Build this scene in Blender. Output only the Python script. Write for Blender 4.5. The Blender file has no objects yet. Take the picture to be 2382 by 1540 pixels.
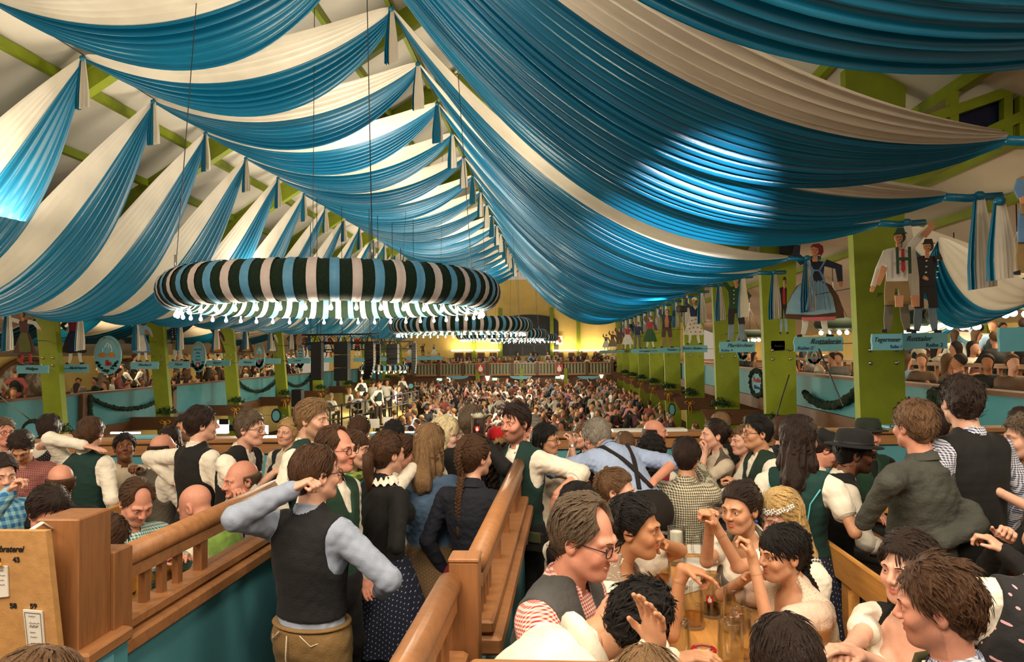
import bpy, math, random, zlib
import numpy as np
from mathutils import Vector, Matrix
random.seed(7); rng = np.random.default_rng(11)
SC = bpy.context.scene
COL = SC.collection
# ------------------------------------------------------------------ camera (photo frame 2382 x 1540)
FPX = 1650.0
CAMZ = 2.05
def _n(v): return v/np.linalg.norm(v)
_y = _n(np.array([1297-1191.0, -(815-770.0), -FPX]))
_z = np.array([-0.013, 1.0, 0.0]); _z = _n(_z-_y*np.dot(_z, _y))
_x = np.cross(_y, _z)
W2C = np.stack([_x, _y, _z], 1)
C2W = W2C.T
CAMP = np.array([0, 0, CAMZ])
cd = bpy.data.cameras.new('camera'); cam = bpy.data.objects.new('camera', cd); COL.objects.link(cam)
cd.sensor_width = 36.0; cd.lens = FPX/2382*36.0; cd.clip_start = 0.05; cd.clip_end = 300
cam.matrix_world = Matrix.Translation((0, 0, CAMZ)) @ Matrix(C2W.tolist()).to_4x4()
SC.camera = cam
def ray(px, py): return C2W @ np.array([px-1191.0, -(py-770.0), -FPX])
def P(px, py, Y=None, X=None, Z=None):
    """the point of the place seen at a photo pixel, at a known distance, side or height"""
    d = ray(px, py)
    if Y is not None: t = Y/d[1]
    elif X is not None: t = X/d[0]
    else: t = (Z-CAMZ)/d[2]
    return CAMP + d*t
def proj(p):
    c = W2C @ (np.asarray(p, float)-CAMP)
    return 1191+FPX*c[0]/-c[2], 770-FPX*c[1]/-c[2]
# ------------------------------------------------------------------ world, view
SC.view_settings.view_transform = 'Standard'; SC.view_settings.look = 'None'
SC.view_settings.gamma = 1.0; SC.view_settings.use_curve_mapping = False
SC.view_settings.exposure = 0.0
w = bpy.data.worlds.new('hall_world'); SC.world = w; w.use_nodes = True
bg = w.node_tree.nodes['Background']; bg.inputs[0].default_value = (1.0, 0.83, 0.62, 1); bg.inputs[1].default_value = 0.4
cy = SC.cycles
cy.max_bounces = 6; cy.diffuse_bounces = 2; cy.glossy_bounces = 2; cy.transmission_bounces = 6; cy.transparent_max_bounces = 8
cy.caustics_reflective = False; cy.caustics_refractive = False; cy.sample_clamp_indirect = 4.0
cy.use_adaptive_sampling = True; cy.adaptive_threshold = .025
# ------------------------------------------------------------------ lights of the hall
def lamp(name, kind, loc, power, col=(1, .82, .58), size=.3, rot=None, sy=None, spread=None):
    l = bpy.data.lights.new(name, kind); l.energy = power; l.color = col
    if kind == 'AREA':
        l.size = size
        if sy: l.shape = 'RECTANGLE'; l.size_y = sy
        if spread: l.spread = spread
    else: l.shadow_soft_size = size
    o = bpy.data.objects.new(name, l); COL.objects.link(o); o.location = loc
    if rot: o.rotation_euler = rot
    return o
WARM = (1.0, .84, .63)
# lamps under the gallery roof above and behind the viewer, plus an added fill
lamp('gallery_lamp_or_fill', 'AREA', (-1.5, -1.2, 5.2), 300, WARM, 3.2, (math.radians(38), 0, 0), 2.0)
lamp('gallery_lamp_or_fill', 'AREA', (.4, 2.4, 4.7), 110, WARM, 1.4, (0, math.radians(-22), 0), 1.4)  # added fill above the aisle, brightens the teal railing panel
lamp('gallery_lamp_or_fill', 'AREA', (3.6, 0.6, 4.9), 165, WARM, 1.6, (math.radians(32), math.radians(18), 0), 1.6)
lamp('gallery_lamp_or_fill', 'AREA', (-5.2, 0.8, 4.9), 165, WARM, 1.8, (math.radians(30), math.radians(-10), 0), 1.6)
ORD = ['first', 'second', 'third', 'fourth', 'fifth', 'sixth', 'seventh', 'eighth', 'ninth', 'tenth', 'eleventh', 'twelfth', 'thirteenth', 'fourteenth', 'fifteenth', 'sixteenth', 'seventeenth', 'eighteenth', 'nineteenth', 'twentieth'] + ['number %d' % i for i in range(21, 60)]
# ------------------------------------------------------------------ small kit
def mesh_np(name, V, F, mats=None, smooth=True, mi=None):
    me = bpy.data.meshes.new(name)
    V = np.asarray(V, np.float32)
    if isinstance(F, np.ndarray) and F.ndim == 2:
        n, k = F.shape
        loops = F.reshape(-1).astype(np.int32); starts = (np.arange(n)*k).astype(np.int32)
    else:
        ln = np.array([len(f) for f in F], np.int32); n = len(ln)
        loops = np.fromiter((i for f in F for i in f), np.int32, int(ln.sum())); starts = np.concatenate([[0], np.cumsum(ln)[:-1]]).astype(np.int32)
    me.vertices.add(len(V)); me.vertices.foreach_set('co', V.reshape(-1))
    me.loops.add(len(loops)); me.loops.foreach_set('vertex_index', loops)
    me.polygons.add(n); me.polygons.foreach_set('loop_start', starts)
    if smooth is True: me.polygons.foreach_set('use_smooth', np.ones(n, bool))
    elif smooth is not False: me.polygons.foreach_set('use_smooth', np.asarray(smooth, bool))
    if mats:
        for m in (mats if isinstance(mats, (list, tuple)) else [mats]): me.materials.append(m)
    if mi is not None: me.polygons.foreach_set('material_index', np.asarray(mi, np.int32))
    me.update(calc_edges=True); me.validate(); return me
def link(name, me, parent=None, loc=None):
    o = bpy.data.objects.new(name, me); COL.objects.link(o)
    if parent is not None: o.parent = parent
    if loc is not None: o.location = loc
    return o
def tag(o, label=None, cat=None, group=None, kind=None):
    if label: o['label'] = label
    if cat: o['category'] = cat
    if group: o['group'] = group
    if kind: o['kind'] = kind
    return o
def thing(name, label, cat, loc=(0, 0, 0), rz=0, group=None, kind=None):
    o = bpy.data.objects.new(name, None); COL.objects.link(o); o.location = loc; o.rotation_euler = (0, 0, rz)
    o.empty_display_size = .1
    return tag(o, label, cat, group, kind)
def struct(o): o['kind'] = 'structure'; return o
def dup(root, loc, rz=None, label=None, group=None):
    r = root.copy(); COL.objects.link(r); r.location = loc
    if rz is not None: r.rotation_euler = (0, 0, rz)
    if label: r['label'] = label
    if group: r['group'] = group
    for ch in root.children:
        c = ch.copy(); COL.objects.link(c); c.parent = r
        for g in ch.children:
            d = g.copy(); COL.objects.link(d); d.parent = c
    return r
class MB:
    """collects boxes, bars, tubes, lathes and sheets and links them as ONE mesh"""
    def __init__(s): s.V = []; s.F = []; s.S = []; s.M = []; s.n = 0
    def add(s, V, F, smooth=False, m=0):
        V = np.asarray(V, float); s.V.append(V)
        for f in F: s.F.append(tuple(int(i)+s.n for i in f)); s.S.append(smooth); s.M.append(m)
        s.n += len(V); return s
    def hexa(s, c8, m=0, bev=0):
        """8 corners: bottom 0-3 ccw seen from above, top 4-7"""
        return s.add(c8, [(3, 2, 1, 0), (4, 5, 6, 7), (0, 1, 5, 4), (1, 2, 6, 5), (2, 3, 7, 6), (3, 0, 4, 7)], False, m)
    def box(s, c, size, rz=0, m=0, b=0):
        x, y, z = np.array(size)/2.0
        R = np.array([[math.cos(rz), -math.sin(rz), 0], [math.sin(rz), math.cos(rz), 0], [0, 0, 1]])
        if b <= 0:
            v = np.array([[-x, -y, -z], [x, -y, -z], [x, y, -z], [-x, y, -z], [-x, -y, z], [x, -y, z], [x, y, z], [-x, y, z]])
            return s.hexa(v @ R.T+np.array(c), m)
        rings = []
        for zz, i in ((-z, b), (-z+b, 0), (z-b, 0), (z, b)):
            xx, yy = x-i, y-i; k = b*.7
            rings.append([(-xx+k, -yy, zz), (xx-k, -yy, zz), (xx, -yy+k, zz), (xx, yy-k, zz), (xx-k, yy, zz), (-xx+k, yy, zz), (-xx, yy-k, zz), (-xx, -yy+k, zz)])
        V = np.array(rings).reshape(-1, 3) @ R.T+np.array(c); F = []
        for r in range(3):
            for i in range(8): F.append((r*8+i, r*8+(i+1) % 8, r*8+8+(i+1) % 8, r*8+8+i))
        F += [tuple(range(7, -1, -1)), tuple(range(24, 32))]
        return s.add(V, F, False, m)
    def bar(s, a, b, wd, ht, up=(0, 0, 1), m=0):
        a = np.array(a, float); b = np.array(b, float); d = _n(b-a); up = np.array(up, float)
        sd = np.cross(d, up); sd = _n(sd) if np.linalg.norm(sd) > 1e-6 else np.array([1., 0, 0]); u = np.cross(sd, d)
        q = [(-1, -1), (1, -1), (1, 1), (-1, 1)]
        V = [a+sd*wd/2*i+u*ht/2*j for i, j in q]+[b+sd*wd/2*i+u*ht/2*j for i, j in q]
        return s.add(V, [(0, 1, 2, 3), (7, 6, 5, 4), (0, 4, 5, 1), (1, 5, 6, 2), (2, 6, 7, 3), (3, 7, 4, 0)], False, m)
    def tube(s, pts, r, n=8, closed=False, m=0, cap=True, sq=None):
        pts = np.asarray(pts, float); N = len(pts)
        r = np.full(N, r) if np.isscalar(r) else np.asarray(r, float)
        T = np.gradient(pts, axis=0) if not closed else np.roll(pts, -1, 0)-np.roll(pts, 1, 0)
        T /= np.maximum(np.linalg.norm(T, axis=1, keepdims=True), 1e-9)
        u = np.cross(T[0], [0, 0, 1.]);
        if np.linalg.norm(u) < 1e-3: u = np.cross(T[0], [0, 1., 0])
        u = _n(u); V = []
        for i in range(N):
            u = u-T[i]*np.dot(u, T[i]); u = _n(u); v = np.cross(T[i], u)
            a = np.arange(n)*2*math.pi/n
            e = 1.0 if sq is None else sq
            V.append(pts[i]+r[i]*(np.outer(np.cos(a), u)+e*np.outer(np.sin(a), v)))
        V = np.concatenate(V); F = []
        for i in range(N if closed else N-1):
            j = (i+1) % N
            for k in range(n): F.append((i*n+k, i*n+(k+1) % n, j*n+(k+1) % n, j*n+k))
        if cap and not closed: F += [tuple(range(n-1, -1, -1)), tuple((N-1)*n+k for k in range(n))]
        return s.add(V, F, True, m)
    def lathe(s, prof, c=(0, 0, 0), n=24, m=0, sx=1, sy=1, smooth=True):
        prof = np.asarray(prof, float); N = len(prof); a = np.arange(n)*2*math.pi/n
        V = np.concatenate([np.stack([p[0]*np.cos(a)*sx, p[0]*np.sin(a)*sy, np.full(n, p[1])], 1) for p in prof])+np.array(c)
        F = []
        for i in range(N-1):
            for k in range(n): F.append((i*n+k, i*n+(k+1) % n, (i+1)*n+(k+1) % n, (i+1)*n+k))
        if prof[0][0] > 1e-6: F.append(tuple(range(n-1, -1, -1)))
        if prof[-1][0] > 1e-6: F.append(tuple((N-1)*n+k for k in range(n)))
        return s.add(V, F, smooth, m)
    def sheet(s, G, m=0, flip=False):
        G = np.asarray(G, float); a, b = G.shape[:2]; F = []
        for i in range(a-1):
            for j in range(b-1):
                q = (i*b+j, i*b+j+1, (i+1)*b+j+1, (i+1)*b+j); F.append(q[::-1] if flip else q)
        return s.add(G.reshape(-1, 3), F, True, m)
    def prism(s, poly, o, u, v, th, m=0):
        """closed outline (2D points) on the plane o,u,v with thickness th along u x v"""
        o = np.array(o, float); u = np.array(u, float); v = np.array(v, float); w_ = _n(np.cross(u, v))*th
        A = np.array([o+u*p[0]+v*p[1] for p in poly]); n = len(A)
        ar = sum(poly[i][0]*poly[(i+1) % n][1]-poly[(i+1) % n][0]*poly[i][1] for i in range(n))
        if ar < 0: A = A[::-1]
        F = [tuple(range(n, 2*n)), tuple(range(n-1, -1, -1))]+[(i, (i+1) % n, n+(i+1) % n, n+i) for i in range(n)]
        return s.add(np.concatenate([A, A+w_]), F, False, m)
    def blob(s, c, r, n=8, m=0):
        c = np.array(c, float); r = np.array(r if not np.isscalar(r) else (r, r, r), float)
        th = np.linspace(0, math.pi, n//2+2)
        return s.lathe([(max(math.sin(t), 0)*1.0 if 0 < t < math.pi-1e-6 else 0.0001, -math.cos(t)) for t in th], (0, 0, 0), n, m) and s._last(r, c)
    def _last(s, r, c): s.V[-1] = s.V[-1]*r+c; return s
    def mesh(s, name, mats=None): return mesh_np(name, np.concatenate(s.V), s.F, mats, np.array(s.S), s.M)
    def build(s, name, mats, parent=None, loc=None):
        return link(name, s.mesh(name, mats), parent, loc)
# ------------------------------------------------------------------ materials
def srgb(r, g, b):
    f = lambda c: (c/255/12.92) if c/255 <= .04045 else ((c/255+.055)/1.055)**2.4
    return (f(r), f(g), f(b), 1)
class NT:
    def __init__(s, name):
        s.m = bpy.data.materials.new(name); s.m.use_nodes = True; s.t = s.m.node_tree
        s.b = s.t.nodes['Principled BSDF']; s.out = s.t.nodes['Material Output']
    def n(s, ty, **kw):
        nd = s.t.nodes.new(ty)
        for k, v in kw.items():
            if k.startswith('i_'):
                key = k[2:]; key = int(key) if key.isdigit() else key.replace('_', ' ')
                nd.inputs[key].default_value = v
            else: setattr(nd, k, v)
        return nd
    def l(s, a, b): s.t.links.new(a, b)
    def set(s, **kw):
        for k, v in kw.items(): s.b.inputs[k.replace('_', ' ')].default_value = v
        return s
    def coord(s, scale=(1, 1, 1), kind='Object'):
        tc = s.n('ShaderNodeTexCoord'); mp = s.n('ShaderNodeMapping'); mp.inputs['Scale'].default_value = scale
        s.l(tc.outputs[kind], mp.inputs[0]); return mp.outputs[0]
    def noise(s, vec, scale, detail=3, rough=.55):
        nd = s.n('ShaderNodeTexNoise'); nd.inputs['Scale'].default_value = scale; nd.inputs['Detail'].default_value = detail
        nd.inputs['Roughness'].default_value = rough; s.l(vec, nd.inputs['Vector']); return nd.outputs['Fac']
    def ramp(s, fac, stops, interp='LINEAR'):
        nd = s.n('ShaderNodeValToRGB'); e = nd.color_ramp.elements; nd.color_ramp.interpolation = interp
        while len(e) < len(stops): e.new(.5)
        for i, (p, c) in enumerate(stops): e[i].position = p; e[i].color = c
        s.l(fac, nd.inputs[0]); return nd.outputs[0]
    def mix(s, fac, a, b, mode='MIX'):
        nd = s.n('ShaderNodeMix', data_type='RGBA', blend_type=mode)
        for i, v in ((0, fac), (6, a), (7, b)):
            if hasattr(v, 'is_linked'): s.l(v, nd.inputs[i])
            else: nd.inputs[i].default_value = v
        return nd.outputs[2]
    def math(s, op, a, b=0.0):
        nd = s.n('ShaderNodeMath', operation=op)
        for i, v in ((0, a), (1, b)):
            if hasattr(v, 'is_linked'): s.l(v, nd.inputs[i])
            else: nd.inputs[i].default_value = v
        return nd.outputs[0]
    def base(s, c): 
        if hasattr(c, 'is_linked'): s.l(c, s.b.inputs['Base Color'])
        else: s.b.inputs['Base Color'].default_value = c
        return s
    def bump(s, h, st=.3, dist=.01):
        nd = s.n('ShaderNodeBump'); nd.inputs['Strength'].default_value = st; nd.inputs['Distance'].default_value = dist
        s.l(h, nd.inputs['Height']); s.l(nd.outputs[0], s.b.inputs['Normal']); return s
def sc4(c, k): return (c[0]*k, c[1]*k, c[2]*k, 1)
_mc = {}
def plain(name, c, rough=.6, var=.12, scale=6, bump=0, bscale=60, metal=0, sheen=0, coat=0):
    if name in _mc: return _mc[name]
    t = NT(name); v = t.coord(); f = t.noise(v, scale, 4)
    t.base(t.ramp(f, [(.3, sc4(c, 1-var)), (.7, sc4(c, 1+var))])); t.set(Roughness=rough, Metallic=metal)
    if sheen: t.set(Sheen_Weight=sheen)
    if coat: t.set(Coat_Weight=coat)
    if bump: t.bump(t.noise(v, bscale, 3), bump, .01)
    _mc[name] = t.m; return t.m
def wood(name, c, axis='x', rough=.5, ring=14, var=.22):
    if name in _mc: return _mc[name]
    t = NT(name); sc = {'x': (1.2, 12, 12), 'y': (12, 1.2, 12), 'z': (12, 12, 1.2)}[axis]
    v = t.coord(sc); f = t.noise(v, 2.2, 6, .6); g = t.noise(v, 9, 3)
    h = t.math('ADD', t.math('MULTIPLY', f, .75), t.math('MULTIPLY', g, .25))
    t.base(t.ramp(h, [(.3, sc4(c, 1-var*1.4)), (.5, c), (.72, sc4(c, 1+var))])); t.set(Roughness=rough); t.bump(h, .08, .01)
    _mc[name] = t.m; return t.m
def emit(name, c, st):
    t = NT(name); t.base((0, 0, 0, 1)); t.set(Emission_Color=c, Emission_Strength=st); return t.m
M = {}
M['green'] = plain('green_paint', srgb(132, 146, 20), .55, .10, 3, .25, 90)
M['teal'] = plain('teal_paint', srgb(88, 158, 172), .55, .10, 2.5, .15, 120)
M['teal_dark'] = plain('teal_gallery_paint', srgb(72, 142, 152), .6, .10, 2.0, .12, 80)
M['sign'] = plain('pale_blue_sign_paint', srgb(112, 178, 196), .5, .06, 3)
M['rail'] = wood('oak_rail_wood', srgb(166, 114, 72), 'y', .42)
M['railx'] = wood('oak_board_wood', srgb(168, 118, 74), 'x', .45)
M['railz'] = wood('oak_post_wood', srgb(150, 100, 60), 'z', .45)
M['brown'] = wood('brown_beam_wood', srgb(104, 66, 38), 'y', .55)
M['brownz'] = wood('brown_upright_wood', srgb(98, 62, 36), 'z', .55)
M['pine'] = wood('pine_bench_wood', srgb(206, 146, 74), 'y', .4)
M['table'] = wood('pine_table_wood', srgb(222, 158, 84), 'y', .32)
M['floor'] = wood('dark_floor_wood', srgb(84, 52, 34), 'y', .8)
M['canvas'] = plain('roof_canvas', srgb(216, 208, 192), .8, .06, .7, .1, 20)
M['cream'] = plain('yellow_plaster', srgb(226, 196, 118), .8, .06, 1.2)
M['black'] = plain('black_plastic', srgb(15, 15, 16), .65, .1, 8)
M['dark'] = plain('dark_metal', srgb(52, 52, 54), .4, .1, 8, metal=.6)
M['steel'] = plain('bright_steel', srgb(190, 190, 190), .3, .05, 8, metal=1)
M['wire'] = plain('steel_wire', srgb(60, 60, 60), .4, .05, 8, metal=.5)
M['paper'] = plain('white_paper', srgb(238, 232, 222), .7, .03, 9)
M['ink'] = plain('black_ink', srgb(30, 30, 34), .6, .05, 9)
M['blueink'] = plain('blue_ink', srgb(34, 64, 140), .6, .05, 9)
M['red'] = plain('red_paint', srgb(196, 32, 30), .45, .05, 9)
M['white'] = plain('white_paint', srgb(236, 234, 226), .5, .03, 9)
M['garland'] = plain('fir_garland_needles', srgb(18, 38, 22), .8, .4, 60, .8, 120)
M['leaf'] = plain('box_leaf_green', srgb(40, 66, 26), .6, .4, 30, .4, 90)
M['ribbon'] = plain('yellow_ribbon', srgb(216, 160, 40), .4, .1, 9)
def text(name, s, size, mat, parent, o, u, v, ext=.004, shear=0, align='LEFT', bold=0, sxx=1, maxw=None):
    """lettering as its own thin solid on the plane o,u,v"""
    cu = bpy.data.curves.new(name, 'FONT'); cu.body = s; cu.size = size; cu.extrude = ext; cu.shear = shear; cu.align_x = align; cu.offset = bold
    cu.resolution_u = 3
    tmp = bpy.data.objects.new('tmp', cu); COL.objects.link(tmp)
    dg = bpy.context.evaluated_depsgraph_get(); dg.update()
    me = bpy.data.meshes.new_from_object(tmp.evaluated_get(dg)); bpy.data.objects.remove(tmp); bpy.data.curves.remove(cu)
    n = len(me.vertices); co = np.empty(n*3, np.float32); me.vertices.foreach_get('co', co); co = co.reshape(-1, 3)
    u = _n(np.array(u, float)); v = _n(np.array(v, float)); w_ = np.cross(u, v)
    if maxw and n and co[:, 0].max() > maxw: sxx = maxw/co[:, 0].max()
    co = np.array(o, float)+np.outer(co[:, 0]*sxx, u)+np.outer(co[:, 1], v)+np.outer(co[:, 2], w_)
    me.vertices.foreach_set('co', co.astype(np.float32).reshape(-1)); me.materials.clear(); me.materials.append(mat); me.name = name
    return link(name, me, parent)
# ------------------------------------------------------------------ hall shell
XR, XL = 4.6, -13.35
YF = 60.0
FLZ = -2.45                                     # hall floor; the viewer's gallery floor is z = 0
RID = (-3.2, 11.5); SL = .62                    # roof ridge (x, z) and slope
def roofz(x):
    d = abs(x-RID[0]); return RID[1]-min(d, 9.4)*SL-max(0, d-9.4)*.33
def wallbox(name, c, size, m, b=0): return struct(MB().box(c, size, 0, 0, b).build(name, m))
wallbox('floor_hall', (-2, 32, FLZ-.1), (44, 62, .2), M['floor'])
wallbox('floor_gallery', (0, 3.1, -.06), (26, 9.4, .12), M['floor'])
# roof: two canvas slopes, green rafters and purlins
for nm, x1 in (('ceiling_left', -24.0), ('ceiling_right', 18.0)):
    mb = MB(); x0 = RID[0]
    ys = np.linspace(-4, YF+1, 40); xs = np.linspace(x0, x1, 24)
    G = [[(x, y, roofz(x)-.05*math.sin((y+1.3)/5*2*math.pi)**2-.04*math.sin((x-x0)*3.1)) for x in xs] for y in ys]
    mb.sheet(G, 0, x1 < 0)
    mb.sheet([[(p[0], p[1], p[2]+.06) for p in r] for r in G], 0, x1 > 0)
    struct(mb.build(nm, M['canvas']))
RY = [8.2+5*i for i in range(11)]
for i, y in enumerate(RY):
    for sx, x1 in ((-1, -12.6), (1, 6.2)):
        mb = MB(); a = (RID[0], y, roofz(RID[0])-.36); b = (x1, y, roofz(x1)-.36)
        mb.bar(a, b, .24, .55, (0, 0, 1))
        mb.bar((a[0], y-.13, a[2]+.10), (b[0], y-.13, b[2]+.10), .02, .05)
        o = mb.build('roof_rafter', M['green'])
        tag(o, 'green roof rafter sloping to the %s, %s' % ('left' if sx < 0 else 'right', ORD[i]+' from the viewer' if i < 6 else 'in the far half of the hall'), 'rafter', 'green rafters under the roof canvas')
for k in range(9):
    for sx in (-1, 1):
        x = RID[0]+sx*(.9+1.35*k)
        if sx > 0 and x > 9: continue
        o = MB().bar((x, -3, roofz(x)-.14), (x, YF, roofz(x)-.14), .13, .18).build('roof_purlin', M['green'])
        tag(o, 'long green purlin under the roof canvas, %s out from the ridge on the %s' % (ORD[k], 'left' if sx < 0 else 'right'), 'purlin', 'green purlins along the roof')
# ------------------------------------------------------------------ green pillars of the nave
for side in (1, -1):
    for i in range(10 if side > 0 else 9):
        d = 11.3+5*i if side > 0 else 18.1+5.2*i
        x0 = XR if side > 0 else XL
        top = (roofz(x0)-.25); mb = MB()
        w0, wm, w1 = (.62, .70, .92) if side > 0 else (.50, .52, .62)                                   # plank pillars, wider at the top
        th = .2
        def ring(z, wd, lean): 
            xa = x0+side*lean; xb = xa+side*wd
            xs_ = (min(xa, xb), max(xa, xb))
            return [(xs_[0], d, z), (xs_[1], d, z), (xs_[1], d+th, z), (xs_[0], d+th, z)]
        l0, lm, l1 = (.10, .035, -.05) if side > 0 else (-.45, -.02, .20)
        mb.hexa(ring(FLZ, w0, l0)+ring(2.4, wm, lm)); mb.hexa(ring(2.4, wm, lm)+ring(top, w1, l1))
        t = thing('pillar', 'green tapered plank pillar on the %s side of the nave, %s' % ('right' if side > 0 else 'left', ORD[i]+' from the viewer'), 'pillar', (x0, d, FLZ), 0, 'green pillars along the %s of the nave' % ('right' if side > 0 else 'left'), 'structure')
        for v in mb.V: v -= np.array([x0, d, FLZ])
        mb.build('post', M['green'], t)
        bt = MB()
        for zz in (2.25, 2.05):
            for xx in ((.16, .55) if side > 0 else (.02, .30)):
                bt.lathe([(0.0001, 0), (.035, 0), (.03, .02), (.0001, .025)], (0, 0, 0), 8)
                vv = bt.V[-1].copy(); bt.V[-1] = np.stack([vv[:, 0]+side*(xx+.06), -vv[:, 2]-.001, vv[:, 1]+zz+2.2], 1)
        bt.build('bolt', M['steel'], t)
# ------------------------------------------------------------------ gallery parapets and walls left and right
def gallery(side, xw, ztop, zbot, y0, y1):
    nm = 'right' if side > 0 else 'left'
    struct(MB().box((xw+side*.06, (y0+y1)/2, (ztop+zbot)/2), (.12, y1-y0, ztop-zbot)).build('wall_gallery_'+nm, M['teal_dark']))
    struct(MB().box((xw+side*.05, (y0+y1)/2, ztop+.03), (.26, y1-y0, .06)).build('trim_1' if side > 0 else 'trim_2', M['brown']))
    struct(MB().box((xw+side*.02, (y0+y1)/2, zbot-.16), (.2, y1-y0, .34)).build('trim_3' if side > 0 else 'trim_4', M['brown']))
    struct(MB().box((xw+side*4.6, (y0+y1)/2, zbot-.05), (9.0, y1-y0, .1)).build('floor_gallery_'+nm, M['brown']))
    struct(MB().box((xw+side*9.2, (y0+y1)/2, 3.2), (.2, y1-y0, 7.6)).build('wall_'+nm, M['cream']))
    # rear tier the rear tables stand on
    struct(MB().box((xw+side*6.4, (y0+y1)/2, zbot+.25), (5.4, y1-y0, .5)).build('floor_tier_'+nm, M['brown']))
    # room wall under the gallery
    struct(MB().box((xw+side*2.2, (y0+y1)/2, (FLZ+zbot-.3)/2), (.2, y1-y0, zbot-.3-FLZ)).build('wall_under_gallery_'+nm, M['cream']))
gallery(1, 5.75, 1.40, .66, 6.0, YF)
gallery(-1, -14.4, .86, -.18, 9.0, YF)
ORDU = ORD
for side, xw, zt, zb, y0 in ((1, 5.75, 1.40, .66, 13.6), (-1, -14.4, .86, -.18, 20.6)):
    for i in range(8):
        y = y0+5*i
        o = MB().box((xw-side*.09, y, (zt+zb)/2-.12), (.16, .26, zt-zb+.32), 0, 0, .015).build('gallery_upright', M['brownz'])
        tag(o, 'brown upright on the blue %s gallery front, %s from the viewer' % ('right' if side > 0 else 'left', ORD[i]), 'post', 'brown uprights on the gallery fronts')
# brown beams that cross each pillar foot, with a bush and a ribbon on the nose
def bush(name, c, r, label, group, seed=0, flat=.8):
    g = np.random.default_rng(seed); mb = MB(); n = 130
    for k in range(n):
        d = g.normal(size=3); d /= np.linalg.norm(d); d[2] = abs(d[2])*1.1-.25
        p = np.array(c)+d*r*g.uniform(.35, 1.0)*np.array([1.2, 1, flat]); s_ = r*g.uniform(.14, .26); u = g.normal(size=3); u /= np.linalg.norm(u); v = np.cross(u, d); v /= np.linalg.norm(v)+1e-6
        mb.add([p-u*s_, p+v*s_*.5+d*s_*.3, p+u*s_, p-v*s_*.5+d*s_*.3], [(0, 1, 2, 3)])
    return tag(mb.build(name, M['leaf']), label, 'plant', group)
def ribbon(c, s, label, face=-1):
    mb = MB(); c = np.array(c)
    for sx in (-1, 1):
        mb.tube([c, c+np.array([sx*.10, 0, .07])*s, c+np.array([sx*.17, 0, .02])*s, c+np.array([sx*.10, 0, -.04])*s, c], .028*s, 6, sq=.4)
        mb.tube([c, c+np.array([sx*.05, 0, -.16])*s, c+np.array([sx*.04, 0, -.36])*s], .035*s, 6, sq=.35)
    mb.blob(c, (.05*s, .03*s, .05*s))
    return tag(mb.build('ribbon_bow', M['ribbon']), label, 'bow', 'yellow bows under the beam bushes')
for side, n0 in ((1, 10), (-1, 9)):
    for i in range(n0):
        d = (11.3+5*i if side > 0 else 18.1+5.2*i)-.12
        xi = XR-side*.42 if side > 0 else XL+.55
        zt = .26 if side > 0 else -.05
        xo = xi+side*3.2; mb = MB()
        prof = [(xi, zt), (xo, zt), (xo, zt-.42), (xi+side*.22, zt-.42)]
        mb.prism([(p[0], p[1]) for p in prof], (0, d-.1, 0), (1, 0, 0), (0, 0, 1), -.2)
        where = 'right' if side > 0 else 'left'
        if side > 0 and i == 0: continue
        tag(mb.build('cross_beam', M['brown']), 'brown beam crossing the foot of the %s green pillar on the %s' % (ORD[i], where), 'beam', 'brown beams across the pillar feet')
        if i < 9:
            bx = xi+side*(.55 if side > 0 else .3)
            bush('beam_bush', (bx, d-.12, zt+.16), .30, 'dark green bush tied on the beam of the %s pillar on the %s' % (ORD[i], where), 'bushes on the beam ends', 100+i+side*20)
            ribbon((bx, d-.23, zt-.16), 1.1, 'yellow bow under the bush at the %s pillar on the %s' % (ORD[i], where))
# hanging fir garlands on the gallery fronts
def garland(pts, r, label, seed):
    g = np.random.default_rng(seed); mb = MB(); pts = np.array(pts); mb.tube(pts, r*.55, 7)
    for p in pts:
        for k in range(7):
            d = g.normal(size=3); d /= np.linalg.norm(d); q = p+d*r*.35; s_ = r*g.uniform(.6, 1.1)
            mb.blob(q, (s_*.55, s_*.55, s_*.55), 6)
    return tag(mb.build('fir_garland', M['garland']), label, 'garland', 'fir garlands on the gallery fronts')
def swagpts(a, b, sag, n=26): return [np.array(a)*(1-t)+np.array(b)*t-np.array([0, 0, 4*sag*t*(1-t)]) for t in np.linspace(0, 1, n)]
for i, (ya, yb) in enumerate(((20.75, 25.6), (30.9, 35.6), (36.0, 40.6))):
    garland(swagpts((-14.24, ya, .80), (-14.24, yb, .80), .55), .10, 'dark fir garland swagged along the left gallery front, %s from the viewer' % ORD[i], i)
garland([(-14.2, 20.75, z) for z in np.linspace(.82, -.08, 14)], .11, 'dark fir garland hanging straight down beside the first upright on the left gallery', 5)
garland(swagpts((5.62, 8.1, 1.37), (5.62, 10.9, 1.37), .75), .13, 'dark fir garland swagged on the right gallery front behind the man in the black vest', 7)
garland([(5.60, 11.0, z) for z in np.linspace(1.37, .5, 14)], .15, 'dark fir garland hanging down behind the nearest right pillar', 8)
garland(swagpts((5.62, 13.5, 1.40), (5.62, 16.6, 1.0), .35), .12, 'dark fir garland swagged on the right gallery front between the first two pillars', 9)
garland([(5.60, 13.45, z) for z in np.linspace(1.40, .75, 10)], .12, 'dark fir garland tail beside the brown upright between the first two right pillars', 10)
garland([(5.60, 23.6, z) for z in np.linspace(1.40, .6, 12)], .17, 'dark fir garland tail between the third and fourth right pillars', 11)
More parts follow.
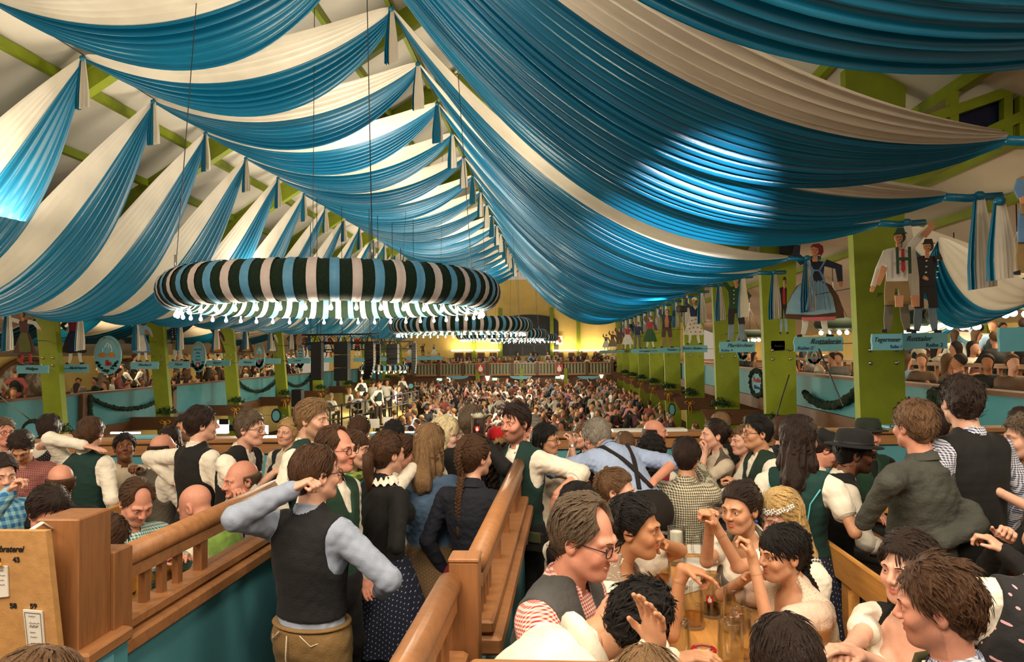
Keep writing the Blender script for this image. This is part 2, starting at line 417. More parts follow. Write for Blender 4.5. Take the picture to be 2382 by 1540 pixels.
# fir wreath sign on the right gallery front
t = thing('wreath_sign', 'oval fir wreath with red and white lettering on the right gallery front', 'sign', (5.66, 20.6, 1.06))
mb = MB(); g = np.random.default_rng(3)
for k in range(44):
    a = k/44*2*math.pi
    for q in range(3): mb.blob((-.02+g.normal()*.015, math.cos(a)*.62+g.normal()*.02, math.sin(a)*.36+g.normal()*.02), .055, 6)
mb.build('wreath', M['garland'], t)
MB().prism([(math.cos(a)*.58, math.sin(a)*.34) for a in np.linspace(0, 2*math.pi, 32)[:-1]], (.0, 0, 0), (0, -1, 0), (0, 0, 1), .02).build('board', M['sign'], t)
text('lettering', 'Herzlich', .2, M['red'], t, (-.03, .34, .02), (0, -1, 0), (0, 0, 1), .006)
text('lettering', 'Dahoam', .16, M['blueink'], t, (-.03, .26, -.17), (0, -1, 0), (0, 0, 1), .006)
# ------------------------------------------------------------------ far end of the hall
FW = YF
struct(MB().box((-4, FW+4.2, 3), (34, .2, 11)).build('wall_far', M['cream']))
struct(MB().box((-4, FW+.6, -1.32), (34, .2, 2.3)).build('wall_under_balcony', M['brown']))
struct(MB().box((-4, FW+2.4, -.1), (34, 4, .2)).build('floor_balcony', M['brown']))
# big dark window in the far gable, round headed
A0 = P(1168, 800, Y=FW+4); A1 = P(1283, 800, Y=FW+4)
t = thing('window_1', 'large dark glazed gable window over the far balcony', 'window', (0, 0, 0), 0, None, 'structure')
bmx = plain('night_window_glass', srgb(30, 31, 38), .5, .3, .6)
wx0, wx1 = A0[0]-.3, A1[0]+.6; wz0, wz1 = 1.6, 4.6
poly = [(wx0, wz0), (wx1, wz0)]+[((wx0+wx1)/2+(wx1-wx0)/2*math.cos(a), wz1+.7*math.sin(a)) for a in np.linspace(0, math.pi, 14)]
MB().prism(poly, (0, FW+4.0, 0), (1, 0, 0), (0, 0, 1), .05).build('pane', bmx, t)
mb = MB()
for k in range(6): mb.box((wx0+(wx1-wx0)*k/5, FW+3.97, (wz0+wz1)/2), (.07, .06, wz1-wz0))
for k in range(4): mb.box(((wx0+wx1)/2, FW+3.97, wz0+k*1.0), (wx1-wx0, .06, .07))
mb.build('glazing_bar', M['dark'], t)
for k, px in enumerate((1102, 1165, 1284, 1346)):
    p = P(px, 800, Y=FW+3.8)
    tag(MB().box((p[0], FW+3.8, 3.2), (.34, .3, 5.4)).build('wall_post', M['green']), 'slim green post on the yellow far wall, %s from the left' % ORD[k], 'post', 'green posts on the far wall')
strip = emit('strip_lamp_glow', (1, .86, .52, 1), 7)
for k, (a, b) in enumerate(((1050, 1100), (1106, 1162), (1286, 1343), (1348, 1412))):
    p, q = P(a, 815, Y=FW+3.6), P(b, 815, Y=FW+3.6)
    o = MB().box(((p[0]+q[0])/2, FW+3.6, p[2]-.02), (q[0]-p[0], .12, .12)).build('strip_lamp', strip)
    tag(o, 'glowing strip lamp along the yellow far wall, %s from the left' % ORD[k], 'lamp', 'strip lamps on the far wall')
    lamp('strip_lamp_light', 'AREA', ((p[0]+q[0])/2, FW+3.2, p[2]+.1), 60, (1, .78, .42), q[0]-p[0], (math.radians(150), 0, 0), .3)
doorm = plain('dark_door', srgb(52, 36, 30), .4, .3, 2)
for k, (a, b) in enumerate(((1058, 1078), (1084, 1098), (1112, 1127), (1140, 1155), (1296, 1310), (1323, 1336), (1351, 1366), (1381, 1396))):
    p, q = P(a, 821, Y=FW+3.9), P(b, 856, Y=FW+3.9); q[2] = 0.0
    t = thing('balcony_door', 'dark doorway in the yellow wall behind the far balcony, %s from the left' % ORD[k], 'doorway', ((p[0]+q[0])/2, FW+3.9, (p[2]+q[2])/2), 0, 'doorways behind the far balcony')
    wd, ht = q[0]-p[0], p[2]-q[2]
    MB().box((0, 0, 0), (wd, .14, ht)).build('door_panel', doorm, t)
    m = MB(); [m.box((sx*wd/2, -.05, 0), (.09, .16, ht)) for sx in (-1, 1)]; m.box((0, -.05, ht/2), (wd, .16, .09)); m.build('door_frame', M['brown'], t)
# poster on the far wall
p, q = P(1293, 781, Y=FW+3.9), P(1309, 801, Y=FW+3.9)
t = thing('poster', 'framed pale poster high on the yellow far wall', 'poster', ((p[0]+q[0])/2, FW+3.9, (p[2]+q[2])/2))
wd, ht = q[0]-p[0], p[2]-q[2]
MB().box((0, 0, 0), (wd, .06, ht)).build('sheet', M['paper'], t)
mb = MB(); mb.blob((-.05, -.04, .1), (.16, .02, .2)); mb.blob((.08, -.04, -.12), (.14, .02, .16)); mb.build('picture', plain('poster_dark_red', srgb(120, 60, 60), .6, .4, 5), t)
# far balcony railing with carved balusters
bx0, bx1 = P(1002, 850, Y=FW)[0]-1.4, P(1418, 842, Y=FW)[0]+.2
zt = P(1200, 845, Y=FW)[2]; zb = P(1200, 872, Y=FW)[2]
t = thing('balcony_railing', 'long wooden railing across the far balcony', 'railing', ((bx0+bx1)/2, FW, zb))
L = bx1-bx0; H = zt-zb
MB().box((0, 0, H), (L, .26, .1)).build('top_rail', M['railx'], t); MB().box((0, 0, .02), (L, .3, .14)).build('bottom_rail', M['railx'], t)
bal = plain('pale_baluster_paint', srgb(150, 140, 112), .6, .1, 4)
mb = MB(); nb = int(L/.27)
for k in range(nb): mb.box((-L/2+(k+.5)*L/nb, 0, H/2), (.17, .05, H))
tag(mb.build('baluster', bal, t), kind='stuff')
MB().box((0, .12, H/2), (L, .03, H*.92)).build('back_board', plain('railing_back_board', srgb(92, 108, 84), .7), t)
for k in range(9): MB().box((-L/2+L*k/8, -.05, H/2+.02), (.24, .3, H+.16)).build('post', M['brownz'], t)
def shield(name, c, s, label, group, red=True, parent=None):
    t_ = thing(name, label, 'shield', c, 0, group)
    out = [(-.5, .6), (.5, .6), (.5, -.1), (.3, -.45), (0, -.65), (-.3, -.45), (-.5, -.1)]
    MB().prism([(p[0]*s, p[1]*s) for p in out], (0, 0, 0), (1, 0, 0), (0, 0, 1), .05).build('field', M['red'], t_)
    sp = [(-.09, .5), (.09, .5), (.09, .28), (.26, .2), (.28, -.28), (.12, -.30), (.09, -.38), (-.09, -.38), (-.12, -.30), (-.28, -.28), (-.26, .2), (-.09, .28)]
    MB().prism([(p[0]*s, p[1]*s) for p in sp], (0, -.055, 0), (1, 0, 0), (0, 0, 1), .02).build('spade_emblem', M['white'], t_)
    return t_
for k, px in enumerate((1118, 1301)):
    p = P(px, 858, Y=FW-.25); shield('brewery_shield', (p[0], p[1], p[2]), .62, 'red shield with white spade on the %s part of the far balcony railing' % ('left' if k == 0 else 'right'), 'shields on the far railing')
globe = emit('wall_lantern_glow', (1, .88, .66, 1), 9)
for k, (px, py) in enumerate(((1045, 883), (1134, 880), (1308, 876), (1399, 874))):
    p = P(px, py, Y=FW+.35)
    t = thing('wall_lantern', 'small white wall lantern under the far balcony, %s from the left' % ORD[k], 'lantern', tuple(p), 0, 'lanterns under the far balcony')
    MB().lathe([(.06, -.2), (.19, .16), (.17, .2)], n=8).build('glass', globe, t)
    MB().lathe([(.2, .2), (.08, .3), (.0001, .36)], n=8).build('cap', M['dark'], t)
exitg = emit('exit_sign_glow', (.3, .9, .5, 1), 3)
for k, (px, py) in enumerate(((1022, 883), (1151, 882), (1298, 878))):
    p = P(px, py, Y=FW+.4)
    tag(MB().box(tuple(p), (.42, .08, .2)).build('exit_sign', exitg), 'small lit green exit sign under the far balcony, %s from the left' % ORD[k], 'sign', 'exit signs under the far balcony')
for k, px in enumerate((1064, 1212, 1369)):
    p = P(px, 878, Y=FW-.3); n_ = 20
    tag(MB().prism([(math.cos(a)*.95, math.sin(a)*.28) for a in np.linspace(math.pi, 2*math.pi, n_)], tuple(p+np.array([0, 0, .12])), (1, 0, 0), (0, 0, 1), .04).build('name_board', M['sign']), 'pale blue half round name board under the far balcony, %s from the left' % ORD[k], 'sign', 'name boards under the far balcony')
for k, px in enumerate((1111, 1213, 1316)):
    p = P(px, 885, Y=FW-.1)
    tag(MB().box((p[0], FW-.1, -.95), (.3, .3, 3.0)).build('balcony_post', M['green']), 'slim green post carrying the far balcony, %s from the left' % ORD[k], 'post', 'green posts under the far balcony')
# ------------------------------------------------------------------ satin drapes
def satin(name, c, rough, sheen=.2):
    t = NT(name); v = t.coord((1, 1, 1)); f = t.noise(v, 1.3, 3)
    t.base(t.ramp(f, [(.3, sc4(c, .88)), (.7, sc4(c, 1.1))])); t.set(Roughness=rough, Sheen_Weight=sheen, Specular_IOR_Level=.6)
    w_ = t.noise(t.coord((3, 40, 40)), 3, 2); t.bump(w_, .08, .01)
    tr = t.n('ShaderNodeBsdfTranslucent'); tr.inputs[0].default_value = sc4(c, .8)
    mx = t.n('ShaderNodeMixShader'); mx.inputs[0].default_value = .18
    t.l(t.b.outputs[0], mx.inputs[1]); t.l(tr.outputs[0], mx.inputs[2]); t.l(mx.outputs[0], t.out.inputs[0]); return t.m
M['satin_blue'] = satin('blue_satin', srgb(12, 114, 152), .30, .0)
M['satin_white'] = satin('cream_satin', srgb(236, 226, 208), .48, .1)
def drape(name, A, B, s0, s1, wy, wf, label, group, seed, ns=36, fw=3, fb=8, fe=.62, skew=0):
    g = np.random.default_rng(seed); A = np.array(A, float); B = np.array(B, float)
    nw, nb = 16, 44
    vs = np.concatenate([np.linspace(0, wf, nw), np.linspace(wf, 1, nb)[1:]])
    us = np.linspace(0, 1, ns)
    e = 4*us*(1-us); e = e*(1+skew*(us-.5)); f = np.sin(np.pi*us)**fe
    ph = g.uniform(0, 6.28, 4)
    pleat = np.where(vs < wf, .5*np.sin(2*np.pi*(fw+1)*vs/wf+ph[0]+np.sin(vs*11+ph[2])), np.sin(2*np.pi*fb*(vs-wf)/(1-wf)+ph[1]+1.3*np.sin(vs*7+ph[2])))
    am = .058+.03*np.sin(vs*9+ph[3])
    G = A[None, None]*(1-us)[:, None, None]+B[None, None]*us[:, None, None]
    G = np.repeat(G, len(vs), 1)
    off = wy*(vs-.3)[None]*f[:, None]; gath = .11*(vs-.5)[None]*np.ones_like(f)[:, None]
    G[:, :, 1] += off+gath+(am*pleat*.6)[None]*f[:, None]
    sg = s0+(s1-s0)*(vs**.85)
    G[:, :, 2] -= sg[None]*e[:, None]+gath*.8-(am*pleat)[None]*(f[:, None]*.9+.08)
    t = thing(name, label, 'drape', tuple(A), 0, group); G = G-A
    MB().sheet(G[:, :nw]).build('white_band', M['satin_white'], t); MB().sheet(G[:, nw-1:]).build('blue_band', M['satin_blue'], t)
    return t
def tail(p, ln, wd, label, group, seed, frac=.5):
    g = np.random.default_rng(seed); t = thing('drape_tail', label, 'drape tail', tuple(p), 0, group)
    for nm, a, b, m in (('blue_strip', -.5, frac-.5, 'satin_blue'), ('white_strip', frac-.5, .5, 'satin_white')):
        xs = np.linspace(a, b, 12); zs = np.linspace(0, -ln, 5)
        G = [[(x*wd*(.35+.65*min(1, -z/ln*1.5)), .04*math.sin(x*40+seed)*(.3-z/ln), z+.04*x*(-z/ln)) for x in xs] for z in zs]
        m_ = MB().sheet(G); m_.sheet([[(q[0], q[1]+.012, q[2]) for q in r] for r in G], 0, True); m_.build(nm, M[m], t)
    MB().blob((0, 0, 0), (.06, .06, .05)).build('knot', M['satin_blue'], t)
    return t
RX, RZ = -2.96, CAMZ+6.3
IX, IZ = -8.82, CAMZ+5.6
RIGHT = [(3.4, np.array([4.05, 3.4, CAMZ+1.85])), (5.7, P(2338, 326, X=4.05)), (7.7, P(2197, 458, X=4.2)), (9.4, P(2045, 519, X=4.3)), (12.75, P(1832, 601, X=4.3)), (15.2, P(1762, 634, X=4.3))]
seed = 0
for i in range(20):
    d = 12.75+2.5*(i-4) if i >= 4 else RIGHT[i][0]
    if i < 6: B = RIGHT[i][1]
    else:
        dd = 15.2+2.5*(i-5); B = np.array([4.2, dd, CAMZ+1.62+.008*dd])
    A = np.array([RX, d, RZ]); far = i > 8
    s1 = 1.55; s0 = 1.2
    drape('ceiling_drape', A, B, s0, s1, 2.2, .34, 'blue and cream satin drape from the ridge to the right, %s from the viewer' % ORD[i], 'drapes hung on the right of the ridge', i, 40 if not far else 20, 4, 9)
    if i >= 4:
        tail(A+np.array([0, -.1, -.02]), 1.0, .26, 'striped drape tail hanging from the ridge knot of the %s drape' % ORD[i], 'tails along the ridge', i, (.8, .35, .15)[i % 3])
    if i >= 2:
        tail(B+np.array([.35, -.02, 0]), 1.0, .28, 'striped drape tail hanging at the right pillars, end of the %s drape' % ORD[i], 'tails along the right pillars', i+40, (.12, .5, .3)[i % 3])
    o = MB().tube([B, B+np.array([.25, 0, -.02]), B+np.array([.6, .02, 0])], .045, 7).build('twisted_tie', M['satin_blue'])
    tag(o, 'twisted blue cloth tie at the right end of the %s drape' % ORD[i], 'tie', 'cloth ties on the right')
for i in range(20):
    j = i-2                                       # two drapes before the first knot in view
    d = 12.75+2.5*j; di = 12.7+2.33*j
    A = np.array([RX, d, RZ]); Bm = np.array([IX, di, IZ])
    if i >= 1:
        drape('ceiling_drape', A, Bm, .58, .98, 2.0, .40, 'blue and cream satin drape left of the ridge, %s from the viewer' % ORD[i], 'drapes between ridge and left line', 100+i, 34 if i < 9 else 18, 4, 7)
    if di > 5:
        C_ = P(40, 716, X=-11.6)
        dl = di-2.8; Cl = np.array([-11.7, dl, CAMZ+1.02+.0035*dl])
        drape('ceiling_drape', Bm, Cl, .75, 1.25, 1.9, .42, 'satin drape falling steeply to the left pillars, %s from the viewer' % ORD[i], 'drapes falling to the left pillars', 200+i, 30 if i < 9 else 18, 4, 6, 1.0, 1.3)
        if i >= 2: tail(Bm+np.array([0, -.08, -.02]), .95, .24, 'striped drape tail hanging from the left line, %s from the viewer' % ORD[i], 'tails along the left line', 60+i, (.5, .6, .3)[i % 3])
        if i >= 4: tail(Cl+np.array([-.1, -.05, 0]), .95, .24, 'striped drape tail hanging at the left pillars, %s from the viewer' % ORD[i], 'tails along the left pillars', 80+i, (.75, .5, .2)[i % 3])
# long cables that carry the knots
for nm, x, z in (('ridge_cable', RX, RZ+.05), ('left_cable', IX, IZ+.05)):
    tag(MB().tube([(x, -2, z), (x, YF, z)], .012, 5).build(nm, M['wire']), 'thin steel cable running above the %s knots of the drapes' % ('ridge' if x == RX else 'left'), 'cable')
# ------------------------------------------------------------------ ring chandeliers
gstripe = plain('ring_garland_green', srgb(14, 40, 22), .9, .5, 40, .9, 55)
rb_blue = plain('ring_ribbon_blue', srgb(104, 170, 214), .5, .08, 12, .1, 20); rb_white = plain('ring_ribbon_white', srgb(236, 216, 212), .55, .05, 12, .1, 20)
bulbm = emit('bulb_glow', (1, .93, .74, 1), 13)
def chandelier(c, R, r, label, nb, lights, nstripe=58, seg=10):
    t = thing('ring_chandelier', label, 'chandelier', c, 0, 'ring chandeliers down the middle of the nave')
    N = nstripe*4
    sets = {'garland': ([], gstripe), 'blue_ribbon': ([], rb_blue), 'white_ribbon': ([], rb_white)}
    g = np.random.default_rng(int(c[1]))
    def ringV(a, rr): 
        b = np.arange(20)*2*math.pi/20
        return np.stack([(R+rr*np.cos(b))*math.cos(a), (R+rr*np.cos(b))*math.sin(a), rr*np.sin(b)], 1)
    gb = MB(); 
    th = np.linspace(0, 2*math.pi, 361)[:-1]
    V = np.concatenate([ringV(a, r*(1+.02*math.sin(a*170)+g.uniform(-.012, .012))) for a in th]); F = []
    for i in range(360):
        for k in range(20): F.append((i*20+k, i*20+(k+1) % 20, (i+1) % 360*20+(k+1) % 20, (i+1) % 360*20+k))
    gb.add(V, [f[::-1] for f in F], True); gb.build('fir_tube', gstripe, t)
    for s_ in range(nstripe):
        a0 = s_/nstripe*2*math.pi; mb = MB(); wid = 2*math.pi/nstripe*.44
        aa = np.linspace(a0, a0+wid, 5); V = np.concatenate([ringV(a, r*1.05+.004*math.sin(i*2.0+s_)) for i, a in enumerate(aa)]); F = []
        for i in range(4):
            for k in range(20): F.append((i*20+k, (i+1)*20+k, (i+1)*20+(k+1) % 20, i*20+(k+1) % 20))
        mb.add(V, F, True); mb.build('ribbon', rb_white if s_ % 2 else rb_blue, t)
    base = None
    for k in range(nb):
        a = (k+.5)/nb*2*math.pi; q = (R*math.cos(a), R*math.sin(a), -r)
        if base is None:
            hm = MB().lathe([(.014, -.05), (.018, .02), (.012, .04)], n=10).mesh('lamp_holder', M['white']); bm_ = MB().lathe([(.0001, -.125), (.018, -.119), (.029, -.100), (.026, -.078), (.015, -.055), (.012, -.045)], n=12).mesh('bulb', bulbm); base = 1
        h = link('lamp_holder', hm, t, q); link('bulb', bm_, h)
    for k in range(4):
        a = k*math.pi/2+.5
        MB().tube([(R*math.cos(a), R*math.sin(a), r*.9), (R*.80*math.cos(a), R*.80*math.sin(a), roofz(c[0]+R*.8*math.cos(a))-c[2])], .007, 5).build('hanging_wire', M['wire'], t)
        MB().tube([(R*math.cos(a), R*math.sin(a), r*.9), (R*math.cos(a), R*math.sin(a), r+.25)], .022, 6).build('turnbuckle', M['steel'], t)
    for k in range(lights):
        a = (k+.5)/lights*2*math.pi
        lamp('chandelier_bulb_light', 'POINT', (c[0]+R*.5*math.cos(a), c[1]+R*.5*math.sin(a), c[2]-r-1.15), 170 if lights > 5 else 300, (1, .86, .62), .25)
    return t
CHX = -3.55
chandelier((CHX, 11.25, CAMZ+.95), 2.36, .275, 'nearest and largest ring chandelier striped green, blue and white', 46, 8)
chandelier((-3.6, 26.5, CAMZ+.95), 2.4, .27, 'second ring chandelier from the viewer, smaller, past the first ring', 46, 4)
chandelier((-3.2, 41.0, CAMZ+.95), 2.4, .27, 'third ring chandelier from the viewer, behind the second ring', 40, 4)
chandelier((-2.6, 54.0, CAMZ+.98), 2.4, .27, 'farthest ring chandelier close to the far wall', 34, 2)
q = P(893, 856, Y=34)
chandelier((q[0], 34, q[2]), 1.05, .13, 'small ring chandelier hanging low behind the hung loudspeakers', 18, 1, 28)
# floodlights on the right pillars, plus an unseen spot placed for the satin glare
def flood(p, aim, e, label, cone=46):
    t = thing('floodlight', label, 'floodlight', tuple(p), 0, 'floodlights on the pillars')
    MB().box((0, 0, 0), (.28, .22, .2), .5, 0, .02).build('housing', M['black'], t); MB().box((0, .02, -.16), (.05, .05, .16)).build('bracket', M['dark'], t)
    d = Vector(aim)-Vector(p); l = lamp('floodlight_beam', 'SPOT', Vector(p)+d.normalized()*.3, e, (.92, .95, 1.0), .08)
    l.rotation_euler = d.to_track_quat('-Z', 'Y').to_euler(); l.data.spot_size = math.radians(cone); l.data.spot_blend = 1.0
sp_ = flood((1.1, .2, 2.75), (1.72, 10.2, 3.74), 13000, 'unseen black spotlight by the viewer, placed for the glare on the fourth drape', 14)
fl = thing('floodlight', 'black floodlight on the second right pillar beside the red scarf figure', 'floodlight', tuple(P(1836, 578, Y=16.05)), 0, 'floodlights on the pillars')
MB().box((0, 0, 0), (.34, .26, .26), .4, 0, .02).build('housing', M['black'], fl); MB().box((.12, .1, .14), (.3, .1, .1)).build('bracket', M['dark'], fl)
flood((3.9, 22.5, 3.3), (1.7, 26.5, 3.95), 900, 'black floodlight on the third right pillar aimed at the far drapes')
flood((3.9, 38.0, 3.3), (1.5, 43, 3.9), 900, 'black floodlight on the sixth right pillar aimed at the far drapes')
# gallery light
for y in (12, 22, 33, 44, 54):
    lamp('gallery_ceiling_light', 'AREA', (10.5, y, 4.2), 700, (1, .80, .5), 4, None, 4)
    lamp('gallery_ceiling_light', 'AREA', (-18, y+4, 3.6), 420, (1, .78, .46), 4, None, 4)
for y, p_ in ((5.5, 260), (17.5, 420), (25, 260), (33, 420), (47.5, 420)):
    lamp('nave_upward_fill', 'AREA', (-4, y, 3.9), p_, (1, .88, .70), 2.5, (math.pi, 0, 0), 2.5)  # added fill facing up, brightens the drapes and roof canvas
for y in (12, 22, 34, 46):
    lamp('left_upward_fill', 'AREA', (-9.5, y, 4.6), 80, (1, .86, .66), 1.5, (math.pi, 0, 0), 1.5)  # added fill aimed up at the left drapes, not fixed to a rafter
# ------------------------------------------------------------------ the viewer's gallery: parapet, rails, tables
pz = 1.19
pa = P(-60, 1027, Z=pz); pb = P(2440, 992, Z=pz); pd_ = _n(pb-pa); pn = np.array([-pd_[1], pd_[0], 0])
def onpar(px, off=0.0):
    r = ray(px, 1000); # point on the parapet line under a photo column
    Am = np.array([[r[0], -pd_[0]], [r[1], -pd_[1]]]); t_, s_ = np.linalg.solve(Am, pa[:2]-CAMP[:2]); q = pa+pd_*s_+pn*off; return q
ang = math.atan2(pd_[1], pd_[0]); mid = (pa+pb)/2; Lp = np.linalg.norm(pb-pa)+3
t = thing('parapet', 'long teal parapet with wooden top plank at the edge of the gallery', 'parapet', (mid[0], mid[1], 0), ang, None, 'structure')
MB().box((0, .06, (pz-.05)/2), (Lp, .1, pz-.05)).build('panel', M['teal'], t)
MB().box((0, .06, pz-.025), (Lp, .26, .05), 0, 0, .012).build('top_plank', M['railx'], t)
MB().box((0, -.01, pz-.11), (Lp, .04, .1)).build('fascia_board', M['railx'], t)
for k, (a, b, lab) in enumerate(((1425, 1597, 'white signboard lying on the parapet plank behind the grey haired man'), (860, 992, 'pale blue signboard lying on the parapet plank left of the blonde women'), (298, 372, 'short pale board on the parapet plank at the left'), (2062, 2084, 'small blue card on the parapet plank beside the green hat'), (560, 600, 'pale card on the parapet plank left of the blonde girl'))):
    p, q = onpar(a, .03), onpar(b, .03)
    tag(MB().box(((p[0]+q[0])/2, (p[1]+q[1])/2, pz+.016), (np.linalg.norm(q-p), .16, .03), ang, 0, .006).build('plank_sign', M['white'] if k in (0,) else M['sign']), lab, 'sign')
def rail_run(name, a, b, label, panel, bals, zl=.74, zh=1.07, rr=.052, panel_side=0.0, mat='rail'):
    """round handrail a->b with slats on a lower rail and a teal panel below"""
    a = np.array([a[0], a[1], 0.]); b = np.array([b[0], b[1], 0.]); o = a.copy(); d = b-a; L = np.linalg.norm(d); u = d/L; ang_ = math.atan2(u[1], u[0])
    t = thing(name, label, 'railing', tuple(o), ang_)
    MB().tube([(0, 0, zh), (L, 0, zh)], rr, 16).build('handrail', M[mat], t)
    MB().box((L/2, 0, zh-rr-.02), (L, .055, .05)).build('under_rail', M[mat], t)
    m = MB(); m.box((L/2, 0, zl+.025), (L, .13, .05), 0, 0, .01); m.box((L/2, 0, zl-.045), (L, .19, .07), 0, 0, .012); m.build('lower_rail', M[mat], t)
    for s_ in bals: MB().box((s_, 0, (zl+zh-rr)/2), (.04, .03, zh-rr-zl)).build('baluster', M['railz'], t)
    if panel: MB().box((L/2, 0, zl/2-.04), (L, .07, zl-.08)).build('panel', M['teal'], t)
    return t, L
def newel(name, c, sx, sy, z1, label, cap=True):
    t = thing(name, label, 'post', (c[0], c[1], 0))
    MB().box((0, 0, z1/2), (sx, sy, z1), 0, 0, .006).build('shaft', M['railz'], t)
    if cap: MB().box((0, 0, z1+.006), (sx+.006, sy+.006, .014), 0, 0, .004).build('cap', M['rail'], t)
    return t
# centre railing, a step higher than the far parapet
KC = .79; zc = lambda z: CAMZ-(CAMZ-z)*KC
p1 = P(1048, 1352, Z=zc(1.07)); p0 = np.array([p1[0]-.03, .9, 1.07])
q0 = P(1100, 1322, Z=zc(1.07)); q1 = P(1208, 1078, Z=zc(1.07))
rail_run('aisle_railing', (p1[0], p1[1]-.04), p0, 'near run of the round wooden aisle railing at the bottom of the photo', True, np.linspace(.1, 1.3, 12), zc(.74), zc(1.07), .042)
rail_run('aisle_railing', (q0[0], q0[1]+.07), (q1[0], q1[1]-.02), 'far run of the round wooden aisle railing between the two square posts', True, np.array([.12, .24, .36, .48, 1.0, 1.6, 2.2, 2.32, 2.44, 2.56, 2.68, 2.8])*KC, zc(.74), zc(1.07), .042)
newel('newel_post', (p1[0]+.048, p1[1]+.02), .098, .098, zc(1.16), 'square wooden post in the middle of the aisle railing, nearest the viewer')
newel('newel_post', (q1[0], q1[1]+.04), .068, .068, zc(1.15), 'square wooden post at the far end of the aisle railing beside the bearded waiter')
# cross rail at the bottom of the frame
c0 = P(1088, 1543, Z=zc(1.0))
t = thing('cross_railing', 'flat wooden rail crossing at the bottom of the photo behind the white shirted back', 'railing', (c0[0], c0[1], 0))
MB().box((.9, 0, zc(1.0)-.025), (1.8, .075, .05), 0, 0, .01).build('top_rail', M['railx'], t); MB().box((.9, 0, zc(1.0)/2-.03), (1.8, .045, zc(1.0)-.06)).build('panel', M['teal'], t)
# left railing with slats, then a clear pane
KS = .87; zk = lambda z: CAMZ-(CAMZ-z)*KS      # this side stands a step higher
l0 = P(238, 1318, Z=zk(1.07)); l1 = P(690, 1112, Z=zk(1.07))
tl, Ll = rail_run('left_railing', l0, l1, 'round wooden railing on the teal wall left of the aisle', True, [.09, .28, .41, .54], zk(.74), zk(1.07), .048)
MB().box((.75, 0, zk(.905)), (.06, .045, .25)).build('post', M['railz'], tl)
gl = NT('clear_acrylic'); gl.set(Transmission_Weight=1, Roughness=.05, IOR=1.1); gl.base((.86, .88, .88, 1))
MB().box((.78+(Ll-.78)/2, .0, zk(.905)), (Ll-.78, .006, .235)).build('clear_pane', gl.m, tl)
# big newel on the left
n0 = np.array([-2.03, 2.98])*KS
t = thing('corner_newel', 'thick brown corner post with a lower step at the head of the left railing', 'post', (n0[0], n0[1], 0))
nb_ = lambda c, sz, nm, m, b=0: MB().box((c[0]*KS, c[1]*KS, zk(c[2])), np.array(sz)*KS, 0, 0, b).build(nm, M[m], t)
nb_((-.09, .02, 1.08), (.19, .22, .56), 'tall_block', 'railz', .006)
nb_((-.06, .20, .94), (.16, .14, .44), 'low_block', 'railz', .005)
nb_((-.08, .04, .78), (.30, .32, .06), 'base_moulding', 'rail', .01)
nb_((-.08, .05, .23), (.24, .30, 1.04), 'teal_base', 'teal')
nb_((.046, .0, .60), (.012, .16, .26), 'teal_patch_board', 'sign')
# reservation board
b0 = P(106, 1236, Y=2.38); b1 = P(139, 1536, Y=2.44); wdb = .65
t = thing('table_plan_board', 'upright chipboard table plan with numbers and notes at the left edge', 'board', (b0[0], b0[1], b0[2]))
dn = b1-b0; lb = .96; dn = _n(dn); chip = plain('chipboard', srgb(200, 150, 92), .6, .12, 30, .15, 200)
MB().hexa(np.array([(-wdb, 0, 0), (0, 0, 0), (0, .028, 0), (-wdb, .028, 0), (-wdb, 0, 0), (0, 0, 0), (0, .028, 0), (-wdb, .028, 0)])+np.array([dn*lb]*4+[(0, 0, 0)]*4)).build('panel', chip, t)
vup = -dn
def onb(px, py): 
    r = ray(px, py); n_ = np.cross((1, 0, 0), vup); k = np.dot(b0-CAMP, n_)/np.dot(r, n_); return CAMP+r*k-b0-n_*(-.002 if n_[1] < 0 else .002)
text('lettering', 'braterei', .0315, M['ink'], t, onb(-2, 1283), (1, 0, 0), vup, .001, .45, sxx=.88, bold=.0006)
for s_, x_, y_ in (('39', -13, 1308), ('43', 31, 1307), ('58', 24, 1414), ('59', 71, 1415)): text('table_number', s_, .026, M['ink'], t, onb(x_, y_), (1, 0, 0), vup, .001, bold=.0007)
def note(c4, nm, lab):
    V = [onb(*c) for c in c4]; n_ = np.array([0, -.006, 0])
    o = MB().hexa(np.array(V)[[3, 2, 1, 0]].tolist()+(np.array(V)+n_)[[3, 2, 1, 0]].tolist()).build(nm, M['paper'], t); o['label'] = lab; return V
V = note([(57, 1416), (101, 1420), (108, 1516), (68, 1515)], 'paper_note', 'bordered handwritten note pinned below number 59')
g = np.random.default_rng(2); mb = MB()
def scr(V, u, v, w_): 
    p = lambda a, b: (np.array(V[0])*(1-a)+np.array(V[1])*a)*(1-b)+(np.array(V[3])*(1-a)+np.array(V[2])*a)*b+np.array([0, -.0075, 0])
    mb.tube([p(u+w_*k/7, v+.018*math.sin(k*2.3+u*9)) for k in range(8)], .0007, 4)
for v, w_ in ((.14, .35), (.3, .55), (.36, .5), (.39, .45), (.52, .3), (.63, .35), (.78, .25), (.86, .2)): scr(V, .28, v, w_)
for a, b in (((.08, .06), (.92, .06)), ((.92, .06), (.92, .93)), ((.92, .93), (.08, .93)), ((.08, .93), (.08, .06))):
    p = lambda q: (np.array(V[0])*(1-q[0])+np.array(V[1])*q[0])*(1-q[1])+(np.array(V[3])*(1-q[0])+np.array(V[2])*q[0])*q[1]+np.array([0, -.0075, 0])
    mb.tube([p(a), p(b)], .0009, 4)
V2 = note([(-20, 1312), (20, 1316), (23, 1386), (-16, 1390)], 'paper_note', 'handwritten note pinned below number 39'); V = V2
for v, w_ in ((.15, .4), (.3, .5), (.45, .4), (.6, .45)): scr(V2, .4, v, w_)
mb.build('handwriting', M['ink'], t)
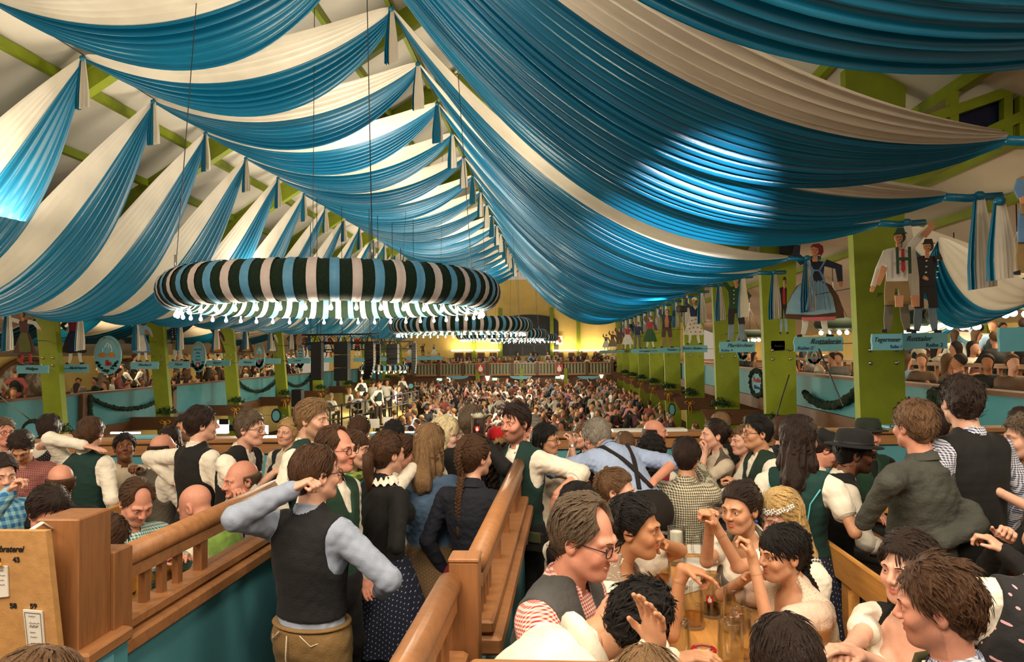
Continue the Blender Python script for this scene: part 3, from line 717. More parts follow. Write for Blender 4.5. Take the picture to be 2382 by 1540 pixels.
MB().blob(onb(5, 1311)+np.array([0, -.015, 0]), (.014, .008, .010)).build('yellow_pin', M['ribbon'], t)
V = note([(60, 1505), (118, 1508), (118, 1528), (62, 1528)], 'sticker', 'red and white striped sticker at the foot of the board')
mb = MB()
for y_ in (.15, .75): mb.box(tuple((np.array(V[0])+np.array(V[1]))/2*(1-y_)+(np.array(V[3])+np.array(V[2]))/2*y_+np.array([0, -.009, 0])), (.074, .002, .005))
mb.build('sticker_stripe', M['red'], t)
mb = MB(); s0 = P(72, 1233, Y=2.41); s1 = P(122, 1232, Y=2.52); mb.tube([s0, (s0+s1)/2+np.array([0, 0, .025]), s1], .010, 6, sq=.5)
tag(mb.build('white_strap', M['white']), 'white strap looped over the top of the chipboard', 'strap')
# ------------------------------------------------------------------ tables and benches
def table(name, x0, x1, y0, y1, z, label, rz=0, cloth=None):
    cx, cy_ = (x0+x1)/2, (y0+y1)/2; t = thing(name, label, 'table', (cx, cy_, 0), rz); wd, dp = x1-x0, y1-y0
    MB().box((0, 0, z-.02), (wd, dp, .04), 0, 0, .008).build('tabletop', M['table'], t)
    MB().box((0, 0, z-.08), (wd-.12, dp-.1, .08)).build('apron', M['pine'], t)
    for sy in (-1, 1):
        for sx in (-1, 1): MB().box((sx*(wd/2-.1), sy*(dp/2-.25), (z-.04)/2), (.06, .06, z-.04)).build('leg', M['pine'], t)
    return t
TZ = .75
table('beer_table', .33, 1.20, 2.0, 4.80, TZ, 'long pine beer table in the right foreground set with glass mugs')
table('beer_table', .98, 1.80, 5.85, 7.2, TZ, 'pine beer table in front of the parapet between the checked shirt and the green vest')
table('beer_table', .02, .55, 5.7, 7.1, TZ, 'pine beer table behind the bearded waiter near the parapet')
table('beer_table', 2.25, 3.3, 2.7, 4.55, TZ, 'pine beer table at the right edge under a white paper cover')
table('beer_table', 2.5, 3.3, 5.9, 7.1, TZ, 'pine beer table between the black hat and the green hat')
table('beer_table', -5.6, -4.5, 4.9, 6.9, TZ, 'pine beer table at the far left under a white paper cover')
table('beer_table', -3.15, -2.5, 3.5, 5.0, TZ, 'pine beer table behind the left railing between the seated men')
def cover(c4, label, th=.004):
    V = [P(x, y, Z=TZ+.003) for x, y in c4]; V = V if (V[1]-V[0])[0]*(V[2]-V[1])[1]-(V[1]-V[0])[1]*(V[2]-V[1])[0] > 0 else V[::-1]
    m = MB(); m.hexa(np.array(V).tolist()+(np.array(V)+np.array([0, 0, th])).tolist()); return tag(m.build('paper_sheet', M['paper']), label, 'paper')
tag(MB().box((2.8, 3.75, TZ+.004), (.95, 1.45, .005)).build('table_cover', M['paper']), 'white paper cover on the table at the right edge', 'tablecloth')
tag(MB().box((-5.05, 5.9, TZ+.004), (1.0, 1.8, .005)).build('table_cover', M['paper']), 'white paper cover on the table at the far left', 'tablecloth')
cover([(1437, 1338), (1532, 1336), (1545, 1278), (1480, 1272)], 'white paper sheet near the arm of the dark curly haired woman')
cover([(1568, 1390), (1640, 1370), (1622, 1335), (1585, 1338)], 'white paper sheet beneath the three nearest mugs')
cover([(1590, 1328), (1668, 1328), (1672, 1300), (1598, 1298)], 'white paper sheet under the dark beer mug in the table middle')
cover([(1600, 1288), (1640, 1288), (1640, 1268), (1598, 1268)], 'white paper sheet at the far end of the front table')
cover([(1650, 1205), (1700, 1205), (1695, 1165), (1652, 1168)], 'white paper sheet on the near corner of the middle table')
cover([(2255, 1366), (2285, 1372), (2292, 1356), (2258, 1348)], 'crumpled white napkin on the right table near the banknote')
V = P(2318, 1348, Z=TZ+.012)
t = thing('banknotes', 'green banknotes lying on the white paper of the right table', 'banknote', tuple(V), .5)
MB().box((0, 0, .003), (.13, .07, .004), .3).build('note', plain('banknote_green', srgb(120, 160, 110), .6, .3, 40), t); MB().box((-.07, .05, .008), (.10, .06, .004), -.4).build('receipt', plain('receipt_grey', srgb(150, 150, 130), .6, .2, 30), t)
# coaster
c = P(1637, 1511, Z=TZ+.004)
t = thing('beer_coaster', 'round red beer coaster with white emblem on the front table', 'coaster', tuple(c))
MB().lathe([(.0001, 0), (.052, 0), (.054, .002), (.052, .004), (.0001, .004)], n=32).build('disc', M['red'], t)
mb = MB(); mb.lathe([(.024, .0045), (.026, .0055), (.0001, .006)], n=20, sx=1.2, sy=.8); mb.build('emblem', M['white'], t)
mb = MB(); mb.lathe([(.0001, .0062), (.013, .0062), (.012, .008), (.0001, .009)], n=12, sx=1.3); mb.build('emblem_centre', M['ribbon'], t)
mb = MB()
for k in range(18):
    a = -2.6+k*.11; mb.box((.042*math.cos(a), .042*math.sin(a), .0055), (.0035, .006, .001), a)
for k in range(16):
    a = .7+k*.11; mb.box((.042*math.cos(a), .042*math.sin(a), .0055), (.0035, .006, .001), a)
mb.build('ring_lettering', M['white'], t)
# benches
def bench(x, y0, y1, side, label):
    t = thing('bench', label, 'bench', (x, (y0+y1)/2, 0)); L = y1-y0
    MB().box((0, 0, .83), (.035, L, .17), 0, 0, .008).build('back_board', M['pine'], t)
    MB().box((-side*.20, 0, .44), (.30, L, .035), 0, 0, .006).build('seat', M['pine'], t)
    for k, yy in enumerate((-L/2+.35, 0, L/2-.35)):
        MB().box((side*.02, yy, .43), (.06, .09, .86)).build('leg', M['pine'], t); MB().box((-side*.30, yy, .21), (.05, .08, .42)).build('leg', M['pine'], t)
    MB().box((side*.01, 0, .16), (.04, L, .09)).build('stretcher', M['pine'], t)
    return t
bench(1.57, 2.35, 4.4, 1, 'pine bench with back board behind the blonde woman on the right of the front table')
bench(.02, 2.2, 4.6, -1, 'pine bench with back board on the left of the front table')
bench(-2.35, 3.5, 4.9, 1, 'pine bench against the left railing')
bench(-3.35, 3.6, 5.3, -1, 'pine bench with back board behind the man in the turquoise checked shirt')
bench(2.05, 2.6, 4.2, -1, 'pine bench on the left of the right table')
bench(-3.75, 4.9, 6.4, 1, 'pine bench behind the bald man in the grey vest')
# ------------------------------------------------------------------ glass mugs
gm = NT('mug_glass'); _tr = gm.n('ShaderNodeBsdfTransparent'); _tr.inputs[0].default_value = (.95, .96, .94, 1); _gs = gm.n('ShaderNodeBsdfGlossy'); _gs.inputs['Roughness'].default_value = .06
_lw = gm.n('ShaderNodeLayerWeight'); _lw.inputs[0].default_value = .32; _mx = gm.n('ShaderNodeMixShader'); gm.l(gm.math('ADD', gm.math('MULTIPLY', _lw.outputs['Facing'], .70), .07), _mx.inputs[0]); gm.l(_tr.outputs[0], _mx.inputs[1]); gm.l(_gs.outputs[0], _mx.inputs[2]); gm.l(_mx.outputs[0], gm.out.inputs[0])
def beermat(nm, c): 
    t_ = NT(nm); t_.base(c); t_.set(Roughness=.15); a = t_.n('ShaderNodeBsdfTransparent'); a.inputs[0].default_value = c; b = t_.n('ShaderNodeBsdfTranslucent'); b.inputs[0].default_value = c
    m1 = t_.n('ShaderNodeMixShader'); m1.inputs[0].default_value = .5; t_.l(t_.b.outputs[0], m1.inputs[1]); t_.l(b.outputs[0], m1.inputs[2]); m2 = t_.n('ShaderNodeMixShader'); m2.inputs[0].default_value = .45; t_.l(m1.outputs[0], m2.inputs[1]); t_.l(a.outputs[0], m2.inputs[2]); t_.l(m2.outputs[0], t_.out.inputs[0]); return t_.m
BEER = {'gold': beermat('golden_beer', srgb(238, 176, 40)), 'amber': beermat('amber_beer', srgb(222, 128, 22)), 'dark': beermat('dark_beer', srgb(70, 26, 14))}
foam = plain('beer_foam', srgb(240, 226, 196), .8, .05, 60, .3, 150)
def mugmesh():
    R0, R1, H = .052, .048, .2; n = 32; prof = [(.0001, 0), (.044, 0), (.052, .006), (.053, .02), (.050, .05), (.0515, .09), (.050, .14), (.048, .17), (.0475, .197), (.046, .2), (.0435, .197), (.044, .17), (.046, .12), (.0465, .06), (.045, .022), (.04, .014), (.0001, .014)]
    m = MB().lathe(prof, n=n); V = m.V[0]; a = np.arctan2(V[:, 1], V[:, 0]); r = np.hypot(V[:, 0], V[:, 1]); z = V[:, 2]
    dm = .0022*np.cos(a*9)*(np.abs(((z-.03) % .048)/.048-.5)*2)*(z > .03)*(z < .165)*(r > .047); s_ = 1-dm/np.maximum(r, 1e-3)
    V[:, 0] *= s_; V[:, 1] *= s_
    hd = MB().tube([(.047, 0, .165), (.075, 0, .17), (.096, 0, .145), (.098, 0, .09), (.082, 0, .05), (.05, 0, .042)], [.010, .009, .0085, .0085, .009, .011], 10)
    return m.mesh('mug_body', gm.m), hd.mesh('mug_handle', gm.m)
_mug = mugmesh(); _beer = {}
def mug(c, kind, fill, label, rz=0, logo=False, fm=False, s=1.0, tilt=None):
    t = thing('beer_mug', label, 'mug', tuple(c), rz, 'glass mugs on the tables'); t.scale = (s, s, s)
    if tilt: t.rotation_euler = (tilt[0], tilt[1], rz)
    link('glass', _mug[0], t); link('handle', _mug[1], t)
    key = (kind, round(fill, 2), fm)
    if key not in _beer and fill > .02:
        h = .016+.175*fill; zs = np.linspace(.016, h, 5)
        _beer[key] = MB().lathe([(.0001, .0155)]+[(.0425 if z < .03 else .0445 if z < .16 else .0425, z) for z in zs]+[(.0001, h)], n=24).mesh('beer', BEER[kind])
    if fill > .02: link('beer', _beer[key], t)
    if fm:
        h = .016+.175*fill; MB().lathe([(.044, h), (.044, h+.02), (.03, h+.026), (.0001, h+.028)], n=20).build('foam', foam, t)
    if logo:
        for nm, pts, m, off in (('shield_emblem', [(-.017, .02), (.017, .02), (.017, -.004), (.009, -.016), (0, -.021), (-.009, -.016), (-.017, -.004)], M['red'], .0005), ('spade_emblem', [(-.003, .017), (.003, .017), (.003, .008), (.009, .005), (.009, -.009), (.003, -.012), (-.003, -.012), (-.009, -.009), (-.009, .005), (-.003, .008)], M['white'], .0012)):
            al = -math.pi/2-rz if logo is True else logo-rz
            k = MB(); Pn = [(p[0]/.0515, p[1]) for p in pts]
            V = [((.0515+off)*math.cos(al+p[0]), (.0515+off)*math.sin(al+p[0]), .092+p[1]) for p in Pn]; k.add(V, [tuple(range(len(V)))[::-1]]); k.build(nm, m, t)
        if logo is True:
            cu = text('lettering', 'SPATEN', .0125, M['ink'], t, (0, 0, 0), (1, 0, 0), (0, 1, 0), .0003, align='CENTER', bold=.0004)
            co = np.empty(len(cu.data.vertices)*3, np.float32); cu.data.vertices.foreach_get('co', co); co = co.reshape(-1, 3); al = -math.pi/2-rz
            aa = al+co[:, 0]/.0515; rr = .0522+co[:, 2]; co = np.stack([rr*np.cos(aa), rr*np.sin(aa), .055+co[:, 1]], 1); cu.data.vertices.foreach_set('co', co.astype(np.float32).reshape(-1)); cu.data.update()
    return t
for px, py, z, kind, fl, lab, rz, lg in (
    (1612, 1458, TZ, 'gold', .27, 'glass mug a quarter full of golden beer, left one of the three nearest mugs', 2.0, False),
    (1655, 1432, TZ, 'dark', .22, 'glass mug with a little dark beer between two golden ones', 2.8, -1.9),
    (1709, 1468, TZ, 'gold', .30, 'glass mug with red spade shield and golden beer, right one of the nearest three', 1.2, True),
    (1540, 1368, TZ, 'amber', .30, 'glass mug of amber beer near the raised forearm', 3.3, False),
    (1504, 1342, TZ, 'dark', .40, 'glass mug of dark beer behind the amber mug near the forearm', .4, False),
    (1650, 1316, TZ, 'dark', .18, 'nearly empty mug in the middle beside the clasped hands', 2.9, False),
    (1690, 1362, TZ, 'dark', .20, 'glass mug with brown dregs before the woman in cream lace', 2.9, -1.0),
    (1727, 1530, TZ, 'gold', .05, 'empty glass mug at the bottom beside the dark haired head', 1.8, False),
    (1700, 1560, TZ, 'gold', .04, 'empty glass mug cut by the frame bottom before the dark haired head', 1.5, False),
    (1578, 1556, TZ, 'amber', .05, 'empty glass mug at the bottom beside the scratching hand', 1.0, False),
    (2233, 1340, TZ+.006, 'amber', .62, 'full looking amber mug nearest on the right table', -1.3, False),
    (2287, 1307, TZ+.006, 'amber', .45, 'half full amber mug before the folded hands at the right', -1.6, False),
    (2363, 1352, TZ+.006, 'amber', .2, 'emptying glass mug at the right edge of the photo', 2.6, False),
    (2366, 1392, TZ+.006, 'amber', .55, 'amber mug at the right edge beside the white puff sleeve', -1.2, False),
    (1696, 1133, TZ, 'gold', .38, 'mug with foam rings and golden beer before the man with the watch', 2.0, False),
    (1650, 1162, TZ, 'gold', .5, 'glass mug of golden beer at the near end of the middle table', .2, False),
    (1652, 1096, TZ, 'gold', .75, 'full golden mug below the clasped hands of the lace blouse', .2, False),
    (1630, 1086, TZ, 'amber', .6, 'amber mug behind the dark haired man in the checked shirt', .2, False),
    (1668, 1110, TZ, 'amber', .5, 'glass mug with a red shield on the middle table', .2, -1.6),
    (1331, 1125, TZ, 'gold', .8, 'foaming golden mug behind the arm of the bearded waiter', 1.0, False),
    (1322, 1085, TZ, 'gold', .3, 'mug by the parapet before the woman with the raised hands', 1.0, False),
    (20, 1128, TZ+.006, 'amber', .25, 'glass mug on the far left table at the frame edge', .2, False),
    (84, 1122, TZ+.006, 'amber', .1, 'empty glass mug before the man in the red checked shirt', 2.9, False),
    (1943, 1098, TZ, 'amber', .6, 'glass mug before the man in the black hat', 1.0, False),
    (384, 1302, TZ, 'amber', .7, 'amber mug on the table behind the left railing', 1.0, False),
):
    mug(P(px, py, Z=z+.002), kind, fl, lab, rz, lg, fm=(px == 1331))
mm = mug(P(1574, 1312, Z=TZ+.002), 'gold', 0, 'tall empty mug holding a rolled menu card on the front table', 3.2, False, s=1.12)
MB().lathe([(.034, .02), (.034, .175), (.033, .175), (.033, .02)], n=20).build('rolled_menu', M['paper'], mm)
g = np.random.default_rng(4); mb = MB()
for k in range(9):
    for r in range(5):
        a = -2.6+r*.4; z = .03+k*.009; mb.add([(.0345*math.cos(a+q*.3), .0345*math.sin(a+q*.3), z+w_) for q, w_ in ((0, 0), (1, 0), (1, .004), (0, .004))], [(0, 1, 2, 3)])
mb.build('menu_print', plain('menu_print_ink', srgb(120, 116, 110), .7), mm)
# tent card on the middle table
c = P(1672, 1160, Z=TZ)
t = thing('tent_card', 'folded white menu card standing on the middle table', 'menu card', tuple(c), .5)
for sx in (-1, 1): MB().hexa([(sx*.05-.001, -.08, 0), (sx*.05+.001, -.08, 0), (sx*.05+.001, .08, 0), (sx*.05-.001, .08, 0), (-.001, -.07, .17), (.001, -.07, .17), (.001, .07, .17), (-.001, .07, .17)]).build('leaf', M['paper'], t)
c = P(1722, 1110, Z=TZ)
t = thing('plate', 'white plate on the middle table beside the golden mugs', 'plate', tuple(c)); MB().lathe([(.0001, .004), (.07, .004), (.11, .016), (.112, .018), (.07, 0), (.0001, 0)], n=28).build('dish', M['white'], t)
c = P(362, 1310, Z=TZ)
t = thing('plate', 'white plate on the table behind the left railing', 'plate', tuple(c)); MB().lathe([(.0001, .004), (.07, .004), (.11, .016), (.112, .018), (.07, 0), (.0001, 0)], n=28).build('dish', M['white'], t)
# ------------------------------------------------------------------ figures: smooth bodies grown from a posed skeleton
def smin(a, b, k):
    h = np.clip(.5+.5*(b-a)/k, 0, 1); return b*(1-h)+a*h-k*h*(1-h)
def smax(a, b, k): return -smin(-a, -b, k)
def sd_cone(p, a, b, r1, r2, s=None):
    a = np.asarray(a, np.float32); b = np.asarray(b, np.float32)
    if s is not None: sv = np.asarray(s, np.float32); p = p/sv; a = a/sv; b = b/sv
    ba = b-a; L2 = float(ba@ba)+1e-9; pa_ = p-a; h = np.clip((pa_@ba)/L2, 0, 1)
    d = np.sqrt(np.maximum(((pa_-h[..., None]*ba)**2).sum(-1), 1e-12))-(r1+(r2-r1)*h)
    return d*float(min(s)) if s is not None else d
def sd_ell(p, c, r):
    c = np.asarray(c, np.float32); r = np.asarray(r, np.float32); q = (p-c)/r; k0 = np.sqrt((q**2).sum(-1)+1e-12); k1 = np.sqrt((((p-c)/(r*r))**2).sum(-1)+1e-12)
    return k0*(k0-1)/k1
_E = [(0, 0, 0), (1, 0, 0), (0, 1, 0), (1, 1, 0), (0, 0, 1), (1, 0, 1), (0, 1, 1), (1, 1, 1)]
_ED = [(0, 1), (0, 2), (0, 4), (1, 3), (1, 5), (2, 3), (2, 6), (3, 7), (4, 5), (4, 6), (5, 7), (6, 7)]
def snet(fn, lo, hi, h):
    """surface net of a field over a box -> vertices, quads"""
    lo = np.array(lo, float); hi = np.array(hi, float); n = np.maximum(np.ceil((hi-lo)/h).astype(int)+1, 4)
    ax = [(lo[i]+h*np.arange(n[i])).astype(np.float32) for i in range(3)]
    B = 5; nb = -(-n//B); cs = [(lo[i]+h*(np.arange(nb[i])*B+(B-1)/2)).astype(np.float32) for i in range(3)]
    Dc = fn(np.stack(np.meshgrid(*cs, indexing='ij'), -1).reshape(-1, 3)).reshape(nb)
    full_ = np.where(Dc < 0, np.float32(-1), np.float32(1)).repeat(B, 0).repeat(B, 1).repeat(B, 2)
    ab = np.argwhere(np.abs(Dc) < h*B*.87*1.35+.012)
    if len(ab) == 0: return np.zeros((0, 3)), np.zeros((0, 4), int)
    lc = np.stack(np.meshgrid(*[np.arange(B)]*3, indexing='ij'), -1).reshape(-1, 3); I = (ab[:, None]*B+lc[None]).reshape(-1, 3)
    full_[I[:, 0], I[:, 1], I[:, 2]] = fn((lo+h*I).astype(np.float32)); V = full_[:n[0], :n[1], :n[2]]
    ins = V < 0; c = ins[:-1, :-1, :-1].astype(np.int8).copy(); c[:] = 0
    for e in _E: c += ins[e[0]:n[0]-1+e[0], e[1]:n[1]-1+e[1], e[2]:n[2]-1+e[2]]
    act = np.argwhere((c > 0) & (c < 8))
    if len(act) == 0: return np.zeros((0, 3)), np.zeros((0, 4), int)
    idx = -np.ones(c.shape, np.int64); idx[act[:, 0], act[:, 1], act[:, 2]] = np.arange(len(act))
    cv = np.stack([V[act[:, 0]+e[0], act[:, 1]+e[1], act[:, 2]+e[2]] for e in _E], 1)
    acc = np.zeros((len(act), 3)); cnt = np.zeros(len(act)); E = np.array(_E, float)
    for a, b in _ED:
        va, vb = cv[:, a], cv[:, b]; m = (va < 0) != (vb < 0); t = np.where(m, va/np.where(m, va-vb, 1), 0)
        acc += np.where(m[:, None], E[a]+(E[b]-E[a])*t[:, None], 0); cnt += m
    X = lo+h*(act+acc/np.maximum(cnt, 1)[:, None]); Q = []
    for axn in range(3):
        o1, o2 = [(1, 2), (2, 0), (0, 1)][axn]
        sl0 = [slice(1, -1)]*3; sl0[axn] = slice(0, -1); sl1 = [slice(1, -1)]*3; sl1[axn] = slice(1, None)
        A = ins[tuple(sl0)]; B = ins[tuple(sl1)]; e = np.argwhere(A != B)
        if len(e) == 0: continue
        fl = A[e[:, 0], e[:, 1], e[:, 2]]; b0 = e+1; b0[:, axn] -= 1
        d1 = np.zeros(3, int); d1[o1] = 1; d2 = np.zeros(3, int); d2[o2] = 1
        g = lambda q: idx[q[:, 0], q[:, 1], q[:, 2]]
        q = np.stack([g(b0-d1-d2), g(b0-d2), g(b0), g(b0-d1)], 1); q[~fl] = q[~fl][:, ::-1]; q = q[(q >= 0).all(1)]; Q.append(q)
    return X, np.concatenate(Q)
def rotz(a): c, s = math.cos(a), math.sin(a); return np.array([[c, -s, 0], [s, c, 0], [0, 0, 1]])
def rotx(a): c, s = math.cos(a), math.sin(a); return np.array([[1, 0, 0], [0, c, -s], [0, s, c]])
def roty(a): c, s = math.cos(a), math.sin(a); return np.array([[c, 0, s], [0, 1, 0], [-s, 0, c]])
def wob(p, sc, seed):
    g = np.random.default_rng(seed); r = 0
    for k in range(4):
        d = g.normal(size=3).astype(np.float32)*sc*(1+.6*k); r = r+np.sin(p@d+float(g.uniform(0, 6)))/(1+.5*k)
    return r/2.4
# ---- materials of people
def skinmat(name, c):
    if name in _mc: return _mc[name]
    t = NT(name); at = t.n('ShaderNodeAttribute', attribute_name='tint'); v = t.coord()
    f = t.noise(v, 40, 3); b = t.ramp(f, [(.3, sc4(c, .93)), (.7, sc4(c, 1.05))])
    t.base(t.mix(1.0, b, at.outputs['Color'], 'MULTIPLY')); t.set(Roughness=.48, Specular_IOR_Level=.4)
    try: t.set(Subsurface_Weight=.06, Subsurface_Radius=(.012, .004, .002), Subsurface_Scale=1.0)
    except Exception: pass
    t.bump(t.noise(v, 260, 2), .06, .004); _mc[name] = t.m; return t.m
SKIN = {'fair': srgb(224, 172, 148), 'pink': srgb(218, 152, 128), 'tan': srgb(204, 150, 116), 'olive': srgb(190, 134, 96), 'pale': srgb(234, 192, 170), 'brown': srgb(120, 76, 52)}
def hairmat(name, c):
    k = 'hair_'+name
    if k in _mc: return _mc[k]
    t = NT(k); f = t.noise(t.coord((70, 70, 7)), 3.2, 4, .65); g_ = t.noise(t.coord((1, 1, 1)), 9, 2)
    h = t.math('ADD', t.math('MULTIPLY', f, .75), t.math('MULTIPLY', g_, .25))
    t.base(t.ramp(h, [(.32, sc4(c, .45)), (.5, c), (.7, sc4(c, 1.7))])); t.set(Roughness=.42, Specular_IOR_Level=.35); t.bump(f, .75, .012); _mc[k] = t.m; return t.m
HAIR = {'black': srgb(24, 20, 20), 'dark': srgb(44, 30, 24), 'brown': srgb(78, 52, 34), 'lightbrown': srgb(106, 78, 54), 'blond': srgb(190, 154, 102), 'darkblond': srgb(134, 104, 72), 'platinum': srgb(232, 214, 170), 'grey': srgb(142, 134, 122), 'greybrown': srgb(98, 82, 66), 'strawblond': srgb(206, 170, 112)}
def cloth(name, c, kind='plain', c2=None, s=.012, bump=.25):
    if name in _mc: return _mc[name]
    t = NT(name); v = t.coord()
    f = t.noise(v, 9, 4); base = t.ramp(f, [(.3, sc4(c, .86)), (.7, sc4(c, 1.12))])
    if kind in ('gingham', 'check', 'dots', 'stripe'):
        sx = t.n('ShaderNodeSeparateXYZ'); t.l(t.coord((1, 1, 1)), sx.inputs[0])
        a = t.math('ADD', sx.outputs[0], t.math('MULTIPLY', sx.outputs[1], .75)); z = t.math('ADD', sx.outputs[2], t.math('MULTIPLY', sx.outputs[1], .18))
        fr = lambda q: t.math('FRACT', t.math('DIVIDE', q, s))
        if kind == 'dots':
            da = t.math('SUBTRACT', fr(a), .5); row = t.math('FLOOR', t.math('DIVIDE', a, s)); z2 = t.math('ADD', t.math('DIVIDE', z, s), t.math('MULTIPLY', row, .5))
            dz = t.math('SUBTRACT', t.math('FRACT', z2), .5)
            r = t.math('ADD', t.math('MULTIPLY', da, da), t.math('MULTIPLY', dz, dz)); k = t.math('LESS_THAN', r, .018)
            base = t.mix(k, base, c2)
        else:
            ka = t.math('LESS_THAN', fr(a), .5); kz = t.math('LESS_THAN', fr(z), .5)
            if kind == 'stripe': base = t.mix(ka, base, c2)
            else:
                k = t.math('MULTIPLY', t.math('ADD', ka, kz), .5); base = t.mix(k, base, c2)
    t.base(base); t.set(Roughness=.85, Sheen_Weight=.02); t.bump(t.noise(v, 130 if kind != 'knit' else 60, 3), bump, .006); _mc[name] = t.m; return t.m
def C(n):
    W = srgb
    D = {'white': lambda: cloth('white_cotton', W(238, 230, 214)), 'offwhite': lambda: cloth('cream_cotton', W(226, 212, 190)), 'pinklace': lambda: cloth('cream_lace', W(224, 196, 176), 'dots', W(240, 222, 208), .009, .5),
     'black': lambda: cloth('black_cloth', W(13, 13, 14)), 'blackvest': lambda: cloth('black_brocade', W(19, 19, 22), 'plain', None, .01, .6), 'navy': lambda: cloth('navy_wool', W(17, 21, 36), 'knit', None, .01, .5), 'green': lambda: cloth('dark_green_loden', W(12, 50, 44)),
     'fgreen': lambda: cloth('forest_green_loden', W(18, 46, 32)), 'lime': lambda: cloth('lime_green_brocade', W(150, 184, 84), 'plain', None, .01, .7), 'grey': lambda: cloth('grey_knit', W(74, 74, 74), 'knit', None, .01, .9), 'fleece': lambda: cloth('grey_green_fleece', W(66, 68, 62), 'knit', None, .01, .9),
     'greyvest': lambda: cloth('grey_brown_tweed', W(96, 88, 76), 'knit', None, .01, .6), 'denim': lambda: cloth('blue_denim', W(78, 104, 134), 'knit', None, .01, .6), 'lblue': lambda: cloth('light_blue_cotton', W(160, 178, 214)), 'sblue': lambda: cloth('grey_blue_dotted_shirt', W(150, 162, 186), 'dots', W(200, 208, 222), .006),
     'gred': lambda: cloth('red_gingham', W(238, 220, 208), 'gingham', W(184, 50, 46), .0115), 'ggreen': lambda: cloth('olive_gingham', W(222, 212, 188), 'gingham', W(62, 62, 40), .017), 'gblue': lambda: cloth('blue_gingham', W(226, 228, 236), 'gingham', W(70, 90, 150), .013), 'gturq': lambda: cloth('turquoise_gingham', W(232, 236, 230), 'gingham', W(20, 138, 136), .019),
     'gbt': lambda: cloth('blue_turquoise_check', W(150, 206, 220), 'check', W(40, 110, 170), .05), 'gredd': lambda: cloth('dark_red_gingham', W(196, 140, 130), 'gingham', W(120, 40, 44), .014), 'gnavy': lambda: cloth('navy_gingham', W(226, 228, 236), 'gingham', W(40, 50, 100), .012),
     'gpale': lambda: cloth('pale_check', W(206, 200, 190), 'gingham', W(160, 160, 156), .016), 'red': lambda: cloth('red_dotted_cotton', W(206, 34, 44), 'dots', W(240, 200, 200), .02), 'turq': lambda: cloth('turquoise_cotton', W(90, 196, 206)), 'scarf': lambda: cloth('green_yellow_scarf', W(196, 200, 80), 'check', W(70, 120, 70), .03),
     'leather': lambda: cloth('tan_suede', W(134, 104, 62), 'plain', None, .01, .5), 'dleather': lambda: cloth('dark_leather', W(28, 21, 18)), 'dtrousers': lambda: cloth('dark_trousers', W(20, 19, 21)), 'bdots': lambda: cloth('black_pink_dotted', W(32, 32, 36), 'dots', W(222, 170, 180), .034),
     'bdots2': lambda: cloth('black_red_dotted', W(15, 14, 15), 'dots', W(150, 70, 70), .026), 'navydots': lambda: cloth('navy_dotted', W(26, 34, 56), 'dots', W(170, 180, 200), .026), 'gold': lambda: cloth('bronze_brocade', W(110, 86, 58), 'dots', W(150, 124, 84), .02, .6), 'beige': lambda: cloth('beige_cotton', W(200, 186, 160)),
     'brownlace': lambda: cloth('brown_dotted_bodice', W(150, 130, 112), 'dots', W(220, 208, 196), .012), 'dirndlgreen': lambda: cloth('green_dirndl_bodice', W(10, 54, 50)), 'apron': lambda: cloth('black_white_check_apron', W(226, 222, 216), 'gingham', W(30, 30, 34), .014), 'pink': lambda: cloth('pink_cotton', W(214, 160, 166)),
     'redshawl': lambda: cloth('dark_red_wool', W(140, 26, 40)), 'blackdots': lambda: cloth('black_white_dotted', W(30, 32, 40), 'dots', W(200, 204, 212), .02), 'lace': lambda: cloth('ivory_lace', W(222, 208, 186), 'dots', W(190, 160, 134), .016, .5), 'khaki': lambda: cloth('khaki_jacket', W(76, 74, 44)), 'bluejersey': lambda: cloth('royal_blue_cloth', W(52, 74, 160)), 'dgreenj': lambda: cloth('dark_green_jacket', W(28, 62, 44)), 'leatherj': lambda: cloth('black_leather', W(18, 17, 17))}
    return D[n]()
M['eye'] = plain('eye_white', srgb(232, 226, 218), .25, .02, 3); M['iris'] = plain('dark_iris', srgb(50, 34, 24), .2, .02, 3); M['lip'] = None
M['frame'] = plain('glasses_frame', srgb(20, 20, 24), .3, .05, 5)
def ik(a, t, l1, l2, hint):
    a = np.array(a, float); t = np.array(t, float); d = t-a; L = np.linalg.norm(d); L2 = min(L, (l1+l2)*.995); d = d/max(L, 1e-6); t = a+d*L2
    x = (l1*l1-l2*l2+L2*L2)/(2*L2); hgt = math.sqrt(max(l1*l1-x*x, 1e-6)); h = np.array(hint, float); h = h-d*np.dot(h, d); h = h/max(np.linalg.norm(h), 1e-6)
    return a+d*x+h*hgt, t
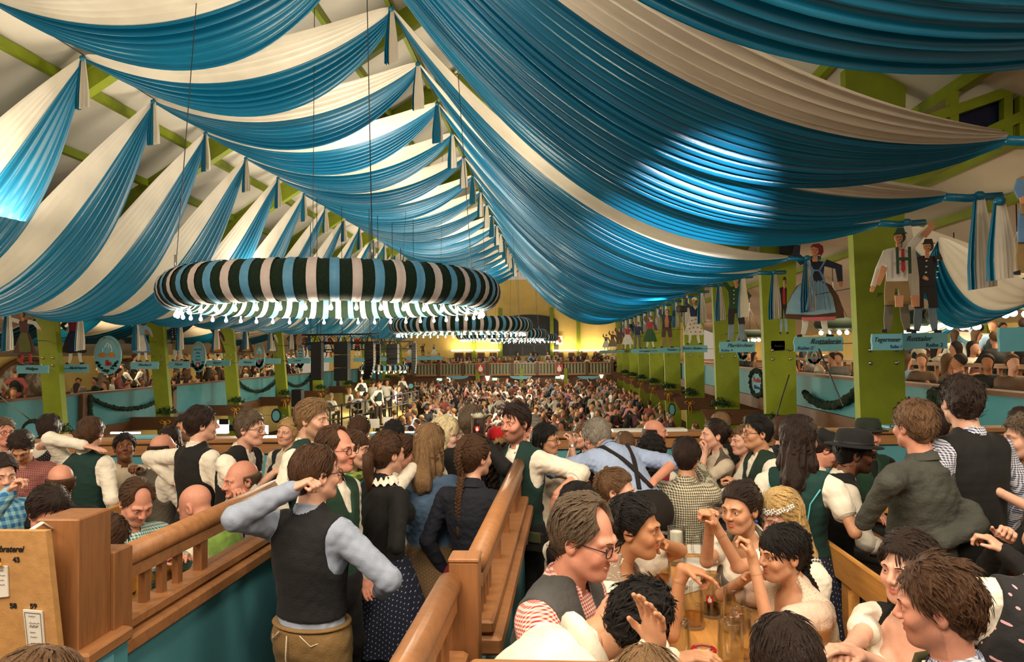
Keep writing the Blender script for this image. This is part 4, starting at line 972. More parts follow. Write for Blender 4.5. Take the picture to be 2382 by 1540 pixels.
def head_field(R, c, s, fem, spec):
    """head and face; R turns the head, c its centre (eye height), s its scale"""
    fat = spec.get('fat', 0.0)
    def f(p):
        q = ((p-c.astype(np.float32))@R.astype(np.float32))/s
        ax = np.abs(q[:, 0:1]); m = np.concatenate([ax, q[:, 1:]], 1)
        d = sd_ell(q, (0, .016, .036), (.074, .094, .084))
        d = smin(d, sd_ell(q, (0, -.030, -.030), (.061+fat*.01, .062, .082)), .04)
        d = smin(d, sd_cone(q, (0, -.071, -.094), (0, -.066, -.088), .021 if not fem else .017, .022), .035)
        d = smin(d, sd_cone(m, (.046+fat*.008, -.008, -.062), (.022, -.055, -.092), .020 if not fem else .015, .016), .03)
        d = smin(d, sd_cone(m, (.042, -.066, -.030), (.046, -.05, -.02), .020+fat*.006, .018), .025)
        d = smin(d, sd_cone(m, (.014, -.090, .024), (.046, -.074, .022), .0105, .010), .016)
        d = smax(d, -sd_ell(m, (.031, -.104, .003), (.021, .020, .013)), .014)
        d = smin(d, sd_cone(m, (.031, -.079, .003), (.032, -.079, .003), .0135, .0135), .003)
        d = smax(d, -sd_cone(m, (.017, -.0945, .0035), (.044, -.088, .0035), .0042, .0038), .002)
        d = smin(d, sd_cone(q, (0, -.088, .014), (0, -.110, -.022), .009, .0125), .012)
        d = smin(d, sd_ell(m, (.0125, -.101, -.028), (.008, .010, .008)), .006)
        up, lo_ = (.0062, .0075) if not fem else (.0072, .009)
        d = smin(d, sd_cone(m, (0, -.0935, -.0535), (.021, -.083, -.056), up, .003), .006)
        d = smin(d, sd_cone(m, (0, -.0925, -.0655), (.019, -.083, -.060), lo_, .003), .006)
        d = smax(d, -sd_cone(m, (0, -.101, -.0592), (.022, -.088, -.0588), .0026, .0015), .003)
        e = sd_ell(m, (.077, .012, -.006), (.011, .021, .033)); e = smax(e, -sd_ell(m, (.088, .006, -.002), (.010, .012, .020)), .006)
        d = smin(d, e, .008)
        return d*s
    return f
def hairline(a):
    return np.interp(a, [0, .5, .85, 1.1, 1.35, 1.6, 1.75, 2.05, 2.5, 3.15], [.074, .072, .055, .030, -.010, -.020, .010, -.045, -.080, -.088])
def hair_field(R, c, s, style, seed, vol, length):
    def f(p):
        q = ((p-c.astype(np.float32))@R.astype(np.float32))/s; ax = np.abs(q[:, 0:1]); m = np.concatenate([ax, q[:, 1:]], 1)
        a = np.arctan2(ax[:, 0], -(q[:, 1]-.0)); zl = hairline(a).astype(np.float32)
        w1 = wob(q*np.array([1, 1, .35], np.float32), 70, seed); w2 = wob(q, 42, seed+1)
        th = .010+vol
        d = sd_ell(q, (0, .018, .037), (.074+th, .094+th, .085+th*1.35)); d = smin(d, sd_cone(q, (0, .055, .0), (0, .058, -.045), .048+th*.6, .038+th*.4, None), .04)
        if style == 'quiff': d = smin(d, sd_cone(m, (0, -.07, .105), (.03, -.03, .118), .026, .02), .03)
        if style in ('fringe', 'braidfringe'): zl = np.where(a < .95, .022, zl)
        if style in ('bob',): d = smin(d, sd_cone(m, (.060, .03, .02), (.066, .012, -.085), .034, .030), .03); zl = np.where(a > .95, -.125, np.where(a < .7, .03, zl))
        if style in ('curly',): d = d-.012*wob(q, 95, seed+3)-.008*wob(q, 170, seed+4)
        elif style == 'wavy': d = d-.010*wob(q*np.array([1, 1, .7], np.float32), 48, seed+3)-.004*wob(q, 110, seed+4)
        elif style == 'afro': d = sd_ell(q, (0, .03, .03), (.125, .13, .125)); d = smin(d, sd_cone(q, (0, .06, -.02), (0, .07, -.16), .12, .11), .05)-.014*wob(q, 90, seed+3)-.008*wob(q, 190, seed+5); zl = np.where(a > 1.0, -.30, np.where(a < .8, .06, zl))
        else: d = d-.0035*w1-.002*w2
        if style == 'bald': zl = np.where(a < 1.25, .5, zl-.005); d = smax(d, q[:, 2]-.034, .012); d = smax(d, -(q[:, 1]+.015), .01)
        if style == 'thin': d = smax(d, -sd_ell(q, (0, -.095, .095), (.060, .085, .055)), .02)
        d = smax(d, (zl-q[:, 2])*.8, .008)
        d = smax(d, -sd_ell(m, (.080, .010, -.008), (.016, .020, .028)), .006) if style not in ('bob', 'long', 'afro', 'longfringe') else d
        return d*s
    return f
def tubes(mb, pts, r, n=10, m=0, sq=None): mb.tube(np.array(pts), r, n, m=m, sq=sq)
def person(label, hx, hy, Y, face=0, s=1.0, pose='stand', fem=False, skin='fair', hair=('short', 'brown'), top='white', vest=None, sleeve=1.0, legs='dtrousers', skirt=None, lean=0.0, side=0.0, nod=0.0, turn=0.0, tilt=0.0,
           lh=None, rh=None, le=None, re=None, lhp='relax', rhp='relax', glasses=None, beard=None, hat=None, fat=0.0, smile=0.0, scoop=False, puff=False, extras=(), floor=None, seat=.45, group=None, vol=.006, hlen=.5, knees=None, hs=1.0, collar=True, shw=1.0, cat='person', nohands=False, legspread=.1, vhem=-.015):
    """one person whose head centre is seen at photo pixel hx,hy at distance Y"""
    H = P(hx, hy, Y=Y); yaw = math.radians(face); base = rotz(yaw)
    # torso: head centre back down to the hips
    ln, sd = math.radians(lean), math.radians(side)
    R_t = rotx(ln)@roty(sd)                        # lean forward (towards -y), sideways
    Hn = R_t@np.array([0, -.035, .70])*s           # hip -> head centre, unrotated
    hip_w = H-base@Hn
    if floor is None: floor = 0.0
    if pose == 'stand' and hip_w[2]-floor < .25: floor = hip_w[2]-.8
    root = np.array([hip_w[0], hip_w[1], floor]); hz = hip_w[2]-floor
    toL = lambda w: base.T@(np.array(w, float)-root)
    hip = np.array([0, 0, hz]); T = lambda v: hip+R_t@(np.array(v, float)*s)
    hc = T((0, -.035, .70)); Rh = R_t@rotz(math.radians(turn))@rotx(math.radians(nod)-ln*.65)@roty(math.radians(tilt)-sd*.6)
    vox = float(np.clip(Y*2.0/FPX, .0045, .02)); seed = zlib.crc32(label.encode()) % 99991
    sh = {k: T((k*.178*shw, .01, .455)) for k in (-1, 1)}
    L1, L2 = .285*s, .255*s; arms = {}
    for k, tgt, hint in ((1, lh, le), (-1, rh, re)):
        if tgt is None:
            tgt = T((k*.23, -.05, -.03)) if pose != 'sit' else T((k*.17, -.36, .16)); tl = tgt
        elif len(tgt) == 3 and abs(tgt[0]) > 5: tl = toL(P(tgt[0], tgt[1], Y=tgt[2]))
        else: tl = T(tgt)
        hv = np.array(hint if hint is not None else (k*.6, .5, -.7), float)
        arms[k] = ik(sh[k], tl, L1, L2, hv)
    # ---- fields
    ps = lambda *a: T(a)
    wst = 1.0+fat*.9
    def torso(p, o=0.0, neck=True, hem=None):
        q = ((p-hip.astype(np.float32))@R_t.astype(np.float32))/s
        d = sd_ell(q, (0, .0, -.02), ((.165 if not fem else .17)*(1+fat*.4), .118*(1+fat*.5), .14))
        d = smin(d, sd_ell(q, (0, .0-.03*fat, .16), ((.148 if not fem else .125)*wst, .106*wst, .17)), .07)
        d = smin(d, sd_ell(q, (0, .01, .345), ((.172 if not fem else .150)*shw, .118, .17)), .06)
        d = smin(d, sd_cone(q, (-.135*shw, .012, .455), (.135*shw, .012, .455), .066 if not fem else .056, .066 if not fem else .056), .05)
        d = smin(d, sd_cone(q, (0, .015, .48), (0, .012, .535), .085, .058), .04)
        if fem: m = np.concatenate([np.abs(q[:, :1]), q[:, 1:]], 1); d = smin(d, sd_ell(m, (.068, -.10, .335), (.066, .062, .068)), .03)
        if neck: d = smin(d, sd_cone(q, (0, .012, .50), (0, -.005, .63), .058 if not fem else .048, .054 if not fem else .045), .03)
        return d*s-o
    ra = (.050, .040, .030) if not fem else (.042, .033, .025)
    def armf(p, k, o=0.0, upto=1.0):
        el, wr = arms[k]; d = sd_cone(p, sh[k], el, ra[0]*s*1.08+o, ra[1]*s+o)
        if upto > .55: 
            t_ = min(1.0, (upto-.5)*2); e2 = el+(wr-el)*t_; d = smin(d, sd_cone(p, el, e2, ra[1]*s+o, (ra[1]+(ra[2]-ra[1])*t_)*s+o), .02)
        return d
    def legs_pts():
        r = {}
        for k in (-1, 1):
            h0 = hip+np.array([k*.09*s, 0, -.03*s])
            if pose == 'stand': kn = np.array([k*(.10+legspread*.3)*s, -.03, hz*.52]); an = np.array([k*(.10+legspread*.6)*s, .03, .09])
            elif pose == 'sit':
                kn = hip+np.array([k*.13*s, -.40*s, -.0]); an = np.array([kn[0], kn[1]+.05, .09]); 
            r[k] = (h0, kn, an)
        return r
    LG = legs_pts()
    def legf(p, o=0.0):
        d = None
        for k in (-1, 1):
            h0, kn, an = LG[k]; e = smin(sd_cone(p, h0, kn, .088*s+o, .062*s+o), sd_cone(p, kn, an, .062*s+o, .042*s+o), .03)
            d = e if d is None else np.minimum(d, e)
        return d
    hf = head_field(Rh, hc, s*hs, fem, dict(fat=fat))
    nk0, nk1 = T((0, .012, .50)), hc+Rh@np.array([0, .022, -.06])*s
    def neckf(p): return sd_cone(p, nk0, nk1, (.060 if not fem else .049)*s, (.057 if not fem else .046)*s)
    mats = [skinmat('skin_'+skin, SKIN[skin])]
    root_o = thing('person', label, cat, tuple(root), yaw, group)
    VV, FF, TT = [], [], []; nv = 0
    def addm(V, F, tint=None):
        nonlocal nv
        if len(V) == 0: return
        VV.append(V); FF.append(F+nv); nv += len(V); TT.append(tint if tint is not None else np.ones((len(V), 3)))
    # head and neck at fine grain
    hv = max(.0035, vox*.55)
    full = lambda p: smin(hf(p), neckf(p), .03)
    V, F = snet(full, hc-np.array([.125, .14, .205])*s*hs, hc+np.array([.125, .13, .14])*s*hs, hv)
    q = ((V-hc)@Rh)/(s*hs); tint = np.ones((len(V), 3))
    g3 = lambda c_, r_: np.exp(-(((np.abs(q)*np.array([1, 0, 0])+q*np.array([0, 1, 1])-np.array(c_))/np.array(r_))**2).sum(1))
    lp = np.clip(g3((0, -.095, -.0535), (.020, .03, .0055))+g3((0, -.095, -.066), (.018, .03, .0065)), 0, 1)[:, None]*(q[:, 1:2] < -.07)
    tint = tint*(1-lp)+lp*np.array([.80, .42, .42] if not fem else [.78, .30, .32])
    ck = g3((.045, -.07, -.03), (.022, .05, .02))[:, None]*.6+g3((0, -.11, -.02), (.014, .03, .016))[:, None]*.5+g3((.082, .01, -.005), (.012, .04, .04))[:, None]*.5
    tint = tint*(1-ck*np.array([.02, .18, .18]))
    if fem: es = g3((.031, -.09, .009), (.017, .03, .0075))[:, None]; tint = tint*(1-es*np.array([.35, .45, .45]))
    if beard:
        bc = np.array(HAIR[beard[1]][:3])/np.array(SKIN[skin][:3])*1.3; a = np.arctan2(np.abs(q[:, 0]), -q[:, 1])
        bm = np.clip((-.036-q[:, 2]+np.clip(a-.6, 0, 1)*.07)/.012, 0, 1)*(q[:, 1] < .01)*(q[:, 2] > -.135)*(1-lp[:, 0])
        st = beard[0]*(bm*(.75+.25*wob(V, 900, 1)))[:, None]; tint = tint*(1-st)+st*bc
    addm(V, F, tint)
    # torso, arms (skin; mostly under the clothes)
    def bodyf(p):
        d = torso(p)
        for k in (-1, 1): d = smin(d, armf(p, k), .02)
        return d
    pts = np.array([*[T((a_, b_, c_)) for a_ in (-.2, .2) for b_ in (-.14, .14) for c_ in (-.16, .62)], *[x for k in (-1, 1) for x in (sh[k], *arms[k])]])
    lo, hi = pts.min(0)-.13, pts.max(0)+.13
    bv = max(.008, vox*1.3); 
    V, F = snet(lambda p: bodyf(p)+.002, lo, hi, bv); addm(V, F)
    # hands
    if not nohands:
        hvx = max(.0032, vox*.6)
        for k, hp in ((1, lhp), (-1, rhp)):
            if hp == 'none': continue
            el, wr = arms[k]; fd = _n(wr-el); fd0 = fd
            pn = np.array([0, 0, -1.0]) if abs(fd[2]) < .8 else np.array([0, -1.0, 0])+np.array([-k*.8, 0, 0])
            if isinstance(hp, tuple):
                if len(hp) > 2: fd = _n(np.array(hp[2], float))
                hp, pn = hp[0], hp[1]
            pn = np.array(pn, float); pn = _n(pn-fd*np.dot(pn, fd)); sdv = np.cross(fd, pn)*k     # towards the thumb
            if hp == 'drop': fd = _n(fd*.4+np.array([0, 0, -.9])); pn = _n(pn-fd*np.dot(pn, fd)); sdv = np.cross(fd, pn)*k
            sc_ = s*(1.0 if not fem else .9); pc = wr+fd*.05*sc_; segs = []; curl = {'relax': .5, 'flat': .12, 'fist': 1.45, 'grip': 1.05, 'drop': .35, 'point': .4, 'spread': .3}[hp]
            for j in range(4):
                of = (1.5-j)*.020; bl = [.040, .044, .041, .033][j]*sc_; cj = curl*(1+.12*j)
                if hp == 'point' and j > 0: cj = 1.3
                b0 = wr+fd*(.092-.004*abs(j-1.2))*sc_+sdv*of*sc_*(1.15 if hp == 'spread' else 1)
                dir_ = fd*math.cos(cj*.6)+pn*math.sin(cj*.6)+sdv*of*(4 if hp == 'spread' else 1.2); dir_ = _n(dir_); b1 = b0+dir_*bl
                d2 = fd*math.cos(cj*1.5)+pn*math.sin(cj*1.5); b2 = b1+_n(d2)*bl*.68; d3 = fd*math.cos(cj*2.1)+pn*math.sin(cj*2.1); b3 = b2+_n(d3)*bl*.5
                segs += [(b0, b1, .0095, .0085), (b1, b2, .0085, .0078), (b2, b3, .0078, .0066)]
            t0 = wr+fd*.03*sc_+sdv*.028*sc_; t1 = t0+_n(fd*.75+sdv*.75+pn*.35)*.042*sc_; t2 = t1+_n(fd*.9+sdv*.15+pn*.6)*.032*sc_
            segs += [(wr+fd*.015*sc_+sdv*.012*sc_, t0, .014, .014), (t0, t1, .0125, .0095), (t1, t2, .0095, .0075)]
            def handf(p, wr=wr, fd=fd, fd0=fd0, sdv=sdv, pn=pn, segs=segs):
                Bm = np.stack([sdv, fd, pn], 1).astype(np.float32); q = (p-(wr+fd*.052*sc_).astype(np.float32))@Bm/sc_
                d = sd_ell(q, (0, -.002, 0), (.043, .056, .018))*sc_; d = smin(d, sd_cone(p, wr-fd0*.05, wr+fd*.02, ra[2]*s*1.02, .024*sc_), .02)
                for a_, b_, r1, r2 in segs: d = smin(d, sd_cone(p, a_, b_, r1*sc_, r2*sc_), .006)
                return d
            allp = np.array([x for sg in segs for x in sg[:2]]+[wr-fd*.05]); V, F = snet(handf, allp.min(0)-.03, allp.max(0)+.03, hvx)
            tn = np.ones((len(V), 3)); 
            for sg in segs[2:12:3]:
                if fem and 'rednails' in extras: kk = np.exp(-(((V-sg[1])/.008)**2).sum(1))[:, None]; tn = tn*(1-kk)+kk*np.array([.7, .12, .12])
            addm(V, F, tn)
    me = mesh_np('body', np.concatenate(VV), np.concatenate(FF), mats)
    ca = me.color_attributes.new('tint', 'FLOAT_COLOR', 'POINT'); ca.data.foreach_set('color', np.concatenate([np.concatenate(TT), np.ones((nv, 1))], 1).astype(np.float32).reshape(-1))
    link('body', me, root_o)
    vis = abs(((face+turn+180) % 360)-180) < 150
    # eyes, brows
    if vis and Y < 9:
        for k in (-1, 1):
            ec = hc+Rh@np.array([k*.0315, -.0778, .0032])*s*hs
            e = MB(); e.blob((0, 0, 0), .0122*s*hs, 12); eo = e.build('eye', M['eye'], root_o, tuple(ec))
            gz = _n(Rh@np.array([.06*math.sin(math.radians(turn)), -1, -.03])); ir = MB(); ir.blob(gz*.0074*s*hs, .0060*s*hs, 10); ir.build('iris', M['iris'], eo)
            br = MB(); bp = [hc+Rh@np.array([k*x, y, z])*s*hs for x, y, z in ((.014, -.0985, .0235), (.028, -.0955, .0275), (.044, -.0835, .0235))]
            br.tube(bp, [.003*s, .0034*s, .0018*s], 6, sq=.7); br.build('eyebrow', hairmat(hair[1] if hair[1] not in ('platinum', 'strawblond') else 'darkblond', HAIR[hair[1] if hair[1] not in ('platinum', 'strawblond') else 'darkblond']), root_o)
        if smile > 0:
            m = MB(); m.tube([hc+Rh@np.array([x, -.0935+abs(x)*.30, -.0600+abs(x)*abs(x)*8])*s*hs for x in np.linspace(-.019, .019, 7)], .0032*s, 6); m.build('teeth', M['white'], root_o)
    if glasses:
        m = MB()
        for k in (-1, 1):
            cc = np.array([k*.033, -.105, .001]); ring = [hc+Rh@(cc+np.array([math.copysign(abs(math.cos(a))**.7, math.cos(a))*.0235, abs(math.cos(a))*.004, math.copysign(abs(math.sin(a))**.7, math.sin(a))*.0165]))*s*hs for a in np.linspace(0, 2*math.pi, 17)[:-1]]
            m.tube(ring, .0019*s, 6, closed=True); m.tube([hc+Rh@np.array([k*x, y, z])*s*hs for x, y, z in ((.057, -.100, .006), (.074, -.05, .008), (.080, .01, .006))], .0018*s, 6)
        m.tube([hc+Rh@np.array([x, -.109, .004])*s*hs for x in (-.010, 0, .010)], .0018*s, 6); m.build('glasses', M['frame'], root_o)
    # hair
    st, hcn = hair; hm = hairmat(hcn, HAIR[hcn]); hvx = max(.0042, vox*.75)
    if st != 'none':
        base_st = {'long': 'long', 'braid': 'updo', 'pony': 'updo', 'bun': 'updo', 'crownbraid': 'updo', 'braidfringe': 'braidfringe'}.get(st, st)
        fh = hair_field(Rh, hc, s*hs, base_st, seed, vol, hlen)
        down = None
        if st in ('long', 'longfringe'):
            a0 = T((0, .06, .70)); a1 = T((0, .115, .48)); a2 = T((0, .135, .66-hlen))
            sides = [[hc+Rh@np.array([k*.066, .02, .03])*s*hs, T((k*.076, .035, .56)), T((k*.082, .05-.05*(hlen > .3), .66-hlen*.85))] for k in (-1, 1)]
            def down(p):
                pw = 1+0*p[:, :1]; d = sd_cone(p, hc+Rh@np.array([0, .05, .02])*s, a1, .075*s, .062*s); d = smin(d, sd_cone(p, a1, a2, .062*s, .05*s), .03)
                for sg in sides: d = smin(smin(d, sd_cone(p, sg[0], sg[1], .030*s, .034*s), .03), sd_cone(p, sg[1], sg[2], .034*s, .016*s), .03)
                q = ((p-hip.astype(np.float32))@R_t.astype(np.float32)); ang_ = np.arctan2(q[:, 0], q[:, 1])
                d = smax(d, -(hf(p)-.001), .004)
                return d-.006*np.sin(ang_*16+wob(p, 12, seed)*3)-.003*wob(p*np.array([1, 1, .15], np.float32), 160, seed)
        fn = (lambda p: smin(fh(p), down(p), .025)) if down else fh
        lo, hi = hc-np.array([.16, .18, .30])*s, hc+np.array([.16, .18, .19])*s
        if down: lo = np.minimum(lo, np.array([a2, a1, sides[0][2], sides[1][2]]).min(0)-.1); hi = np.maximum(hi, np.array([a2, a1]).max(0)+.12)
        V, F = snet(fn, lo, hi, hvx); ho = None
        def locks(nl, ln, wd, lift, up=0.0):
            """small tapered strands that lie along the hair"""
            g = np.random.default_rng(seed+5); qv = ((V-hc)@Rh)/(s*hs); c0 = np.array([0, .018, .037]); r_ = qv-c0; rn = np.linalg.norm(r_, axis=1); ok = np.argwhere((rn > .07) & (qv[:, 2] > -.075))[:, 0]
            if len(ok) < 10: return
            ii = g.choice(ok, nl); P0 = r_[ii]; R0 = np.linalg.norm(P0, axis=1, keepdims=True); D = P0/R0
            fl = np.array([0, .55, -.75]) if not up else np.array([0, .75, .35]); fl = fl+g.normal(size=(nl, 3))*.22; fl[:, 0] += np.sign(D[:, 0])*.25
            fl -= D*(fl*D).sum(1, keepdims=True); fl /= np.linalg.norm(fl, axis=1, keepdims=True)+1e-6; sdv = np.cross(D, fl); LN = ln*g.uniform(.6, 1.3, (nl, 1)); W = wd*g.uniform(.6, 1.3, (nl, 1)); lf = lift*g.uniform(.3, 1.2, (nl, 1))
            rows = []
            for t_, ww, zz in ((0, .5, -.5), (.3, 1, .55), (.65, .85, .8), (1, .08, 1.0)):
                d_ = D*np.cos(LN*t_/R0)+fl*np.sin(LN*t_/R0); b = c0+d_*(R0+.0005+lf*zz*(.4+t_)); rows += [b-sdv*W*ww, b+d_*W*ww*.7, b+sdv*W*ww]
            A = np.stack(rows, 1).reshape(-1, 3); k = np.arange(nl)[:, None]*12; Fq = []
            for j in range(3):
                for a_, b_ in ((0, 1), (1, 2)): Fq.append(np.concatenate([k+3*j+b_, k+3*j+a_, k+3*j+3+a_, k+3*j+3+b_], 1))
            return hc+(A*s*hs)@Rh.T, np.concatenate(Fq)
        LK = None
        if len(V) and Y < 7.2 and base_st not in ('afro', 'none'):
            nl = int(np.clip(1500/Y, 150, 620)); LK = locks(nl, .055 if base_st not in ('curly', 'wavy') else .04, .0032 if Y < 4.5 else .0042, .004 if base_st not in ('curly', 'wavy') else .011, up=1.0*(base_st == 'updo'))
            if LK is not None: F = np.concatenate([F, LK[1]+len(V)]); V = np.concatenate([V, LK[0]])
        if len(V): ho = link('hair', mesh_np('hair', V, F, hm), root_o)
        def plait(pts, r, nm='braid'):
            pts = np.array(pts); N = 26; tt = np.linspace(0, 1, N); P_ = np.stack([np.interp(tt, np.linspace(0, 1, len(pts)), pts[:, i]) for i in range(3)], 1); m = MB()
            for ph in range(3):
                tw = [P_[i]+Rh@np.array([math.cos(i*1.15+ph*2.094)*r*.62, math.sin(2*(i*1.15+ph*2.094))*r*.34, 0]) for i in range(N)]; m.tube(tw, [r*.62*(1-.45*t_) for t_ in tt], 8)
            m.tube([P_[-1], P_[-1]-np.array([0, 0, .05])*s, P_[-1]-np.array([0, 0, .09])*s], [r*.3, r*.6, r*.15], 8); m.build(nm, hm, root_o)
        hp_ = lambda x, y, z: hc+Rh@np.array([x, y, z])*s*hs
        if st in ('braid', 'braidfringe'):
            plait([hp_(0, .075, .128), hp_(0, .128+vol, .07), hp_(0, .138+vol, .0), hp_(0, .125, -.07), hp_(.0, .115, -.11)], .028*s, 'french_braid'); e = hp_(.0, .115, -.10); plait([e, e+R_t@np.array([0, .045, -.12])*s, e+R_t@np.array([0, .05, -.16-hlen*.5])*s], .025*s)
        if st == 'crownbraid': plait([hp_(math.sin(a)*.096, .030+.03*abs(math.sin(a)), .022+.122*math.cos(a)) for a in np.linspace(-1.75, 1.75, 9)], .017*s, 'crown_braid'); m = MB(); m.blob(hp_(0, .115, -.01), .045*s, 10); m.build('hair_knot', hm, root_o)
        if st == 'bun': m = MB(); m.blob(hp_(0, .125, .035), (.050*s, .045*s, .048*s), 12); m.build('bun', hm, root_o)
        if st == 'pony': m = MB(); m.tube([hp_(0, .10, .03), hp_(0, .15, .0), hp_(0, .15, -.10), hp_(0, .13, -.2-hlen*.2)], [.02*s, .04*s, .035*s, .01*s], 10); m.build('ponytail', hm, root_o)
    if hat:
        kind, hcol = hat; hmm_ = plain('felt_'+hcol, {'black': srgb(26, 26, 28), 'green': srgb(34, 44, 34), 'red': srgb(196, 24, 30), 'grey': srgb(50, 52, 50)}[hcol], .9, .1, 30, .3, 150)
        m = MB(); k = s*hs
        if kind == 'brim': m.lathe([(.150, .050), (.152, .056), (.104, .064), (.100, .075), (.096, .12), (.082, .152), (.05, .158), (.0001, .150)], (0, .012, 0), 36, sy=1.16); 
        elif kind == 'cap': m.lathe([(.098, .04), (.104, .075), (.104, .115), (.09, .128), (.0001, .132)], (0, .014, 0), 32, sy=1.18)
        else: m.lathe([(.096, .045), (.098, .075), (.085, .118), (.05, .140), (.0001, .146)], (0, .012, 0), 28, sy=1.16)
        for i in range(len(m.V)): m.V[i] = hc+(m.V[i]*k)@Rh.T
        h_ = m.build('hat' if kind != 'cap' else 'cap', hmm_, root_o)
        if kind == 'brim': b = MB().lathe([(.1025, .064), (.1035, .068), (.1015, .082), (.099, .083)], (0, .012, 0), 36, sy=1.16); b.V[0] = hc+(b.V[0]*k)@Rh.T; b.build('hat_band', M['black'], h_)
        if kind == 'cap': b = MB(); b.blob((.05, -.095, .09), (.012, .008, .012), 8); b.blob((-.02, -.108, .06), (.016, .006, .012), 8); b.V = [hc+(v*k)@Rh.T for v in b.V]; b.build('badge', M['steel'], h_)
    # ---- clothing
    cv = max(.0075, vox*1.15)
    def wrinkle(p, amp): return amp*(np.abs(wob(p*np.array([1, 1, 1.6], np.float32), 27, seed+7))+.5*wob(p, 60, seed+8))
    def qlocal(p): return ((p-hip.astype(np.float32))@R_t.astype(np.float32))/s
    if top:
        def shirt(p):
            q = qlocal(p); d = torso(p, .009*s, neck=False)
            for k in (-1, 1):
                if not puff: d = smin(d, armf(p, k, .011*s, sleeve), .03)
                else:
                    el = arms[k][0]; e = sh[k]+(el-sh[k])*.52; d = smin(d, sd_cone(p, sh[k]+(e-sh[k])*.25, e, .070*s, .062*s), .03)
            d = d-wrinkle(p, .0055*s)
            if scoop: d = smax(d, -sd_ell(q, (0, -.11, .50), (.115, .13, .125)), .01)
            elif vest is None or not scoop: d = smax(d, -sd_cone(q, (0, -.02, .56), (0, -.04, .70), .052, .075)*s, .008)
            d = smax(d, (-.10-q[:, 2])*s, .01)
            return d
        pp = np.array([*[T((a_, b_, c_)) for a_ in (-.24, .24) for b_ in (-.22, .18) for c_ in (-.14, .60)], *[x for k in (-1, 1) for x in (sh[k], arms[k][0], arms[k][0]+(arms[k][1]-arms[k][0])*max(0, (sleeve-.5)*2))]])
        V, F = snet(shirt, pp.min(0)-.09, pp.max(0)+.09, cv); so = link('shirt' if not fem else 'blouse', mesh_np('shirt', V, F, C(top)), root_o)
        if collar and not scoop:
            m = MB(); a = np.linspace(-2.75, 2.75, 24); 
            G = []
            for rr, zz in ((.060, .525), (.058, .572), (.064, .580), (.078, .545)): G.append([T((math.sin(x)*rr*(1+.0*abs(x)), .012-math.cos(x+math.pi)*-rr*1.0-.012, zz+.012*math.cos(x+math.pi)*-1-.02*(abs(x) > 2.4))) for x in a])
            G = [[T((math.sin(x)*rr, .008+math.cos(x)*rr*1.02, zz-.016*(1-math.cos(x))*.9)) for x in a] for rr, zz in ((.064, .515), (.061, .575), (.067, .584), (.083, .545))]
            m.sheet(G); m.build('collar', C(top), so)
        if puff:
            m = MB()
            for k in (-1, 1): el = arms[k][0]; e = sh[k]+(el-sh[k])*.62; m.tube([e+_n(el-sh[k])*x for x in (-.02, 0, .012)], [.060*s, .052*s, .056*s], 16)
            m.build('sleeve_band', C(top), so)
        elif sleeve < .97:
            m = MB()
            for k in (-1, 1):
                el, wr = arms[k]; t_ = (sleeve-.5)*2
                a_ = el+(wr-el)*t_ if t_ > 0 else sh[k]+(el-sh[k])*sleeve*2*.98; dd = _n(wr-el) if t_ > 0 else _n(el-sh[k]); r = (ra[1]+(ra[2]-ra[1])*max(t_, 0))*s+.016*s
                m.tube([a_-dd*.03, a_-dd*.025, a_+dd*.02, a_+dd*.024], [r, r+.004, r+.004, r-.004], 14)
            m.build('cuff', C(top), so)
    if vest:
        def vestf(p):
            q = qlocal(p); d = torso(p, .020*s, neck=False)-wrinkle(p, .003*s)
            m = np.concatenate([np.abs(q[:, :1]), q[:, 1:]], 1)
            d = smax(d, -sd_ell(m, (.215*shw, .0, .40), (.068, .25, .155)), .012)
            if fem or scoop: d = smax(d, -sd_ell(q, (0, -.13, .50), (.115, .16, .17)), .012); d = smax(d, -sd_ell(q, (0, .12, .56), (.10, .12, .10)), .012)
            else: d = smax(d, -sd_cone(q, (0, -.16, .30), (0, -.10, .62), .012, .09)*s, .01); d = smax(d, -sd_cone(q, (0, .03, .575), (0, .03, .70), .060, .09)*s, .01)
            return smax(d, ((vhem if not fem else .04)-q[:, 2])*s, .006)
        _bx = np.array([T((a_, b_, c_)) for a_ in (-.26, .26) for b_ in (-.24, .2) for c_ in (-.14, .60)])
        V, F = snet(vestf, _bx.min(0)-.06, _bx.max(0)+.06, cv)
        if len(V): link('vest' if not fem else 'bodice', mesh_np('vest', V, F, C(vest)), root_o)
    if skirt:
        m = MB(); a = np.linspace(0, 2*math.pi, 49); G = []
        zt_ = hz+.10*s; zb = max(.28, hz-.62)
        if pose == 'sit':
            def skf(p): return smin(legf(p, .03), sd_ell(p, hip, (.20*s, .18*s, .12*s)), .06)-wrinkle(p, .01)
            V, F = snet(skf, hip-np.array([.3, .62, .6]), hip+np.array([.3, .3, .22]), .018); link('skirt', mesh_np('skirt', V, F, C(skirt)), root_o)
        else:
            for i, t_ in enumerate(np.linspace(0, 1, 9)):
                r0 = .135+.20*t_**.7; G.append([(math.sin(x)*r0*(1+.055*t_*math.sin(x*13+seed)), math.cos(x)*r0*.85*(1+.055*t_*math.sin(x*13+seed)), zt_+(zb-zt_)*t_) for x in a])
            m.sheet(G); m.sheet([[(q[0]*.985, q[1]*.985, q[2]) for q in r] for r in G], 0, True); m.build('skirt', C(skirt), root_o)
